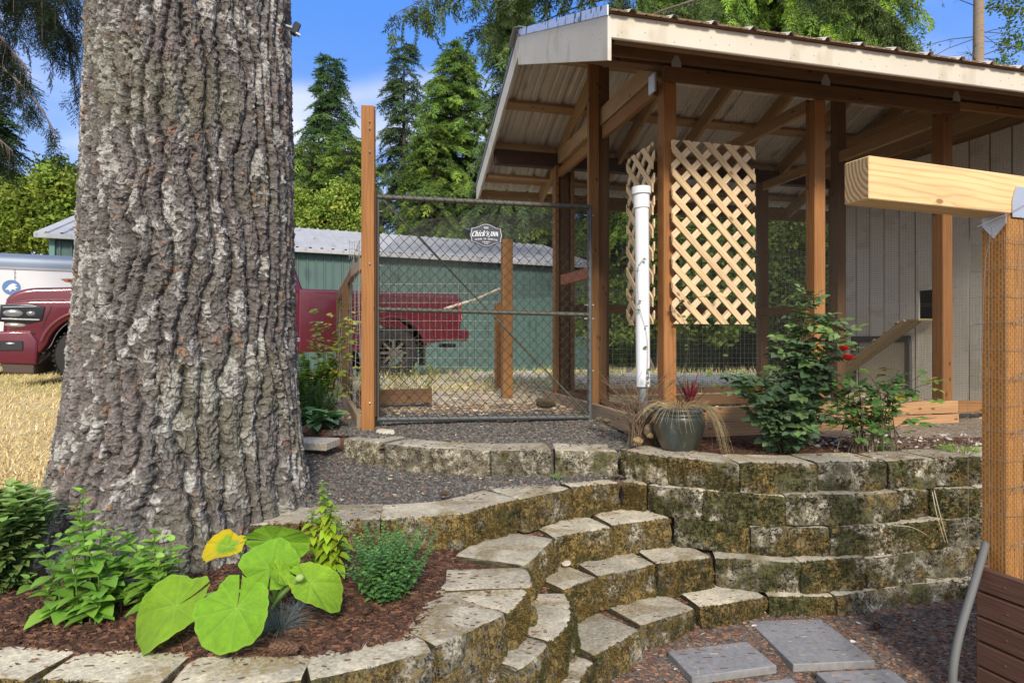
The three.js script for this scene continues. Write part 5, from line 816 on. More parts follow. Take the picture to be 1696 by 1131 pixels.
// ---------- green metal shed ----------
{
  const a = P(82, 390, 14.5), b = P(985, 446, 20.5), X = new V3(b.x - a.x, 0, b.z - a.z), L = X.length(); X.normalize(); const Z = new V3().crossVectors(X, up); if (Z.z > 0) Z.negate();
  const o = a.clone().setY(0), M = basis(o, X, up, Z), t = thing('metal_shed', 'long green metal shed with ribbed walls and a pale metal roof behind the yard', 'shed', o.clone().setY(0.4));
  const ad = (n, g, m) => part(t, n, g.applyMatrix4(M), m), green = std({ color: C(0.083, 0.152, 0.138), roughness: 0.5, map: roofTex }), white = std({ color: C(0.48, 0.48, 0.49), roughness: 0.6, map: roofTex }), dk = std({ color: C(0.06, 0.13, 0.11), roughness: 0.5 });
  const yEv = 2.53 + CH, yB = 0.1, dp = 8, rise = 1.30;
  const ribbed = (x0, x1, f, pitch, hgt, nz) => { const xs = []; for (let x = x0; x < x1 - 1e-3; x += pitch) for (const [d, h] of [[0, 0], [pitch * 0.70, 0], [pitch * 0.76, 1], [pitch * 0.92, 1], [pitch * 0.98, 0]]) if (x + d <= x1) xs.push([x + d, h * hgt]); xs.push([x1, 0]); const pos = [], idx = [], uv = []; xs.forEach(([x, h]) => { for (const e of [0, 1]) { const p = f(e); pos.push(x, p[0] + nz[1] * h, p[1] + nz[2] * h); uv.push(x * 0.4, e * 1.2); } }); for (let i = 0; i < xs.length - 1; i++) { const q = 2 * i; idx.push(q, q + 1, q + 2, q + 1, q + 3, q + 2); } const g = new THREE.BufferGeometry(); g.setAttribute('position', new THREE.Float32BufferAttribute(pos, 3)); g.setAttribute('uv', new THREE.Float32BufferAttribute(uv, 2)); g.setIndex(idx); g.computeVertexNormals(); return toCreasedNormals(g, 0.3); };
  const np = 16; for (let i = 0; i < np; i++) { const x0 = L * i / np, x1 = L * (i + 1) / np; ad('wall_panel', ribbed(x0, x1, (e) => [mix(yB, yEv - 0.02, e), 0], 0.23, 0.03, [0, 0, -1]), green); ad('roof_panel', ribbed(x0 - (i ? 0 : 0.25), x1, (e) => [mix(yEv + 0.03, yEv + rise + 0.03, e), mix(-0.28, dp / 2, e)], 0.30, 0.03, [0, 1, -0.3]), white); ad('roof_panel', ribbed(x0 - (i ? 0 : 0.25), x1, (e) => [mix(yEv + 0.03, yEv + rise + 0.03, e), mix(dp + 0.28, dp / 2, e)], 0.30, 0.03, [0, 1, 0.3]), white); }
  ad('eave_trim', chamfer(L + 0.3, 0.12, 0.06, 0.01).applyMatrix4(place(new V3(L / 2 - 0.1, yEv - 0.03, -0.26), 0, 0, 0, 1)), white); ad('soffit', new THREE.BoxGeometry(L, 0.03, 0.26).translate(L / 2, yEv - 0.03, -0.12), dk);
  const gab = new THREE.Shape([[0, yB], [dp, yB], [dp, yEv], [dp / 2, yEv + rise], [0, yEv]].map((q) => new V2(...q))); for (const x of [0.0, L - 0.1]) ad('gable_wall', new THREE.ExtrudeGeometry(gab, { depth: 0.05, bevelEnabled: false }).applyMatrix4(new THREE.Matrix4().makeBasis(new V3(0, 0, 1), new V3(0, 1, 0), new V3(1, 0, 0)).setPosition(x + 0.03, 0, 0)), green);
  ad('back_wall', new THREE.BoxGeometry(L, yEv - yB, 0.05).translate(L / 2, (yEv + yB) / 2, dp), green); ad('corner_trim', chamfer(0.12, yEv - yB, 0.05, 0.01).applyMatrix4(place(new V3(0.05, (yEv + yB) / 2, -0.035), 0, 0, 0, 1)), std({ color: C(0.13, 0.27, 0.23), roughness: 0.5 })); ad('base_trim', chamfer(L, 0.12, 0.05, 0.01).applyMatrix4(place(new V3(L / 2, 0.42, -0.05), 0, 0, 0, 1)), dk);
}
// ---------- trees ----------
// a flat drooping spray of conifer twigs along +x, about 1 m long
function sprayGeo(seed, twigs, per, nl, nw, droop = 0.25) {
  const r = rng(seed), tri = [], d = new V3(), p = new V3(), s = new V3(), q = new V3();
  for (let i = 0; i < twigs; i++) {
    const f = i / twigs, sd = i % 2 ? 1 : -1, x0 = f * 0.78, L = mix(0.42, 0.16, f) * rr(r, 0.75, 1.2), ang = sd * rr(r, 0.55, 1.0) * (i === twigs - 1 ? 0.1 : 1);
    const dir = new V3(Math.cos(ang), rr(r, -0.25, 0.12) - droop * 0.5, Math.sin(ang)).normalize(), o = new V3(x0, -droop * x0 * x0, 0);
    for (let k = 0; k < per; k++) {
      p.copy(o).addScaledVector(dir, L * (k + 0.5) / per); p.y -= droop * 0.5 * Math.pow(L * k / per, 2);
      const a = rr(r, 0, 6.28); d.copy(dir).multiplyScalar(0.8).add(s.set(rr(r, -1, 1), rr(r, -0.7, 0.7), rr(r, -1, 1)).multiplyScalar(0.75)).normalize(); q.crossVectors(d, s.set(Math.cos(a), Math.sin(a), 0.3)).normalize().multiplyScalar(nw * rr(r, 0.7, 1.3));
      const e = p.clone().addScaledVector(d, nl * rr(r, 0.7, 1.25)); tri.push(p.x - q.x, p.y - q.y, p.z - q.z, p.x + q.x, p.y + q.y, p.z + q.z, e.x, e.y, e.z);
    }
  }
  return soup(tri);
}
const sprayFar = [sprayGeo(1, 11, 7, 0.20, 0.026), sprayGeo(2, 11, 7, 0.20, 0.026), sprayGeo(3, 12, 6, 0.22, 0.028, 0.5)];
const sprayNear = [sprayGeo(4, 17, 17, 0.075, 0.0085, 0.45), sprayGeo(5, 17, 17, 0.075, 0.0085, 0.55)];
const barkFar = std({ color: C(0.16, 0.125, 0.10), roughness: 0.95 });
function conifer(name, label, x, D, y0, top, rad, seed, o = {}) {
  const r = rng(seed), Ht = top - y0, t = thing(name, label, 'tree', new V3(x, y0, -D), o.group), bend = [rr(r, -0.2, 0.2), rr(r, -0.2, 0.2)];
  const ax = (z) => new V3(x + bend[0] * z * z * 0.3, y0 + Ht * z, -D + bend[1] * z * z * 0.3), tr = o.trunk ?? Ht * 0.012 + 0.04;
  part(t, 'trunk', wire([0, 0.25, 0.5, 0.75, 1].map(ax), tr, 8, 0.08), barkFar);
  const A = [new Inst(), new Inst(), new Inst()], limbs = [], z0 = o.from ?? 0.08, n = o.n ?? Math.round(Ht * 10), col = o.col ?? [0.040, 0.082, 0.024], sc = o.s ?? 0.88, geos = o.geos ?? sprayFar;
  for (let i = 0; i < n; i++) {
    const z = mix(z0, 0.985, Math.pow((i + r()) / n, o.pow ?? 1.0)), az = r() * 6.283, L = rad * 1.25 * Math.pow(1 - z, o.shape ?? 0.75) * rr(r, 0.45, 1.22) * (z < 0.25 ? 0.75 + z : 1) + 0.15, rise = mix(-0.35, 0.55, z) + rr(r, -0.15, 0.15), c = Math.cos(az), s = Math.sin(az), b = ax(z);
    const at = (f) => new V3(b.x + c * L * f, b.y + L * (rise * f - (o.hang ?? 0.45) * f * f), b.z + s * L * f);
    if (L > 0.5) limbs.push(wire([0, 0.5, 1].map(at), Math.min(0.05, 0.012 + L * 0.01), 3, 0.3));
    const m = Math.max(2, Math.round(L / (o.step ?? 0.30)));
    for (let k = 0; k < m; k++) {
      const f = mix(0.18, 1, (k + r()) / m), p = at(f), dir = at(Math.min(1.1, f + 0.1)).sub(at(f - 0.05)).normalize(), yaw = rr(r, -0.9, 0.9); dir.applyAxisAngle(up, yaw); dir.y -= rr(r, 0, 0.3);
      const nn = new V3(rr(r, -0.4, 0.4), 1, rr(r, -0.4, 0.4)), w = rr(r, 0.65, 1.2) * sc, tone = rr(r, 0.65, 1.35) * (0.8 + 0.35 * f), yel = f > 0.75 && r() < (o.tips ?? 0.35) ? 1 : 0;
      A[Math.floor(r() * geos.length)].add(frameM(p, dir, nn, w, w), [col[0] * tone * (1 + 0.6 * yel), col[1] * tone * (1 + 0.4 * yel), col[2] * tone]);
    }
  }
  if (limbs.length) part(t, 'limbs', join(limbs), barkFar);
  A.forEach((a, i) => { if (a.m.length) { const m = a.m.map((q) => q); a.m = m; const o2 = a.build('crown', geos[i], needle, t, 'stuff'); o2.position.set(-x, -y0, D); } });
  return t;
}
const leafFlat = (n, L, W, seed, spread) => { const r = rng(seed), tri = []; for (let i = 0; i < n; i++) { const p = new V3(rr(r, -1, 1), rr(r, -1, 1), rr(r, -1, 1)).multiplyScalar(spread), d = new V3(rr(r, -1, 1), rr(r, -0.9, 0.5), rr(r, -1, 1)).normalize(), w = new V3(rr(r, -1, 1), rr(r, -1, 1), rr(r, -1, 1)).cross(d).normalize().multiplyScalar(W * rr(r, 0.7, 1.2)), l = L * rr(r, 0.7, 1.2), m = p.clone().addScaledVector(d, l * 0.45), e = p.clone().addScaledVector(d, l), a = m.clone().add(w), b = m.clone().sub(w); for (const [u, v, q] of [[p, a, e], [p, e, b]]) tri.push(u.x, u.y, u.z, v.x, v.y, v.z, q.x, q.y, q.z); } return soup(tri); };
const clump = [leafFlat(22, 0.13, 0.045, 21, 0.24), leafFlat(22, 0.13, 0.045, 22, 0.26)];
function broadleaf(name, label, category, x, D, y0, blobs, seed, o = {}) {   // blobs: [dx, y, dz, radius]
  const r = rng(seed), t = thing(name, label, category, new V3(x, y0, -D), o.group), A = [new Inst(), new Inst()], col = o.col ?? [0.12, 0.20, 0.025], limbs = [];
  for (const [dx, y, dz, R2] of blobs) {
    const c = new V3(x + dx, y, -D + dz); limbs.push(wire(curve([new V3(x, y0, -D), new V3(x + dx * 0.3, mix(y0, y, 0.5), -D + dz * 0.3), c], 6), 0.02 + R2 * 0.03, 5, 0.3));
    const n = Math.round((o.den ?? 210) * R2 * R2); for (let i = 0; i < n; i++) { const d = new V3(rr(r, -1, 1), rr(r, -1, 1), rr(r, -1, 1)); if (d.lengthSq() > 1) { i--; continue; } d.normalize().multiplyScalar(R2 * Math.pow(r(), 0.4) * rr(r, 0.75, 1.15)); d.y *= 0.85; const tone = rr(r, 0.6, 1.35), k = o.s ?? 1; A[i % 2].add(place(c.clone().add(d), r() * 6, r() * 6, r() * 6, k * rr(r, 0.7, 1.25)), [col[0] * tone * rr(r, 0.85, 1.2), col[1] * tone, col[2] * tone]); }
  }
  part(t, 'trunk', join(limbs), barkFar); A.forEach((a, i) => { const m = a.build('crown', clump[i], needle, t, 'stuff'); m.position.set(-x, -y0, D); }); return t;
}
{
  const at = (px, D) => (px - CX) / FPX * D, hy = (py, D) => CH - (py - CY) / FPX * D;
  const cf = (label, px, top, D, rpx, seed, o) => conifer('conifer', label, at(px, D), D, 0.4, hy(top, D), rpx / FPX * D, seed, { group: 'conifers behind the shed', ...o });
  cf('dark pointed conifer against blue sky just right of the big trunk', 545, 88, 34, 92, 1, { col: [0.085, 0.165, 0.055], n: 430, shape: 0.85, tips: 0.35 });
  cf('slim open conifer with a pointed top left of the fullest one', 668, 62, 36, 62, 2, { col: [0.093, 0.152, 0.066], n: 338, shape: 0.7 });
  cf('tall full green conifer in the middle of the gap before the run roof', 752, 70, 32, 105, 3, { col: [0.171, 0.283, 0.066], n: 589, shape: 0.62, tips: 0.5 });
  cf('ragged dark conifer partly behind the end of the run roof', 850, -40, 27, 70, 4, { col: [0.112, 0.178, 0.066], n: 464, shape: 0.5, hang: 0.7 });
  cf('shorter green conifer low between the slim and the full conifer', 715, 205, 30, 70, 5, { col: [0.155, 0.246, 0.055], n: 338, shape: 0.7 });
  cf('conifer seen through the gate beneath the roof end', 905, 150, 29, 95, 6, { col: [0.186, 0.295, 0.061], n: 429, shape: 0.5 });
  cf('conifer seen behind the middle post of the run side', 985, 60, 27, 100, 7, { col: [0.139, 0.221, 0.061], n: 429, shape: 0.45 });
  cf('dark conifer filling the left edge below the hanging boughs', -30, 150, 24, 75, 8, { col: [0.055, 0.094, 0.036], n: 429, shape: 0.5, tips: 0.1 });
  cf('conifer rising behind the left half of the run roof', 1130, -260, 25, 150, 11, { col: [0.171, 0.295, 0.055], n: 643, shape: 0.4, hang: 0.9, tips: 0.6 });
  cf('conifer rising behind the middle of the run roof', 1290, -300, 26, 150, 12, { col: [0.186, 0.307, 0.055], n: 643, shape: 0.4, hang: 0.9, tips: 0.6 });
  cf('conifer rising behind the run roof, left of the bare twigs', 1440, -230, 27, 105, 13, { col: [0.171, 0.283, 0.051], n: 535, shape: 0.45, hang: 0.9, tips: 0.6 });
  cf('pale yellow green young conifer in front of the dark pointed one', 575, 225, 28, 74, 16, { col: [0.155, 0.25, 0.055], n: 315, shape: 0.55, tips: 0.6, group: undefined });
  cf('pale green conifer just right of the big trunk', 512, 235, 29, 66, 17, { col: [0.15, 0.235, 0.06], n: 294, shape: 0.55, tips: 0.6, group: undefined });
  broadleaf('leafy_tree', 'low bright yellow green tree below the dark pointed conifer', 'tree', at(545, 27), 27, 0.4, [[0.1, hy(345, 27), 0, 1.0], [-1.2, hy(370, 27), 0.3, 1.0], [1.1, hy(375, 27), 0, 0.9], [0.7, hy(325, 27), 0.3, 0.7], [-1.5, hy(330, 27), 0, 0.7]], 31, { col: [0.297, 0.396, 0.068], den: 120, s: 1.1 });
  broadleaf('leafy_tree', 'light green tree above the white trailer at the left', 'tree', at(75, 23), 23, 0.4, [[0, hy(330, 23), 0, 1.2], [-0.9, hy(380, 23), 0, 1.2], [0.7, hy(375, 23), 0, 1.0], [-1.5, hy(330, 23), 0, 1.0], [0.5, hy(310, 23), 0, 0.8]], 32, { col: [0.230, 0.312, 0.045], den: 150, s: 1.3 });
  broadleaf('leafy_tree', 'mid green tree partly behind the left edge of the big trunk', 'tree', at(125, 27), 27, 0.4, [[0, hy(310, 27), 0, 1.2], [0.4, hy(350, 27), 0, 1.2], [-1.0, hy(285, 27), 0, 0.7]], 33, { col: [0.121, 0.180, 0.038], den: 150, s: 1.3 });
  // brush and trees behind the run
  broadleaf('woodland_shrub', 'dark leafy thicket behind the left bays of the run', 'shrub', at(1090, 14), 14, 0.5, [[0, hy(500, 14), 0, 1.1], [-1.2, hy(520, 14), 0, 0.9], [1.3, hy(500, 14), 0, 1.1], [0.2, hy(420, 14), 0, 1.0]], 41, { col: [0.127, 0.184, 0.037], den: 150 });
  broadleaf('woodland_shrub', 'dark leafy thicket behind the right bays of the run', 'shrub', at(1330, 14.5), 14.5, 0.5, [[0, hy(500, 14), 0, 1.2], [-1.4, hy(440, 14), 0, 1.1], [1.3, hy(480, 14), 0, 1.2], [0.4, hy(400, 14), 0, 1.1]], 42, { col: [0.103, 0.154, 0.034], den: 150 });
  cf('dark conifer standing behind the run, seen through its wire', 1230, 120, 19, 150, 14, { col: [0.069, 0.123, 0.034], n: 535, shape: 0.35, from: 0.02 });
  cf('dark conifer behind the right bays, seen through the wire', 1385, 140, 20, 130, 15, { col: [0.069, 0.123, 0.034], n: 500, shape: 0.35, from: 0.02 });
  // slender trunk with bare twigs above the right end of the roof
  {
    const r = rng(61), x = at(1618, 17), D = 17, t = thing('slender_tree', 'slender pale trunk with bare twigs above the right end of the roof', 'tree', new V3(x, 0.5, -D));
    part(t, 'trunk', wire([0, 0.3, 0.6, 1].map((f) => new V3(x + 0.1 * f, 0.5 + 15 * f, -D)), 0.19, 10, 0.6), std({ color: C(0.34, 0.27, 0.20), map: woodMap, roughness: 0.95 }));
    const tw = [], A = new Inst();
    for (let i = 0; i < 34; i++) { const y = hy(rr(r, -160, 150), D), sd = i % 3 ? 1 : -1, L = rr(r, 0.6, 2.4), z = rr(r, -0.6, 0.6), rise = rr(r, -0.4, 0.5), bb = (f) => new V3(x + sd * L * f, y + L * (rise * f - 0.25 * f * f), -D + z * f); tw.push(wire([0, 0.33, 0.66, 1].map(bb), 0.016, 3, 0.3)); for (let k = 0; k < 6; k++) { const p = bb(rr(r, 0.3, 1)), e = p.clone().add(new V3(sd * rr(r, 0, 0.5), rr(r, -0.5, 0.2), rr(r, -0.3, 0.3))); tw.push(wire([p, e], 0.007, 3, 0.4)); if (r() < (sd > 0 ? 0.75 : 0.12)) A.add(place(e, r() * 6, r() * 6, 0, rr(r, 0.5, 0.9)), [0.13 * rr(r, 0.7, 1.3), 0.22 * rr(r, 0.8, 1.2), 0.022]); else if (r() < 0.5) A.add(place(e, r() * 6, r() * 6, 0, 0.22), [0.05, 0.05, 0.03]); } }
    part(t, 'twigs', join(tw), std({ color: C(0.10, 0.085, 0.075) })); const m = A.build('leaves', clump[0], needle, t, 'stuff'); m.position.set(-x, -0.5, D);
  }
}
// hanging boughs: limbs with many drooping twigs, each set with needles
function boughs(name, label, trunkPts, trunkR, limbs, seed, col, o = {}) {
  const r = rng(seed), t = thing(name, label, 'tree', trunkPts[0].clone()); part(t, 'trunk', wire(trunkPts, trunkR, 10, 0.5), barkFar);
  const A = [new Inst(), new Inst()], st = [];
  for (const L of limbs) {
    const c = new THREE.CatmullRomCurve3(L.pts), len = c.getLength(); st.push(wire(c.getPoints(14), L.r ?? 0.03, 5, 0.25));
    const n = Math.round(len * (L.den ?? 7));
    for (let i = 0; i < n; i++) {
      const f = mix(L.from ?? 0.25, 1, (i + r()) / n), p = c.getPoint(f), tg = c.getTangent(f), hang = (L.hang ?? 0.8) * rr(r, 0.25, 1.15) * (1 - 0.35 * f), side = new V3().crossVectors(tg, up).normalize().multiplyScalar(rr(r, -0.45, 0.45)), dir = tg.clone().multiplyScalar(0.45).add(side), e = p.clone().addScaledVector(dir, hang * 0.6).add(new V3(0, -hang, 0));
      const m2 = p.clone().lerp(e, 0.5).add(new V3(dir.x * 0.15 * hang, hang * 0.14, dir.z * 0.15 * hang)), tw = new THREE.CatmullRomCurve3([p, m2, e]); st.push(wire(tw.getPoints(5), 0.006, 3, 0.4));
      const k = Math.max(2, Math.round(hang / (o.step ?? 0.13)));
      for (let j = 0; j < k; j++) { const g = mix(0.1, 1, (j + r()) / k), q = tw.getPoint(g), d = tw.getTangent(g), sd = new V3(rr(r, -1, 1), rr(r, -0.5, 0.1), rr(r, -1, 1)).multiplyScalar(0.8); d.add(sd).normalize(); const tone = rr(r, 0.6, 1.4), w = (o.s ?? 0.3) * rr(r, 0.6, 1.2); A[Math.floor(r() * 2)].add(frameM(q, d, new V3(rr(r, -1, 1), 1, rr(r, -1, 1)), w), [col[0] * tone, col[1] * tone, col[2] * tone]); }
    }
  }
  part(t, 'limbs', join(st), barkFar); A.forEach((a, i) => { if (!a.m.length) return; const m = a.build('needles', (o.geos ?? sprayNear)[i], needle, t, 'stuff'); const p = trunkPts[0]; m.position.set(-p.x, -p.y, -p.z); }); return t;
}
{
  const b = (px, py, D) => P(px, py, D);
  boughs('overhanging_fir', 'fir at the left edge whose dark boughs hang across the sky', [b(-330, 650, 8), b(-330, 0, 8), b(-330, -900, 8)], 0.30, [
    { pts: [b(-330, -260, 8), b(-150, -200, 7.2), b(0, -120, 6.6), b(110, -40, 6.2)], r: 0.04, hang: 1.15, den: 9, from: 0.35 }, { pts: [b(-330, -190, 8), b(-140, -150, 7.6), b(10, -70, 7.2), b(95, 30, 7.0)], r: 0.04, hang: 1.2, den: 9, from: 0.35 },
    { pts: [b(-330, -120, 8), b(-150, -60, 7.4), b(-30, 30, 7), b(50, 120, 6.8)], r: 0.035, hang: 0.9, den: 8, from: 0.4 }, { pts: [b(-330, 100, 8.4), b(-160, 120, 8), b(-50, 190, 7.6), b(20, 250, 7.4)], r: 0.03, hang: 0.5, den: 8, from: 0.45 },
    { pts: [b(-100, 60, 7), b(0, 110, 6.8), b(60, 170, 6.7), b(92, 222, 6.6)], r: 0.02, hang: 0.32, den: 6, from: 0.1 }, { pts: [b(-60, -260, 7), b(60, -190, 6.8), b(140, -110, 6.7), b(190, -30, 6.6)], r: 0.03, hang: 0.9, den: 8, from: 0.2 },
  ], 71, [0.026, 0.042, 0.017], { s: 0.32, step: 0.09 });
  boughs('tall_fir', 'fir behind the run whose long boughs reach left over the blue sky', [b(1180, 560, 24), b(1180, -400, 24), b(1180, -900, 24)], 0.22, [
    { pts: [b(1180, -190, 24), b(1000, -120, 14), b(820, -60, 13.4), b(655, 22, 13)], r: 0.03, hang: 0.95, den: 2.5, from: 0.3 }, { pts: [b(1180, -240, 24), b(1020, -190, 14.5), b(900, -130, 14), b(800, -80, 13.8)], r: 0.03, hang: 1.6, den: 1.9, from: 0.3 },
    { pts: [b(1180, -120, 24), b(1060, -70, 14.6), b(900, -30, 14.3), b(790, 40, 14)], r: 0.03, hang: 1.3, den: 2.3, from: 0.3 }, { pts: [b(1180, -60, 24), b(1090, -20, 14.8), b(960, 10, 14.6), b(850, 60, 14.5)], r: 0.04, hang: 1.1, den: 2.3, from: 0.3 },
    { pts: [b(1180, -90, 24), b(1330, -60, 14.5), b(1420, -20, 14), b(1500, 50, 13.8)], r: 0.04, hang: 1.0, den: 6, from: 0.2 }, { pts: [b(1180, -30, 24), b(1150, 0, 14), b(1090, 20, 13.5), b(1030, 50, 13)], r: 0.04, hang: 0.8, den: 6, from: 0.2 },
  ], 72, [0.12, 0.175, 0.05], { s: 0.5, step: 0.2, geos: sprayFar });
}
// ---------- leaves ----------
// an ovate leaf along +x, upper side +y, folded along its midrib; teeth > 0 notches the rim
function leafGeo(L, W, o = {}) {
  const n = o.n ?? 6, pos = [], idx = [], fold = o.fold ?? 0.25, droop = o.droop ?? 0.25, teeth = o.teeth ?? 0;
  for (let i = 0; i <= n; i++) { const t = i / n, w = W * Math.pow(Math.sin(Math.PI * Math.pow(t, o.belly ?? 0.75)), 0.85) * (1 + (teeth && i % 2 ? teeth : 0)), y = -droop * L * t * t; const ww = t >= 1 ? 0 : w; pos.push(L * t, y + fold * ww + (o.curl ?? 0) * ww, -ww, L * t, y, 0, L * t, y + fold * ww, ww); }
  for (let i = 0; i < n; i++) { const a = 3 * i, b = a + 3; idx.push(a, a + 1, b, a + 1, b + 1, b, a + 1, a + 2, b + 1, a + 2, b + 2, b + 1); }
  const g = new THREE.BufferGeometry(); g.setAttribute('position', new THREE.Float32BufferAttribute(pos, 3)); g.setIndex(idx); g.computeVertexNormals(); return g.toNonIndexed();
}
class Leaves { constructor() { this.g = []; } add(geo, m, c) { const q = geo.clone(); q.deleteAttribute('uv'); q.applyMatrix4(m); this.g.push(tint(q, c)); } geo() { return mergeGeometries(this.g, false); } }
const stemG = (pts, r, c, tip = 0.5, sides = 5) => { const g = wire(pts, r, sides, tip).toNonIndexed(); g.deleteAttribute('uv'); return tint(g, c); };
const jit = (r, c, a = 0.25) => { const k = rr(r, 1 - a, 1 + a); return [c[0] * k * rr(r, 0.88, 1.14), c[1] * k, c[2] * k * rr(r, 0.8, 1.2)]; };
const gy = (x, D) => H(x, D);
function herb(name, label, category, base, r, o) {            // upright stems with paired leaves
  const t = thing(name, label, category, base, o.group), lv = new Leaves(), st = [], lg = leafGeo(o.leaf, o.leaf * (o.wide ?? 0.28), { n: o.seg ?? 6, teeth: o.teeth ?? 0, droop: o.droop ?? 0.3, fold: 0.3 });
  for (const s of o.stems) {
    const b = base.clone().add(new V3(s[0], 0, s[1])), top = base.clone().add(new V3(s[2], s[3], s[4])), mid = b.clone().lerp(top, 0.5).add(new V3(rr(r, -0.02, 0.02), 0.02, rr(r, -0.02, 0.02))), c = new THREE.CatmullRomCurve3([b, mid, top]); st.push(stemG(c.getPoints(8), o.sr ?? 0.0028, jit(r, o.scol ?? [0.10, 0.16, 0.03], 0.2), 0.5));
    const L = c.getLength(), n = Math.max(3, Math.round(L / o.node)); let az = r() * 6;
    for (let i = 0; i <= n; i++) { const f = mix(o.from ?? 0.2, 1, i / n), p = c.getPoint(f), k = (o.grow ? o.grow(f) : mix(1, 0.45, Math.pow(f, 3))) * rr(r, 0.8, 1.15); az += Math.PI / 2 + rr(r, -0.2, 0.2);
      for (let q = 0; q < (o.per ?? 2); q++) { const a = az + q * 6.283 / (o.per ?? 2) + rr(r, -0.2, 0.2), up2 = mix(o.lift ?? 0.15, o.tipLift ?? 0.9, Math.pow(f, 4)) + rr(r, -0.2, 0.2), d = new V3(Math.cos(a), up2, Math.sin(a)); lv.add(lg, frameM(p, d, new V3(-Math.cos(a) * up2 + rr(r, -0.2, 0.2), 1, -Math.sin(a) * up2 + rr(r, -0.2, 0.2)), k), jit(r, f > 0.85 && o.tipCol ? o.tipCol : o.col, 0.28)); } }
  }
  part(t, 'leaves', lv.geo(), foliage).userData.kind = 'stuff'; part(t, 'stems', mergeGeometries(st, false), stemMat); return t;
}
{
  // mint clumps in front of the trunk
  const r = rng(101), mk = (n, sx, h0, h1, lean) => Array.from({ length: n }, () => { const x = rr(r, -sx, sx), z = rr(r, -0.10, 0.10), h = rr(r, h0, h1); return [x * 0.5, z * 0.5, x + rr(r, -lean, lean), h, z + rr(r, -0.02, 0.06)]; });
  const mint = { leaf: 0.074, wide: 0.33, teeth: 0.12, node: 0.050, col: [0.20, 0.40, 0.05], tipCol: [0.30, 0.52, 0.085], seg: 8 };
  const at = (px, py, y) => { const p = G(px, py, y); return p.setY(gy(p.x, -p.z)); };
  herb('mint_plant', 'tall bushy mint with serrated leaves at the foot of the trunk, left of the squash', 'herb', at(150, 1020, 0.47), r, { ...mint, stems: [...mk(13, 0.17, 0.18, 0.31, 0.05), [0, 0, -0.03, 0.41, 0], [0.01, 0, -0.04, 0.36, 0.01]] });
  herb('mint_plant', 'smaller mint clump rising beside the large left squash leaf', 'herb', at(238, 1015, 0.47), r, { ...mint, stems: [...mk(8, 0.12, 0.16, 0.28, 0.05), [0.02, 0, 0.09, 0.24, 0]] });
  herb('mint_plant', 'low mint sprigs creeping out over the mulch at the left', 'herb', at(122, 1035, 0.46), r, { ...mint, stems: mk(7, 0.13, 0.06, 0.15, 0.06) });
  // evergreen shrub at the left edge
  const sh = at(0, 962, 0.50); herb('evergreen_shrub', 'dark glossy evergreen shrub at the left edge beside the trunk', 'shrub', sh, rng(103), { leaf: 0.062, wide: 0.24, node: 0.024, per: 3, col: [0.20, 0.31, 0.085], tipCol: [0.28, 0.42, 0.12], lift: 0.4, tipLift: 0.8, from: 0.08, grow: () => 1, sr: 0.004, stems: Array.from({ length: 40 }, (_, i) => { const a = i * 2.4, q = Math.sqrt((i + 1) / 42) * 0.15; return [0.03 * Math.cos(a), 0.03 * Math.sin(a), q * Math.cos(a), 0.31 * Math.sqrt(1 - q * q * 20) + 0.02 * (i % 3) + 0.02, q * Math.sin(a)]; }) });
  // golden herb and oregano to the right of the trunk
  herb('golden_herb', 'yellow green leafy spire standing against the right side of the trunk', 'herb', at(540, 958, 0.49), rng(104), { leaf: 0.055, wide: 0.34, node: 0.022, per: 2, col: [0.30, 0.44, 0.022], tipCol: [0.18, 0.34, 0.03], lift: 0.0, tipLift: 0.6, droop: 0.6, stems: [[0, 0, -0.015, 0.37, 0], [0.01, 0, 0.025, 0.30, 0.01], [-0.01, 0.01, -0.05, 0.27, 0.01], [0.02, 0, 0.06, 0.23, 0.02], [-0.02, 0, 0.0, 0.33, 0.02]] });
  const r5 = rng(105); herb('oregano_bush', 'fine leaved green oregano bush spilling towards the stone steps', 'herb', at(640, 985, 0.47), r5, { leaf: 0.021, wide: 0.42, node: 0.017, per: 2, col: [0.115, 0.27, 0.075], tipCol: [0.16, 0.33, 0.09], from: 0.12, sr: 0.0012, seg: 4, stems: Array.from({ length: 86 }, () => { const a = r5() * 6.28, q = Math.sqrt(r5()) * 0.165, h = rr(r5, 0.13, 0.30) * (1 - q * 1.2) + (r5() < 0.1 ? 0.06 : 0); return [q * 0.4 * Math.cos(a), q * 0.4 * Math.sin(a), q * Math.cos(a) + rr(r5, -0.02, 0.03), h, q * Math.sin(a) + 0.02]; }) });
  herb('seedling', 'small dark leafed seedling close to the trunk behind the squash', 'herb', at(385, 985, 0.47), rng(106), { leaf: 0.03, wide: 0.36, node: 0.03, col: [0.05, 0.12, 0.03], stems: [[0, 0, 0.03, 0.06, 0.02], [0, 0, -0.04, 0.05, 0.02], [0, 0, 0.06, 0.04, 0.0]] });
  // hostas and shrub right of the trunk, beyond the path
  const hb = P(522, 712, 4.15).setY(gy(-1.353, 4.15)), hr = rng(107); herb('hosta', 'blue green broad leaved hosta beside the gate post', 'plant', hb, hr, { leaf: 0.13, wide: 0.36, node: 0.06, per: 2, col: [0.17, 0.32, 0.17], tipCol: [0.17, 0.34, 0.10], from: 0.6, lift: 0.3, droop: 0.5, grow: () => 1, stems: Array.from({ length: 13 }, (_, i) => { const a = i * 2.4, q = 0.04 + 0.009 * i; return [0, 0, q * Math.cos(a), 0.10 + 0.012 * (i % 5), q * Math.sin(a)]; }) });
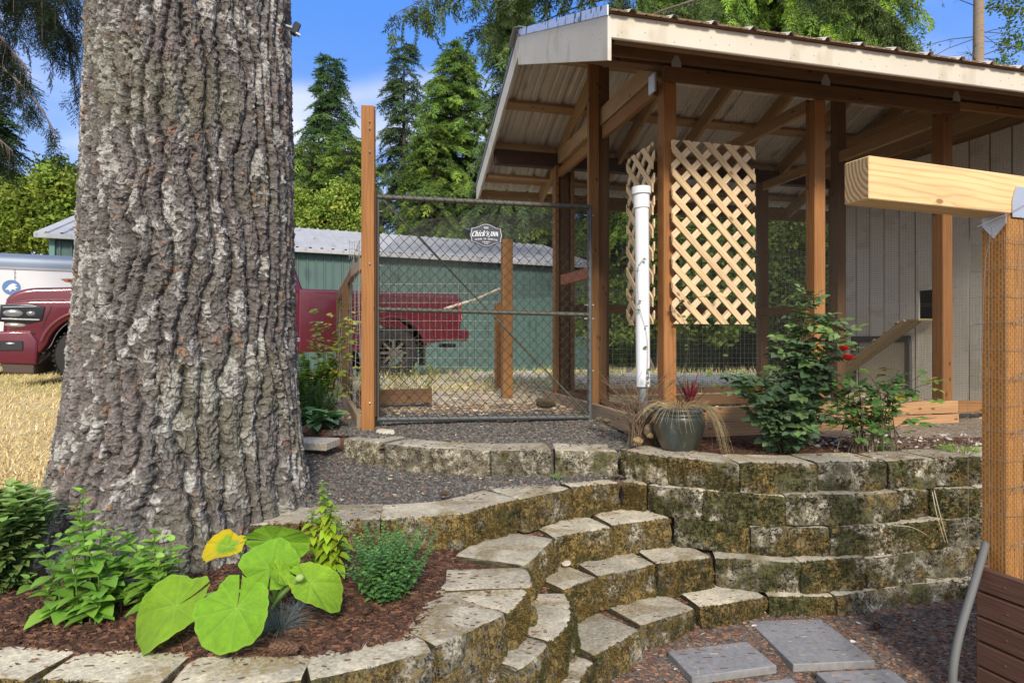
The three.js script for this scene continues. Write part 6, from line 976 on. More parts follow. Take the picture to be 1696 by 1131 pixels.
  const gb = P(508, 690, 4.6).setY(gy(-1.56, 4.6)), gr = rng(108); herb('green_shrub', 'rounded yellow green shrub just right of the big trunk', 'shrub', gb, gr, { leaf: 0.036, wide: 0.36, node: 0.022, per: 3, col: [0.19, 0.34, 0.04], tipCol: [0.34, 0.50, 0.05], from: 0.2, seg: 3, grow: () => 1, stems: Array.from({ length: 70 }, () => { const a = gr() * 6.28, q = Math.sqrt(gr()) * 0.24; return [q * 0.3 * Math.cos(a), q * 0.3 * Math.sin(a), q * Math.cos(a), rr(gr, 0.25, 0.5) * (1 - q * 0.9), q * Math.sin(a)]; }) });
  const gb2 = P(530, 690, 4.35).setY(gy(-1.38, 4.35)), g2 = rng(109); herb('green_shrub', 'feathery darker green plant between the yellow shrub and the hosta', 'shrub', gb2, g2, { leaf: 0.03, wide: 0.25, node: 0.018, per: 3, col: [0.10, 0.23, 0.06], from: 0.1, seg: 3, stems: Array.from({ length: 46 }, () => { const a = g2() * 6.28, q = Math.sqrt(g2()) * 0.15; return [q * 0.3 * Math.cos(a), q * 0.3 * Math.sin(a), q * Math.cos(a), rr(g2, 0.15, 0.32), q * Math.sin(a)]; }) });
}
// ---------- squash plant with its large leaves ----------
{
  const veinTex = (edge) => tex(512, 512, (u, v) => { const x = u * 2 - 1, y = v * 2 - 1, r = Math.hypot(x, y), a = Math.atan2(y, x); let k = 0; for (const d of [0, 0.62, -0.62, 1.25, -1.25, 1.95, -1.95, 2.5, -2.5]) { const da = Math.abs(Math.atan2(Math.sin(a - d), Math.cos(a - d))), w = da * r; k = Math.max(k, sstep(0.018 * (1.15 - r), 0.004, w) * sstep(1.0, 0.9, r)); for (let q = 1; q < 6; q++) { const r0 = 0.18 * q, sb = Math.abs((r - r0) - w * 1.25); k = Math.max(k, 0.4 * sstep(0.011, 0.003, sb) * sstep(0.30, 0.02, w)); } } const b = 0.9 + 0.35 * (fbm(u * 14, v * 14, 601, 4) - 0.5); let c = mix3([0.27 * b, 0.50 * b, 0.034], [0.40, 0.62, 0.12], k * 0.35); const e = sstep(edge, edge + 0.35, r + 0.5 * (fbm(u * 4, v * 4, 607, 3) - 0.5)); return mix3(c, [0.62, 0.52, 0.02], edge < 1.5 ? e : 0); });
  const bump = tex(512, 512, (u, v) => { const x = u * 2 - 1, y = v * 2 - 1, r = Math.hypot(x, y), a = Math.atan2(y, x); let k = 1; for (const d of [0, 0.62, -0.62, 1.25, -1.25, 1.95, -1.95, 2.5, -2.5]) { const w = Math.abs(Math.atan2(Math.sin(a - d), Math.cos(a - d))) * r; k = Math.min(k, 0.25 + sstep(0, 0.12, w) * 0.75); for (let q = 1; q < 6; q++) k = Math.min(k, 0.72 + 0.28 * sstep(0, 0.05, Math.abs((r - 0.18 * q) - w * 1.25) + (w > 0.3 ? 0.1 : 0))); } return k * 0.8 + 0.2 * fbm(u * 30, v * 30, 611, 2); }, false);
  const mats = [2, 0.95, 0.42].map((e) => phy({ map: veinTex(e), bumpMap: bump, bumpScale: 0.0035, roughness: 0.8, transmission: 0.35, thickness: 0, specularIntensity: 0.2 }));
  const pale = phy({ color: C(0.33, 0.47, 0.15), map: mats[0].map, bumpMap: bump, bumpScale: 0.004, roughness: 0.7, transmission: 0.3, thickness: 0 });
  // round lobed blade, its tip along +x, notch where the stalk joins
  const blade = (R2, seed, o) => { const nr = 12, na = 64, pos = [0, 0, 0], uv = [0.5, 0.5], idx = [], r = rng(seed), ph = r() * 6; for (let j = 1; j <= nr; j++) for (let i = 0; i <= na; i++) { const f = j / nr, a0 = -Math.PI + 2 * Math.PI * i / na, gap = o.gap ?? 0.06, a = a0 * (1 - gap / Math.PI), back = Math.abs(a) / Math.PI, e = R2 * (1 + 0.06 * Math.cos(5 * a + ph) * sstep(0, 0.3, f) + 0.16 * sstep(0.55, 0.95, back) + 0.27 * Math.cos(a) + 0.022 * Math.sin(17 * a + ph)) * f, x = Math.cos(a) * e * (o.sx ?? 1), z = Math.sin(a) * e * (o.sz ?? 1); const cup = (o.cup ?? 0.3) * e * e / R2 * (1 - 0.4 * back), wav = 0.10 * R2 * f * f * Math.sin(3 * a + ph) + 0.045 * R2 * f * Math.sin(7 * a + ph * 2), fold = (o.fold ?? 0.25) * Math.abs(z) * (0.5 + 0.5 * f), bend = -(o.bend ?? 0.35) * x * Math.abs(x) / R2 * (x > 0 ? 1 : 0.3); pos.push(x, cup + wav + fold + bend, z); uv.push(0.5 + Math.cos(a) * f * 0.49, 0.5 + Math.sin(a) * f * 0.49); }
    for (let i = 0; i < na; i++) idx.push(0, 2 + i, 1 + i); for (let j = 0; j < nr - 1; j++) for (let i = 0; i < na; i++) { const q = 1 + j * (na + 1) + i; idx.push(q, q + 1, q + na + 1, q + 1, q + na + 2, q + na + 1); } const g = new THREE.BufferGeometry(); g.setAttribute('position', new THREE.Float32BufferAttribute(pos, 3)); g.setAttribute('uv', new THREE.Float32BufferAttribute(uv, 2)); g.setIndex(idx); g.computeVertexNormals(); return g; };
  const base = G(452, 1008, 0.46), t = thing('squash_plant', 'squash plant with huge round bright green leaves in front of the trunk', 'plant', base.clone());
  const L = (label, px, py, D, tip, nrm, R2, mat, o, seed) => { const c = P(px, py, D), M = frameM(c, new V3(...tip), new V3(...nrm), 1); const mm = mat.clone(); { const k = [1, 0.92, 1.0, 1.0, 0.98, 1.04, 0.9, 1.08][seed]; mm.color.multiply(C(k * (seed % 2 ? 1.06 : 0.94), k, k)); } part(t, 'leaf', blade(R2, seed, o).applyMatrix4(M), mm, label); const st = curve([base.clone().add(new V3(rr(R0, -0.02, 0.02), 0.02, rr(R0, -0.02, 0.02))), base.clone().lerp(c, 0.5).add(new V3(0, 0.05, -0.01)), c], 10); part(t, 'stalk', stemG(st, 0.0062, [0.24, 0.38, 0.09], 0.7, 8), stemMat); };
  L('large rounded leaf lying low at the left', 290, 1004, 1.80, [-0.80, -0.38, 0.40], [0.05, 0.72, 0.72], 0.090, mats[0], { sx: 1.3, sz: 0.98, cup: 0.12, fold: 0.1, bend: 0.5 }, 1);
  L('largest heart shaped leaf, facing front', 392, 1006, 1.72, [0.03, -0.80, 0.55], [0.0, 0.42, 0.90], 0.092, mats[0], { cup: 0.2, fold: 0.12, bend: 0.25, gap: 0.05, sz: 1.10 }, 2);
  L('small yellow leaf', 377, 905, 1.98, [-0.85, -0.05, 0.4], [0.1, 0.8, 0.6], 0.062, mats[2], { sx: 1.0, sz: 0.8, cup: 0.1, bend: 0.5 }, 3);
  L('upright leaf above the bud', 448, 942, 1.90, [-0.06, 0.80, -0.25], [0.02, 0.35, 0.93], 0.070, mats[0], { cup: 0.05, sz: 1.25, bend: 0.3, fold: 0.1 }, 4);
  L('leaf turning yellow at its tip', 514, 966, 1.84, [0.92, -0.34, 0.10], [0.12, 0.66, 0.72], 0.062, mats[1], { sx: 1.3, sz: 0.95, cup: 0.1, bend: 0.55 }, 5);
  L('pale underside of a raised leaf', 452, 896, 2.02, [0.95, -0.12, -0.05], [-0.1, 0.12, 0.98], 0.078, mats[0], { sx: 1.25, sz: 0.7, bend: 0.3 }, 6);
  L('half open young leaf', 462, 948, 1.86, [0.5, -0.5, 0.4], [0.2, 0.6, 0.7], 0.045, mats[0], { cup: 0.6, sz: 0.6 }, 7);
  const bud = P(496, 957, 1.80); part(t, 'bud', new THREE.SphereGeometry(0.012, 14, 10).applyMatrix4(place(bud, 0.4, 0.3, 0.3, 1.1, 0.9, 0.9)), std({ color: C(0.30, 0.42, 0.12), roughness: 0.8 })); part(t, 'stalk', stemG(curve([base.clone(), base.clone().lerp(bud, 0.5).add(new V3(0, 0.01, 0.02)), bud], 8), 0.0085, [0.26, 0.40, 0.11], 0.8, 8), stemMat);
}
// ---------- grassy tufts ----------
function tuft(name, label, category, base, n, len, rad, col, seed, o = {}) {
  const r = rng(seed), t = thing(name, label, category, base, o.group), g = [];
  for (let i = 0; i < n; i++) { const a = o.az ? rr(r, o.az[0], o.az[1]) : r() * 6.283, L = len * rr(r, 0.55, 1.15), out = rr(r, o.out?.[0] ?? 0.2, o.out?.[1] ?? 0.9), b = base.clone().add(new V3(Math.cos(a) * rad * r(), 0, Math.sin(a) * rad * r())), d = (f) => b.clone().add(new V3(Math.cos(a) * L * out * f, L * ((o.rise ?? 0.9) * f - (o.sag ?? 0.75) * f * f * out), Math.sin(a) * L * out * f)); const q = wire([0, 0.25, 0.5, 0.75, 1].map(d), o.w ?? 0.0016, 3, 0.25).toNonIndexed(); q.deleteAttribute('uv'); g.push(tint(q, jit(r, col, 0.3))); }
  part(t, 'blades', mergeGeometries(g, false), stemMat).userData.kind = 'stuff'; return t;
}
{
  tuft('fescue_tuft', 'tuft of blue grey fescue grass under the squash leaves', 'grass', G(466, 1046, 0.45), 230, 0.135, 0.02, [0.16, 0.20, 0.20], 201, { w: 0.0009, out: [0.2, 1.0] });
  tuft('fescue_tuft', 'small pale blue grass tuft cut by the squash stalks', 'grass', G(488, 1012, 0.46), 70, 0.08, 0.015, [0.22, 0.25, 0.25], 202, { w: 0.0008, out: [0.4, 1.1] });
  tuft('grass_tuft', 'little green grass tuft at the foot of the clean grey blocks', 'grass', G(922, 793, 0.60), 60, 0.06, 0.02, [0.20, 0.32, 0.10], 203, { w: 0.0012 });
  tuft('grass_tuft', 'fresh green grass growing behind the wall at the far right', 'grass', G(1590, 748, 0.735), 150, 0.075, 0.11, [0.24, 0.36, 0.07], 204, { w: 0.0016 });
  tuft('grass_tuft', 'green grass blades under the lanky bush', 'grass', G(1462, 745, 0.735), 50, 0.09, 0.05, [0.16, 0.30, 0.06], 205, { w: 0.0016 });
}
// ---------- pot with dry grass and a red cordyline ----------
const potB = P(1125, 741, 3.47).setY(0.738);
{
  const t = thing('plant_pot', 'glazed blue green pot standing on the wall by the corner post', 'plant pot', potB.clone()), R2 = 0.145;
  const prof = [[0.001, 0], [0.085, 0], [0.10, 0.012], [0.127, 0.07], [0.142, 0.14], [0.145, 0.18], [0.139, 0.195], [0.138, 0.200], [0.143, 0.205], [0.140, 0.214], [0.137, 0.218], [0.149, 0.226], [0.150, 0.240], [0.143, 0.246], [0.132, 0.238], [0.128, 0.20], [0.001, 0.20]].map((a) => new V2(...a));
  const gl = tex(512, 256, (u, v) => { const f = fbm(u * 6, v * 5, 701, 5, 6, 5), g = fbm(u * 18, v * 12, 703, 4, 18, 12), h = fbm(u * 3, v * 3, 707, 3, 3, 3); let c = mix3([0.060, 0.070, 0.055], [0.085, 0.125, 0.135], sstep(0.45, 0.70, f)); c = mix3(c, [0.15, 0.115, 0.07], sstep(0.42, 0.6, h) * 0.8); return mix3(c, [0.24, 0.24, 0.20], sstep(0.6, 0.75, g) * 0.5); });
  part(t, 'body', new THREE.LatheGeometry(prof, 56).translate(potB.x, potB.y, potB.z), phy({ color: C(0.62, 0.60, 0.56), map: gl, roughness: 0.38, clearcoat: 0.5, clearcoatRoughness: 0.25 }));
  part(t, 'soil', new THREE.CylinderGeometry(0.128, 0.128, 0.01, 32).translate(potB.x, potB.y + 0.222, potB.z), MG.mulch);
  const b = potB.clone().add(new V3(-0.01, 0.225, 0.01)); tuft('dry_grass', 'straw coloured dry grass drooping over the rim of the pot', 'grass', b, 150, 0.26, 0.05, [0.52, 0.40, 0.20], 211, { w: 0.0017, out: [0.35, 1.0], rise: 0.75, sag: 1.15 });
  tuft('dry_grass', 'longest straw blades trailing down the right side of the pot', 'grass', potB.clone().add(new V3(0.11, 0.235, 0.05)), 60, 0.30, 0.03, [0.55, 0.44, 0.24], 212, { w: 0.0017, az: [-0.9, 1.2], out: [0.12, 0.62], rise: 0.5, sag: 2.6 });
  const r = rng(213), cd = thing('cordyline', 'small spiky red cordyline growing in the pot', 'plant', potB.clone().add(new V3(0.06, 0.22, 0))), lg = leafGeo(0.22, 0.0085, { n: 5, droop: 0.05, fold: 0.5, belly: 0.6 }), lv = new Leaves();
  for (let i = 0; i < 15; i++) { const a = r() * 6.28, l = rr(r, 0.7, 3); lv.add(lg, frameM(potB.clone().add(new V3(0.06, 0.235, 0)), new V3(Math.cos(a), l, Math.sin(a)), new V3(-Math.cos(a), 0.4, -Math.sin(a)), rr(r, 0.65, 1.08)), jit(r, [0.20, 0.025, 0.045], 0.35)); } part(cd, 'leaves', lv.geo(), leafMat({ roughness: 0.5 })).userData.kind = 'stuff';
}
// ---------- roses and shrubs on the wall ----------
function roseBush(name, label, base, canes, seed, o) {
  const r = rng(seed), t = thing(name, label, 'shrub', base), lv = new Leaves(), st = [], lf = leafGeo(0.052, 0.020, { n: 4, droop: 0.2, fold: 0.25 });
  for (const c0 of canes) {
    const c = new THREE.CatmullRomCurve3(c0.map((a) => base.clone().add(new V3(...a)))), L = c.getLength(); st.push(stemG(c.getPoints(12), o.sr ?? 0.0042, jit(r, o.scol ?? [0.13, 0.11, 0.05], 0.2), 0.4));
    const n = Math.round(L * (o.den ?? 42));
    for (let i = 0; i < n; i++) {
      const f = mix(o.from ?? 0.12, 1, (i + r()) / n), p = c.getPoint(f), a = r() * 6.28, ln = rr(r, 0.03, o.reach ?? 0.11), d = new V3(Math.cos(a), rr(r, -0.3, 0.7), Math.sin(a)).normalize(), e = p.clone().addScaledVector(d, ln); st.push(stemG([p, e], 0.0011, [0.10, 0.15, 0.04], 0.7, 3));
      const colr = r() < (o.yellow ?? 0.01) ? [0.5, 0.36, 0.04] : f > 0.86 ? o.tip ?? [0.21, 0.33, 0.11] : o.col ?? [0.135, 0.215, 0.105], nn = new V3(rr(r, -0.5, 0.5), 1, rr(r, -0.2, 0.8)), w = (o.s ?? 1) * rr(r, 0.7, 1.2);
      const side = new V3().crossVectors(d, nn).normalize();
      lv.add(lf, frameM(e, d, nn, w), jit(r, colr, 0.28));
      for (const [k, q] of [[0.75, 1], [0.75, -1], [0.3, 1], [0.3, -1]].slice(0, o.five === false ? 2 : 4)) lv.add(lf, frameM(p.clone().lerp(e, k), side.clone().multiplyScalar(q).addScaledVector(d, 0.7), nn, w * 0.85), jit(r, colr, 0.28));
    }
  }
  part(t, 'leaves', lv.geo(), o.mat ?? leafMat({ roughness: 0.42 })).userData.kind = 'stuff'; part(t, 'canes', mergeGeometries(st, false), stemMat); return t;
}
{
  const b = P(1300, 738, 3.42).setY(0.735), r = rng(301), canes = [];
  for (let i = 0; i < 20; i++) { const a = r() * 6.28, q = rr(r, 0.08, 0.32), h = rr(r, 0.10, 0.46); canes.push([[Math.cos(a) * 0.03, 0, Math.sin(a) * 0.03], [Math.cos(a) * q * 0.5 - 0.03, h * 0.7, Math.sin(a) * q * 0.5], [Math.cos(a) * q - 0.04, h, Math.sin(a) * q * 0.7 + 0.05]]); }
  for (let i = 0; i < 15; i++) { const x = rr(r, -0.06, 0.28), h = rr(r, 0.45, 0.80); canes.push([[0.02, 0, 0], [x * 0.5 + 0.03, h * 0.55, rr(r, -0.05, 0.08)], [x + rr(r, -0.05, 0.05), h, rr(r, -0.08, 0.08)]]); }
  canes.push([[0, 0.3, 0], [-0.2, 0.40, 0.05], [-0.36, 0.42, 0.05]], [[0.05, 0.5, 0], [0.12, 0.78, 0], [0.09, 0.90, 0.02]], [[0.05, 0.5, 0], [0.2, 0.76, 0], [0.30, 0.68, 0.02]]);
  roseBush('rose_bush', 'dense dark leaved rose bush in front of the run base boards', b, canes, 302, { den: 46, yellow: 0.004 });
  const b2 = P(1440, 742, 3.40).setY(0.735), c2 = [], r2 = rng(303);
  for (let i = 0; i < 21; i++) { const x = rr(r2, -0.38, 0.38), h = rr(r2, 0.12, 0.44) * (1 - Math.abs(x) * 0.5) + 0.08; c2.push([[x * 0.45 + rr(r2, -0.06, 0.06), 0, 0], [x * 0.4 + rr(r2, -0.03, 0.03), h * 0.75, rr(r2, -0.06, 0.1)], [x, h, rr(r2, -0.1, 0.1)]]); }
  c2.push([[-0.05, 0, 0.02], [-0.18, 0.25, 0.05], [-0.36, 0.35, 0.06]], [[-0.02, 0, 0.03], [-0.10, 0.20, 0.06], [-0.30, 0.12, 0.08]]);
  roseBush('rose_bush', 'lanky open rose bush with bare curving canes beside the dense one', b2, c2, 304, { den: 20, reach: 0.085, scol: [0.13, 0.10, 0.07], five: false, col: [0.11, 0.21, 0.06], tip: [0.20, 0.33, 0.07], yellow: 0.03, s: 0.95, sr: 0.0036, from: 0.15 });
  // red blooms
  const bloom = (label, px, py, D, s) => { const p = P(px, py, D), t = thing('rose_bloom', label, 'flower', p.clone()), q = rng(px), m = phy({ color: C(0.72, 0.030, 0.014), roughness: 0.6, transmission: 0.2, thickness: 0, sheen: 0.5, sheenColor: C(0.6, 0.1, 0.06) }); const pg = leafGeo(0.036, 0.017, { n: 6, droop: -0.35, fold: 0.35, belly: 1.3 }); for (let i = 0; i < 17; i++) { const a = i * 2.4, k = i / 17, d = new V3(Math.cos(a), 2.2 - 2.3 * k, Math.sin(a)).normalize(); part(t, 'petal', pg.clone().applyMatrix4(frameM(p.clone().add(new V3(0, -0.012, 0)), d, new V3(-d.x, 0.9, -d.z), s * (0.65 + 0.45 * k))), m); } part(t, 'stem', stemG([p.clone().add(new V3(0, -0.005, 0)), p.clone().add(new V3(0.0, -0.07, -0.02))], 0.002, [0.1, 0.16, 0.04]), stemMat); };
  bloom('upper of the two red roses in front of the hen house', 1399, 577, 3.30, 1.0); bloom('lower of the two red roses in front of the hen house', 1405, 594, 3.27, 1.25);
  // twiggy dry shrub at the foot of the pipe
  const tb = P(1058, 712, 3.62).setY(0.735), tr = rng(311), t = thing('dry_shrub', 'tangle of bare brown stems at the foot of the white pipe', 'shrub', tb), g = [], lv = new Leaves(), lf = leafGeo(0.03, 0.011, { n: 3 });
  for (let i = 0; i < 85; i++) { const x = rr(tr, -0.22, 0.24), h = rr(tr, 0.12, 0.52), z = rr(tr, -0.08, 0.12), c = new THREE.CatmullRomCurve3([tb.clone().add(new V3(rr(tr, -0.08, 0.1), 0, rr(tr, -0.03, 0.05))), tb.clone().add(new V3(x * 0.35 + rr(tr, -0.06, 0.06), h * 0.6, z * 0.5)), tb.clone().add(new V3(x * 1.2, h * rr(tr, 0.8, 1.05), z))]); g.push(stemG(c.getPoints(8), rr(tr, 0.0015, 0.0032), jit(tr, [0.24, 0.165, 0.11], 0.4), 0.5, 3)); if (tr() < 0.4) for (let k = 0; k < 4; k++) { const p = c.getPoint(rr(tr, 0.4, 1)), a = tr() * 6; lv.add(lf, frameM(p, new V3(Math.cos(a), 0.3, Math.sin(a)), up, rr(tr, 0.6, 1.1)), jit(tr, tr() < 0.5 ? [0.14, 0.24, 0.06] : [0.25, 0.16, 0.08], 0.2)); } }
  part(t, 'stems', mergeGeometries(g, false), stemMat); part(t, 'leaves', lv.geo(), foliage).userData.kind = 'stuff';
  // small vine on the pipe and lattice
  const vr = rng(313), vine = (label, pts, n, s, col) => { const c = new THREE.CatmullRomCurve3(pts), t2 = thing('vine', label, 'vine', pts[0].clone()), l2 = new Leaves(), lg = leafGeo(0.034, 0.0125, { n: 4 }); const st2 = [stemG(c.getPoints(30), 0.0016, [0.12, 0.09, 0.05], 0.6, 4)]; for (let i = 0; i < n; i++) { const p = c.getPoint(rr(vr, 0.05, 1)), a = rr(vr, 0, 6.28); l2.add(lg, frameM(p, new V3(Math.cos(a), rr(vr, -0.4, 0.5), Math.sin(a)), new V3(rr(vr, -0.4, 0.4), 0.6, 0.8), s * rr(vr, 0.6, 1.2)), jit(vr, col, 0.3)); } part(t2, 'stem', mergeGeometries(st2, false), stemMat); part(t2, 'leaves', l2.geo(), foliage).userData.kind = 'stuff'; };
  vine('thin vine climbing the front of the white pipe', [P(1070, 660, 3.74), P(1072, 560, 3.745), P(1058, 500, 3.75), P(1058, 440, 3.75), P(1070, 425, 3.74)], 12, 0.8, [0.10, 0.18, 0.05]);
  vine('wiry vine with few leaves across the lower lattice', [P(1128, 670, 3.7), P(1140, 560, 3.72), P(1128, 500, 3.74), P(1170, 490, 3.76), P(1200, 480, 3.78)], 16, 0.9, [0.17, 0.20, 0.06]);
  vine('rose shoot reaching left from the dense bush', [P(1250, 690, 3.5), P(1215, 640, 3.5), P(1190, 640, 3.5), P(1180, 612, 3.5)], 9, 1.1, [0.12, 0.25, 0.05]);
  // yellow green climber on the low fence
  const cb = P(548, 640, 4.7).setY(0.76), cr = rng(317), cc = []; for (let i = 0; i < 11; i++) { const x = rr(cr, -0.2, 0.26), h = rr(cr, 0.3, 0.86); cc.push([[rr(cr, -0.05, 0.05), 0, 0], [x * 0.5, h * 0.55, rr(cr, -0.05, 0.05)], [x, h, rr(cr, -0.1, 0.1)]]); }
  roseBush('climbing_shrub', 'sparse yellow leaved climber against the low fence left of the gate post', cb, cc, 318, { den: 22, reach: 0.07, five: false, col: [0.30, 0.36, 0.06], tip: [0.42, 0.46, 0.10], s: 0.95, sr: 0.003, from: 0.35, yellow: 0.08, mat: foliage });
}
// ---------- loose matter on the ground ----------
{
  const r = rng(901), chip = new ConvexGeometry([[-1, 0, -0.35], [0.9, 0.05, -0.3], [1, 0.1, 0.3], [-0.8, 0.1, 0.4], [-0.6, 0.3, 0], [0.6, 0.32, 0.05]].map((a) => new V3(...a))), peb = new ConvexGeometry([[-1, 0, 0], [1, 0.1, 0.1], [0, 0.62, 0], [0.1, -0.5, 0.1], [0.2, 0.1, 0.85], [-0.1, 0, -0.85], [0.6, 0.4, 0.5], [-0.6, 0.35, -0.5], [-0.5, -0.2, 0.6]].map((a) => new V3(...a)));
  const mat = std({ color: 0xffffff, roughness: 0.95 });
  const strew = (name, label, category, geo, n, x0, x1, d0, d1, ok, size, cols, flat = 0.25) => {
    const A = new Inst(); let tries = 0;
    while (A.m.length < n && tries++ < n * 12) { const D = d0 + (d1 - d0) * Math.pow(r(), 1.25), x = rr(r, Math.max(x0, -0.95 * D), Math.min(x1, 0.95 * D)), z = zone(x, D); if (!ok(x, D, z)) continue; const s = size(r, D), c = cols[Math.floor(r() * cols.length)], k = rr(r, 0.7, 1.3); A.add(place(new V3(x, H(x, D, z) + s * 0.15, -D), r() * 6.28, rr(r, -flat, flat), rr(r, -flat, flat), s, s * rr(r, 0.7, 1.3), s * rr(r, 0.7, 1.3)), [c[0] * k, c[1] * k, c[2] * k]); }
    return A.build(name, geo, mat, scene, 'stuff', label, category);
  };
  const bark = [[0.095, 0.042, 0.024], [0.060, 0.029, 0.018], [0.135, 0.064, 0.036], [0.040, 0.021, 0.015], [0.18, 0.085, 0.046]], red = [[0.27, 0.115, 0.06], [0.20, 0.082, 0.045], [0.33, 0.17, 0.095], [0.13, 0.06, 0.038]], straw = [[0.52, 0.42, 0.26], [0.42, 0.31, 0.18], [0.62, 0.55, 0.42], [0.3, 0.2, 0.12]], grav = [[0.08, 0.076, 0.071], [0.13, 0.124, 0.115], [0.058, 0.055, 0.052], [0.18, 0.17, 0.15], [0.10, 0.08, 0.066]];
  strew('bark_mulch', 'reddish brown bark mulch around the big tree', 'mulch', chip, 17000, -2.2, 0.3, 1.5, 2.9, (x, D, z) => z === 3 && surf(x, D, z) === 'mulch', (q) => rr(q, 0.004, 0.015), bark, 0.7);
  strew('leaf_litter', 'reddish bark flakes gathered on the treads of the stone steps', 'litter', chip, 9000, -0.6, 2.6, 1.7, 3.3, (x, D, z) => (z === 5 || z === 4 || (z === 3 && surf(x, D, z) === 'patio')) , (q) => rr(q, 0.004, 0.011), [...red, ...bark], 0.5);
  strew('patio_litter', 'reddish flakes and grit between the square pavers', 'litter', chip, 20000, -0.2, 3.2, 1.6, 3.2, (x, D, z) => z === 6, (q) => rr(q, 0.004, 0.012), [...red, ...red, ...grav, [0.3, 0.2, 0.13]], 0.5);
  strew('path_gravel', 'dark gravel of the path below the gate', 'gravel', peb, 16000, -1.6, 1.2, 2.5, 4.1, (x, D, z) => z === 2 && surf(x, D, z) === 'gravel', (q) => rr(q, 0.004, 0.011), grav);
  strew('gate_gravel', 'dark gravel and grit in front of the gate', 'gravel', peb, 15000, -1.2, 1.1, 3.4, 5.0, (x, D, z) => z === 1 && surf(x, D, z) === 'gravel', (q) => rr(q, 0.005, 0.013), [...grav, [0.16, 0.14, 0.12]]);
  strew('gravel_litter', 'fallen reddish flakes and straw lying on the gravel', 'litter', chip, 3600, -1.6, 1.2, 2.5, 5.4, (x, D, z) => z <= 2 && x < 0.9, (q) => rr(q, 0.005, 0.013), [...red, ...straw, ...red], 0.3);
  strew('wall_mulch', 'dark bark mulch behind the retaining wall', 'mulch', chip, 7000, 0.75, 3.2, 3.2, 3.9, (x, D, z) => z === 1, (q) => rr(q, 0.006, 0.014), [...bark, [0.05, 0.03, 0.025]], 0.4);
  strew('yard_litter', 'straw, wood chips and leaves on the sunny yard behind the gate', 'litter', chip, 9000, -2.4, 4.8, 4.5, 9, (x, D, z) => z === 1, (q) => rr(q, 0.008, 0.024), [...straw, ...straw, [0.2, 0.13, 0.08]], 0.3);
  strew('pale_stones', 'small pale stones in the bare ground at the end of the wall', 'stones', peb, 260, 1.8, 3.4, 3.2, 4.0, (x, D, z) => z === 1, (q) => rr(q, 0.006, 0.02), [[0.36, 0.33, 0.29], [0.24, 0.21, 0.18], [0.5, 0.47, 0.42]]);
  // feathers on the steps and patio
  const fe = leafGeo(0.05, 0.011, { n: 5, droop: -0.25, fold: 0.3 }); { const A = new Inst(); for (let i = 0; i < 46; i++) { const D = rr(r, 2.1, 3.2), x = rr(r, 0.1, 2.2), z = zone(x, D); if (z === 2 || z === 1) { i--; continue; } const s = rr(r, 0.3, 0.75); A.add(place(new V3(x, H(x, D, z) + 0.006, -D), r() * 6.28, rr(r, -0.3, 0.3), rr(r, -0.2, 0.2), s), [0.62, 0.58, 0.55]); } A.build('feathers', fe, mat, scene, 'stuff', 'small white hen feathers scattered over the steps and patio', 'feathers'); }
  // dry lawn blades, thick near the tree and thinner away
  const bl = soup([-0.0022, 0, 0, 0.0022, 0, 0, 0.004, 0.03, 0.010, -0.0016, 0.028, 0.009, 0.002, 0.03, 0.010, 0.010, 0.055, 0.028, -0.0022, 0, 0, 0.004, 0.03, 0.010, -0.0016, 0.028, 0.009]); { const A = new Inst(); const cols = [[0.66, 0.50, 0.24], [0.55, 0.40, 0.18], [0.72, 0.58, 0.32], [0.42, 0.32, 0.13]]; let k = 0; while (A.m.length < 52000 && k++ < 200000) { const D = 3.0 + 9 * Math.pow(r(), 1.9), x = rr(r, -1.05 * D, -0.58 * D), z = zone(x, D); if (surf(x, D, z) !== 'lawn') continue; const c = cols[Math.floor(r() * 4)], q = rr(r, 0.75, 1.25), green = D > 6.5 && r() < 0.35 ? 1 : 0, s = rr(r, 0.4, 0.95) * (1 + D * 0.06); A.add(place(new V3(x, H(x, D, z), -D), r() * 6.28, rr(r, -0.7, 0.7), rr(r, -0.7, 0.7), s * 1.3, s, s), green ? [0.30 * q, 0.33 * q, 0.10] : [c[0] * q, c[1] * q, c[2] * q]); } A.build('dry_grass_blades', bl, mat, scene, 'stuff', 'short dry straw coloured grass left of the trunk', 'grass'); }
  { const A = new Inst(); for (let i = 0; i < 16000; i++) { const D = rr(r, 6.2, 12), x = rr(r, -0.35 * D, 0.55 * D), q = rr(r, 0.7, 1.3), tall = D > 8.5 ? 2.2 : 1; if (fbm(x * 0.9, D * 0.9, 77, 3) < 0.42) continue; A.add(place(new V3(x, H(x, D, 1), -D), r() * 6.28, rr(r, -0.6, 0.6), rr(r, -0.6, 0.6), 1.6, tall * rr(r, 0.8, 1.6), 1.4), r() < 0.35 ? [0.30 * q, 0.36 * q, 0.08] : [0.60 * q, 0.49 * q, 0.24 * q]); } A.build('yard_grass', bl, mat, scene, 'stuff', 'thin dry grass with green patches in the yard beyond the gate', 'grass'); }
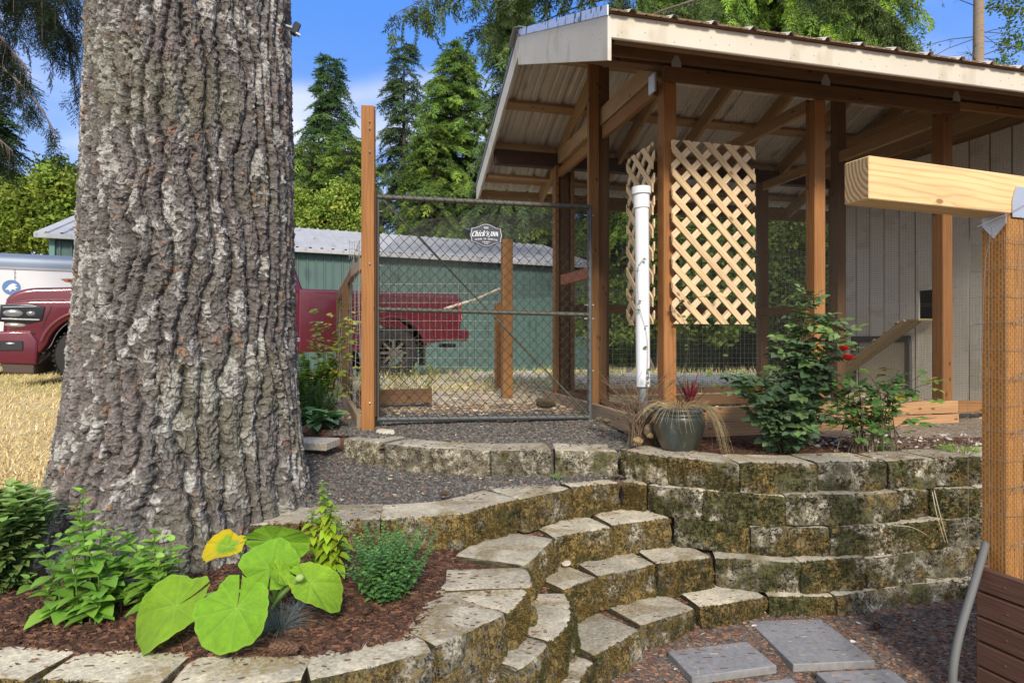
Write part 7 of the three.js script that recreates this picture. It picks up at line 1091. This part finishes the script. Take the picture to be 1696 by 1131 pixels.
  // weeds with yellow flowers near the rear wheel
  { const b = P(688, 648, 6.9).setY(0.83), q = rng(911), lv = new Leaves(), st = [], lg = leafGeo(0.05, 0.014, { n: 3 }), t = thing('weed', 'yellow flowering weed in the yard in front of the rear wheel', 'weed', b); for (let i = 0; i < 26; i++) { const x = rr(q, -0.3, 0.3), h = rr(q, 0.06, 0.26), e = b.clone().add(new V3(x, h, rr(q, -0.1, 0.1))); st.push(stemG([b.clone().add(new V3(x * 0.5, 0, 0)), e], 0.003, [0.2, 0.25, 0.06])); for (let k = 0; k < 7; k++) lv.add(lg, frameM(e.clone().add(new V3(rr(q, -0.05, 0.05), rr(q, -0.08, 0.02), rr(q, -0.05, 0.05))), new V3(rr(q, -1, 1), rr(q, 0, 0.8), rr(q, -1, 1)), up, rr(q, 0.5, 1)), jit(q, k < 3 ? [0.60, 0.45, 0.03] : [0.22, 0.30, 0.06], 0.2)); } part(t, 'leaves', lv.geo(), foliage).userData.kind = 'stuff'; part(t, 'stems', mergeGeometries(st, false), stemMat); }
  // river stones by the pot
  const stone = (name, label, px, py, D, s, col, e = [1, 0.6, 0.75]) => { const p = P(px, py, D), g = new THREE.IcosahedronGeometry(1, 3), a = g.attributes.position, q = rng(px); for (let i = 0; i < a.count; i++) { const x = a.getX(i), y = a.getY(i), z = a.getZ(i), k = 0.86 + 0.3 * (vn(x * 1.6 + px, y * 1.6 + z, 5) - 0.3); a.setXYZ(i, x * k, y * k, z * k); } const t = thing(name, label, 'stone', p.clone(), 'rounded stones by the pot'); part(t, 'body', toCreasedNormals(g.applyMatrix4(place(p, q() * 6, 0.1, 0.15, s * e[0], s * e[1], s * e[2])), 1.2), std({ color: C(...col), map: stoneTop, roughness: 0.8 })); };
  stone('river_stone', 'tan rounded stone lying in front of the others left of the pot', 1057, 729, 3.46, 0.034, [0.62, 0.50, 0.33]);
  stone('river_stone', 'upright grey brown stone touching the left side of the pot', 1074, 712, 3.56, 0.037, [0.40, 0.34, 0.26], [0.8, 1.1, 0.8]);
  stone('river_stone', 'brown stone behind the tan one near the dry shrub', 1062, 715, 3.62, 0.036, [0.40, 0.29, 0.19]);
  stone('river_stone', 'yellowish stone between the pot and the brown stone', 1078, 722, 3.52, 0.028, [0.52, 0.43, 0.25]);
  stone('river_stone', 'small stone under the side base board, nearest the gate latch', 1005, 697, 3.95, 0.03, [0.42, 0.36, 0.27]);
  stone('river_stone', 'flat stone under the side base board left of the dry shrub', 992, 694, 4.0, 0.026, [0.36, 0.33, 0.27]);
  stone('river_stone', 'flat mossy stone at the low end of the side base board', 905, 668, 4.7, 0.07, [0.30, 0.26, 0.2], [1.3, 0.4, 0.8]);
  { const p = P(638, 708, 4.05).setY(0.735), t = thing('stone_slab', 'broken pale flat stone beside the foot of the gate post', 'stone', p.clone()); part(t, 'slab', new ConvexGeometry([[-0.06, 0, 0.02], [0.0, 0, 0.05], [0.07, 0, 0.03], [0.06, 0, -0.04], [-0.05, 0, -0.05], [-0.055, 0.035, 0.015], [0.0, 0.03, 0.04], [0.062, 0.034, 0.025], [0.052, 0.03, -0.035], [-0.045, 0.035, -0.045]].map((a) => new V3(a[0] + p.x, a[1] + p.y, a[2] + p.z))), std({ color: C(0.55, 0.50, 0.40), roughness: 0.9 })); }
  { const p = G(938, 937, 0.30), t = thing('bottle_cap', 'round white disc lying among the red flakes on the steps', 'cap', p.clone()); part(t, 'disc', new THREE.CylinderGeometry(0.022, 0.022, 0.006, 24).applyMatrix4(place(p.clone().setY(p.y + 0.012), 0, 0.5, 0.2, 1)), std({ color: C(0.72, 0.64, 0.52), roughness: 0.6 })); }
  // pine cones
  const cone = (() => { const g = [], q = rng(921); for (let i = 0; i < 70; i++) { const f = i / 70, a = i * 2.399, rad = 0.019 * Math.sin(Math.PI * (0.12 + 0.83 * f)), sc = new ConvexGeometry([[0, 0, -0.002], [0, 0, 0.002], [0.010, 0.003, 0.004], [0.010, 0.003, -0.004], [0.013, 0.007, 0], [0.004, -0.003, 0]].map((v) => new V3(...v))); sc.applyMatrix4(new THREE.Matrix4().makeRotationY(a).multiply(new THREE.Matrix4().makeTranslation(rad * 0.6, (f - 0.5) * 0.072, 0)).multiply(new THREE.Matrix4().makeRotationZ(0.4 + 0.5 * f))); g.push(sc); } return join(g); })(), core = new THREE.CylinderGeometry(0.007, 0.010, 0.06, 8), coneM = std({ color: C(0.155, 0.085, 0.05), roughness: 0.85 });
  const proto = new THREE.Group(); proto.name = 'pine_cone'; lpart(proto, 'scales', cone, coneM); lpart(proto, 'core', core, coneM);
  for (const [label, p, a, b, s] of [['pine cone wedged between two bed blocks below the blue grass', G(474, 1082, 0.475), 0.4, 1.3, 1], ['pine cone beside the front corner of the large square paver', G(1329, 1107, 0.0), 2.0, 1.5, 0.85], ['pine cone at the foot of the retaining wall near the dark planter', G(1453, 1043, 0.05), 1.0, 1.2, 0.9], ['pine cone lying on the gravel path above the second step', G(736, 823, 0.6), 2.6, 1.4, 0.7], ['pine cone in the mulch beside the oregano bush', G(608, 1016, 0.47), 1.6, 1.4, 0.9]]) { const c = proto.clone(); c.name = numbered('pine_cone'); c.userData = { label, category: 'pine cone', group: 'fallen pine cones' }; c.position.copy(p).add(new V3(0, 0.017, 0)); c.rotation.set(0, a, b); c.scale.setScalar(s); scene.add(c); }
  // dead stalks on the mossy wall
  { const t = thing('dry_stalk', 'pale dead stalks hanging over the right of the mossy wall', 'stalks', P(1560, 860, 3.1)), g = []; for (const pts of [[P(1545, 815, 3.13), P(1552, 850, 3.09), P(1566, 898, 3.05)], [P(1548, 812, 3.13), P(1560, 860, 3.08), P(1571, 900, 3.05)], [P(1480, 870, 3.0), P(1510, 873, 2.98), P(1536, 886, 2.98)]]) g.push(stemG(curve(pts, 10), 0.0022, [0.55, 0.47, 0.33], 0.4)); part(t, 'stems', mergeGeometries(g, false), stemMat); }
}
renderer.render(scene, camera);
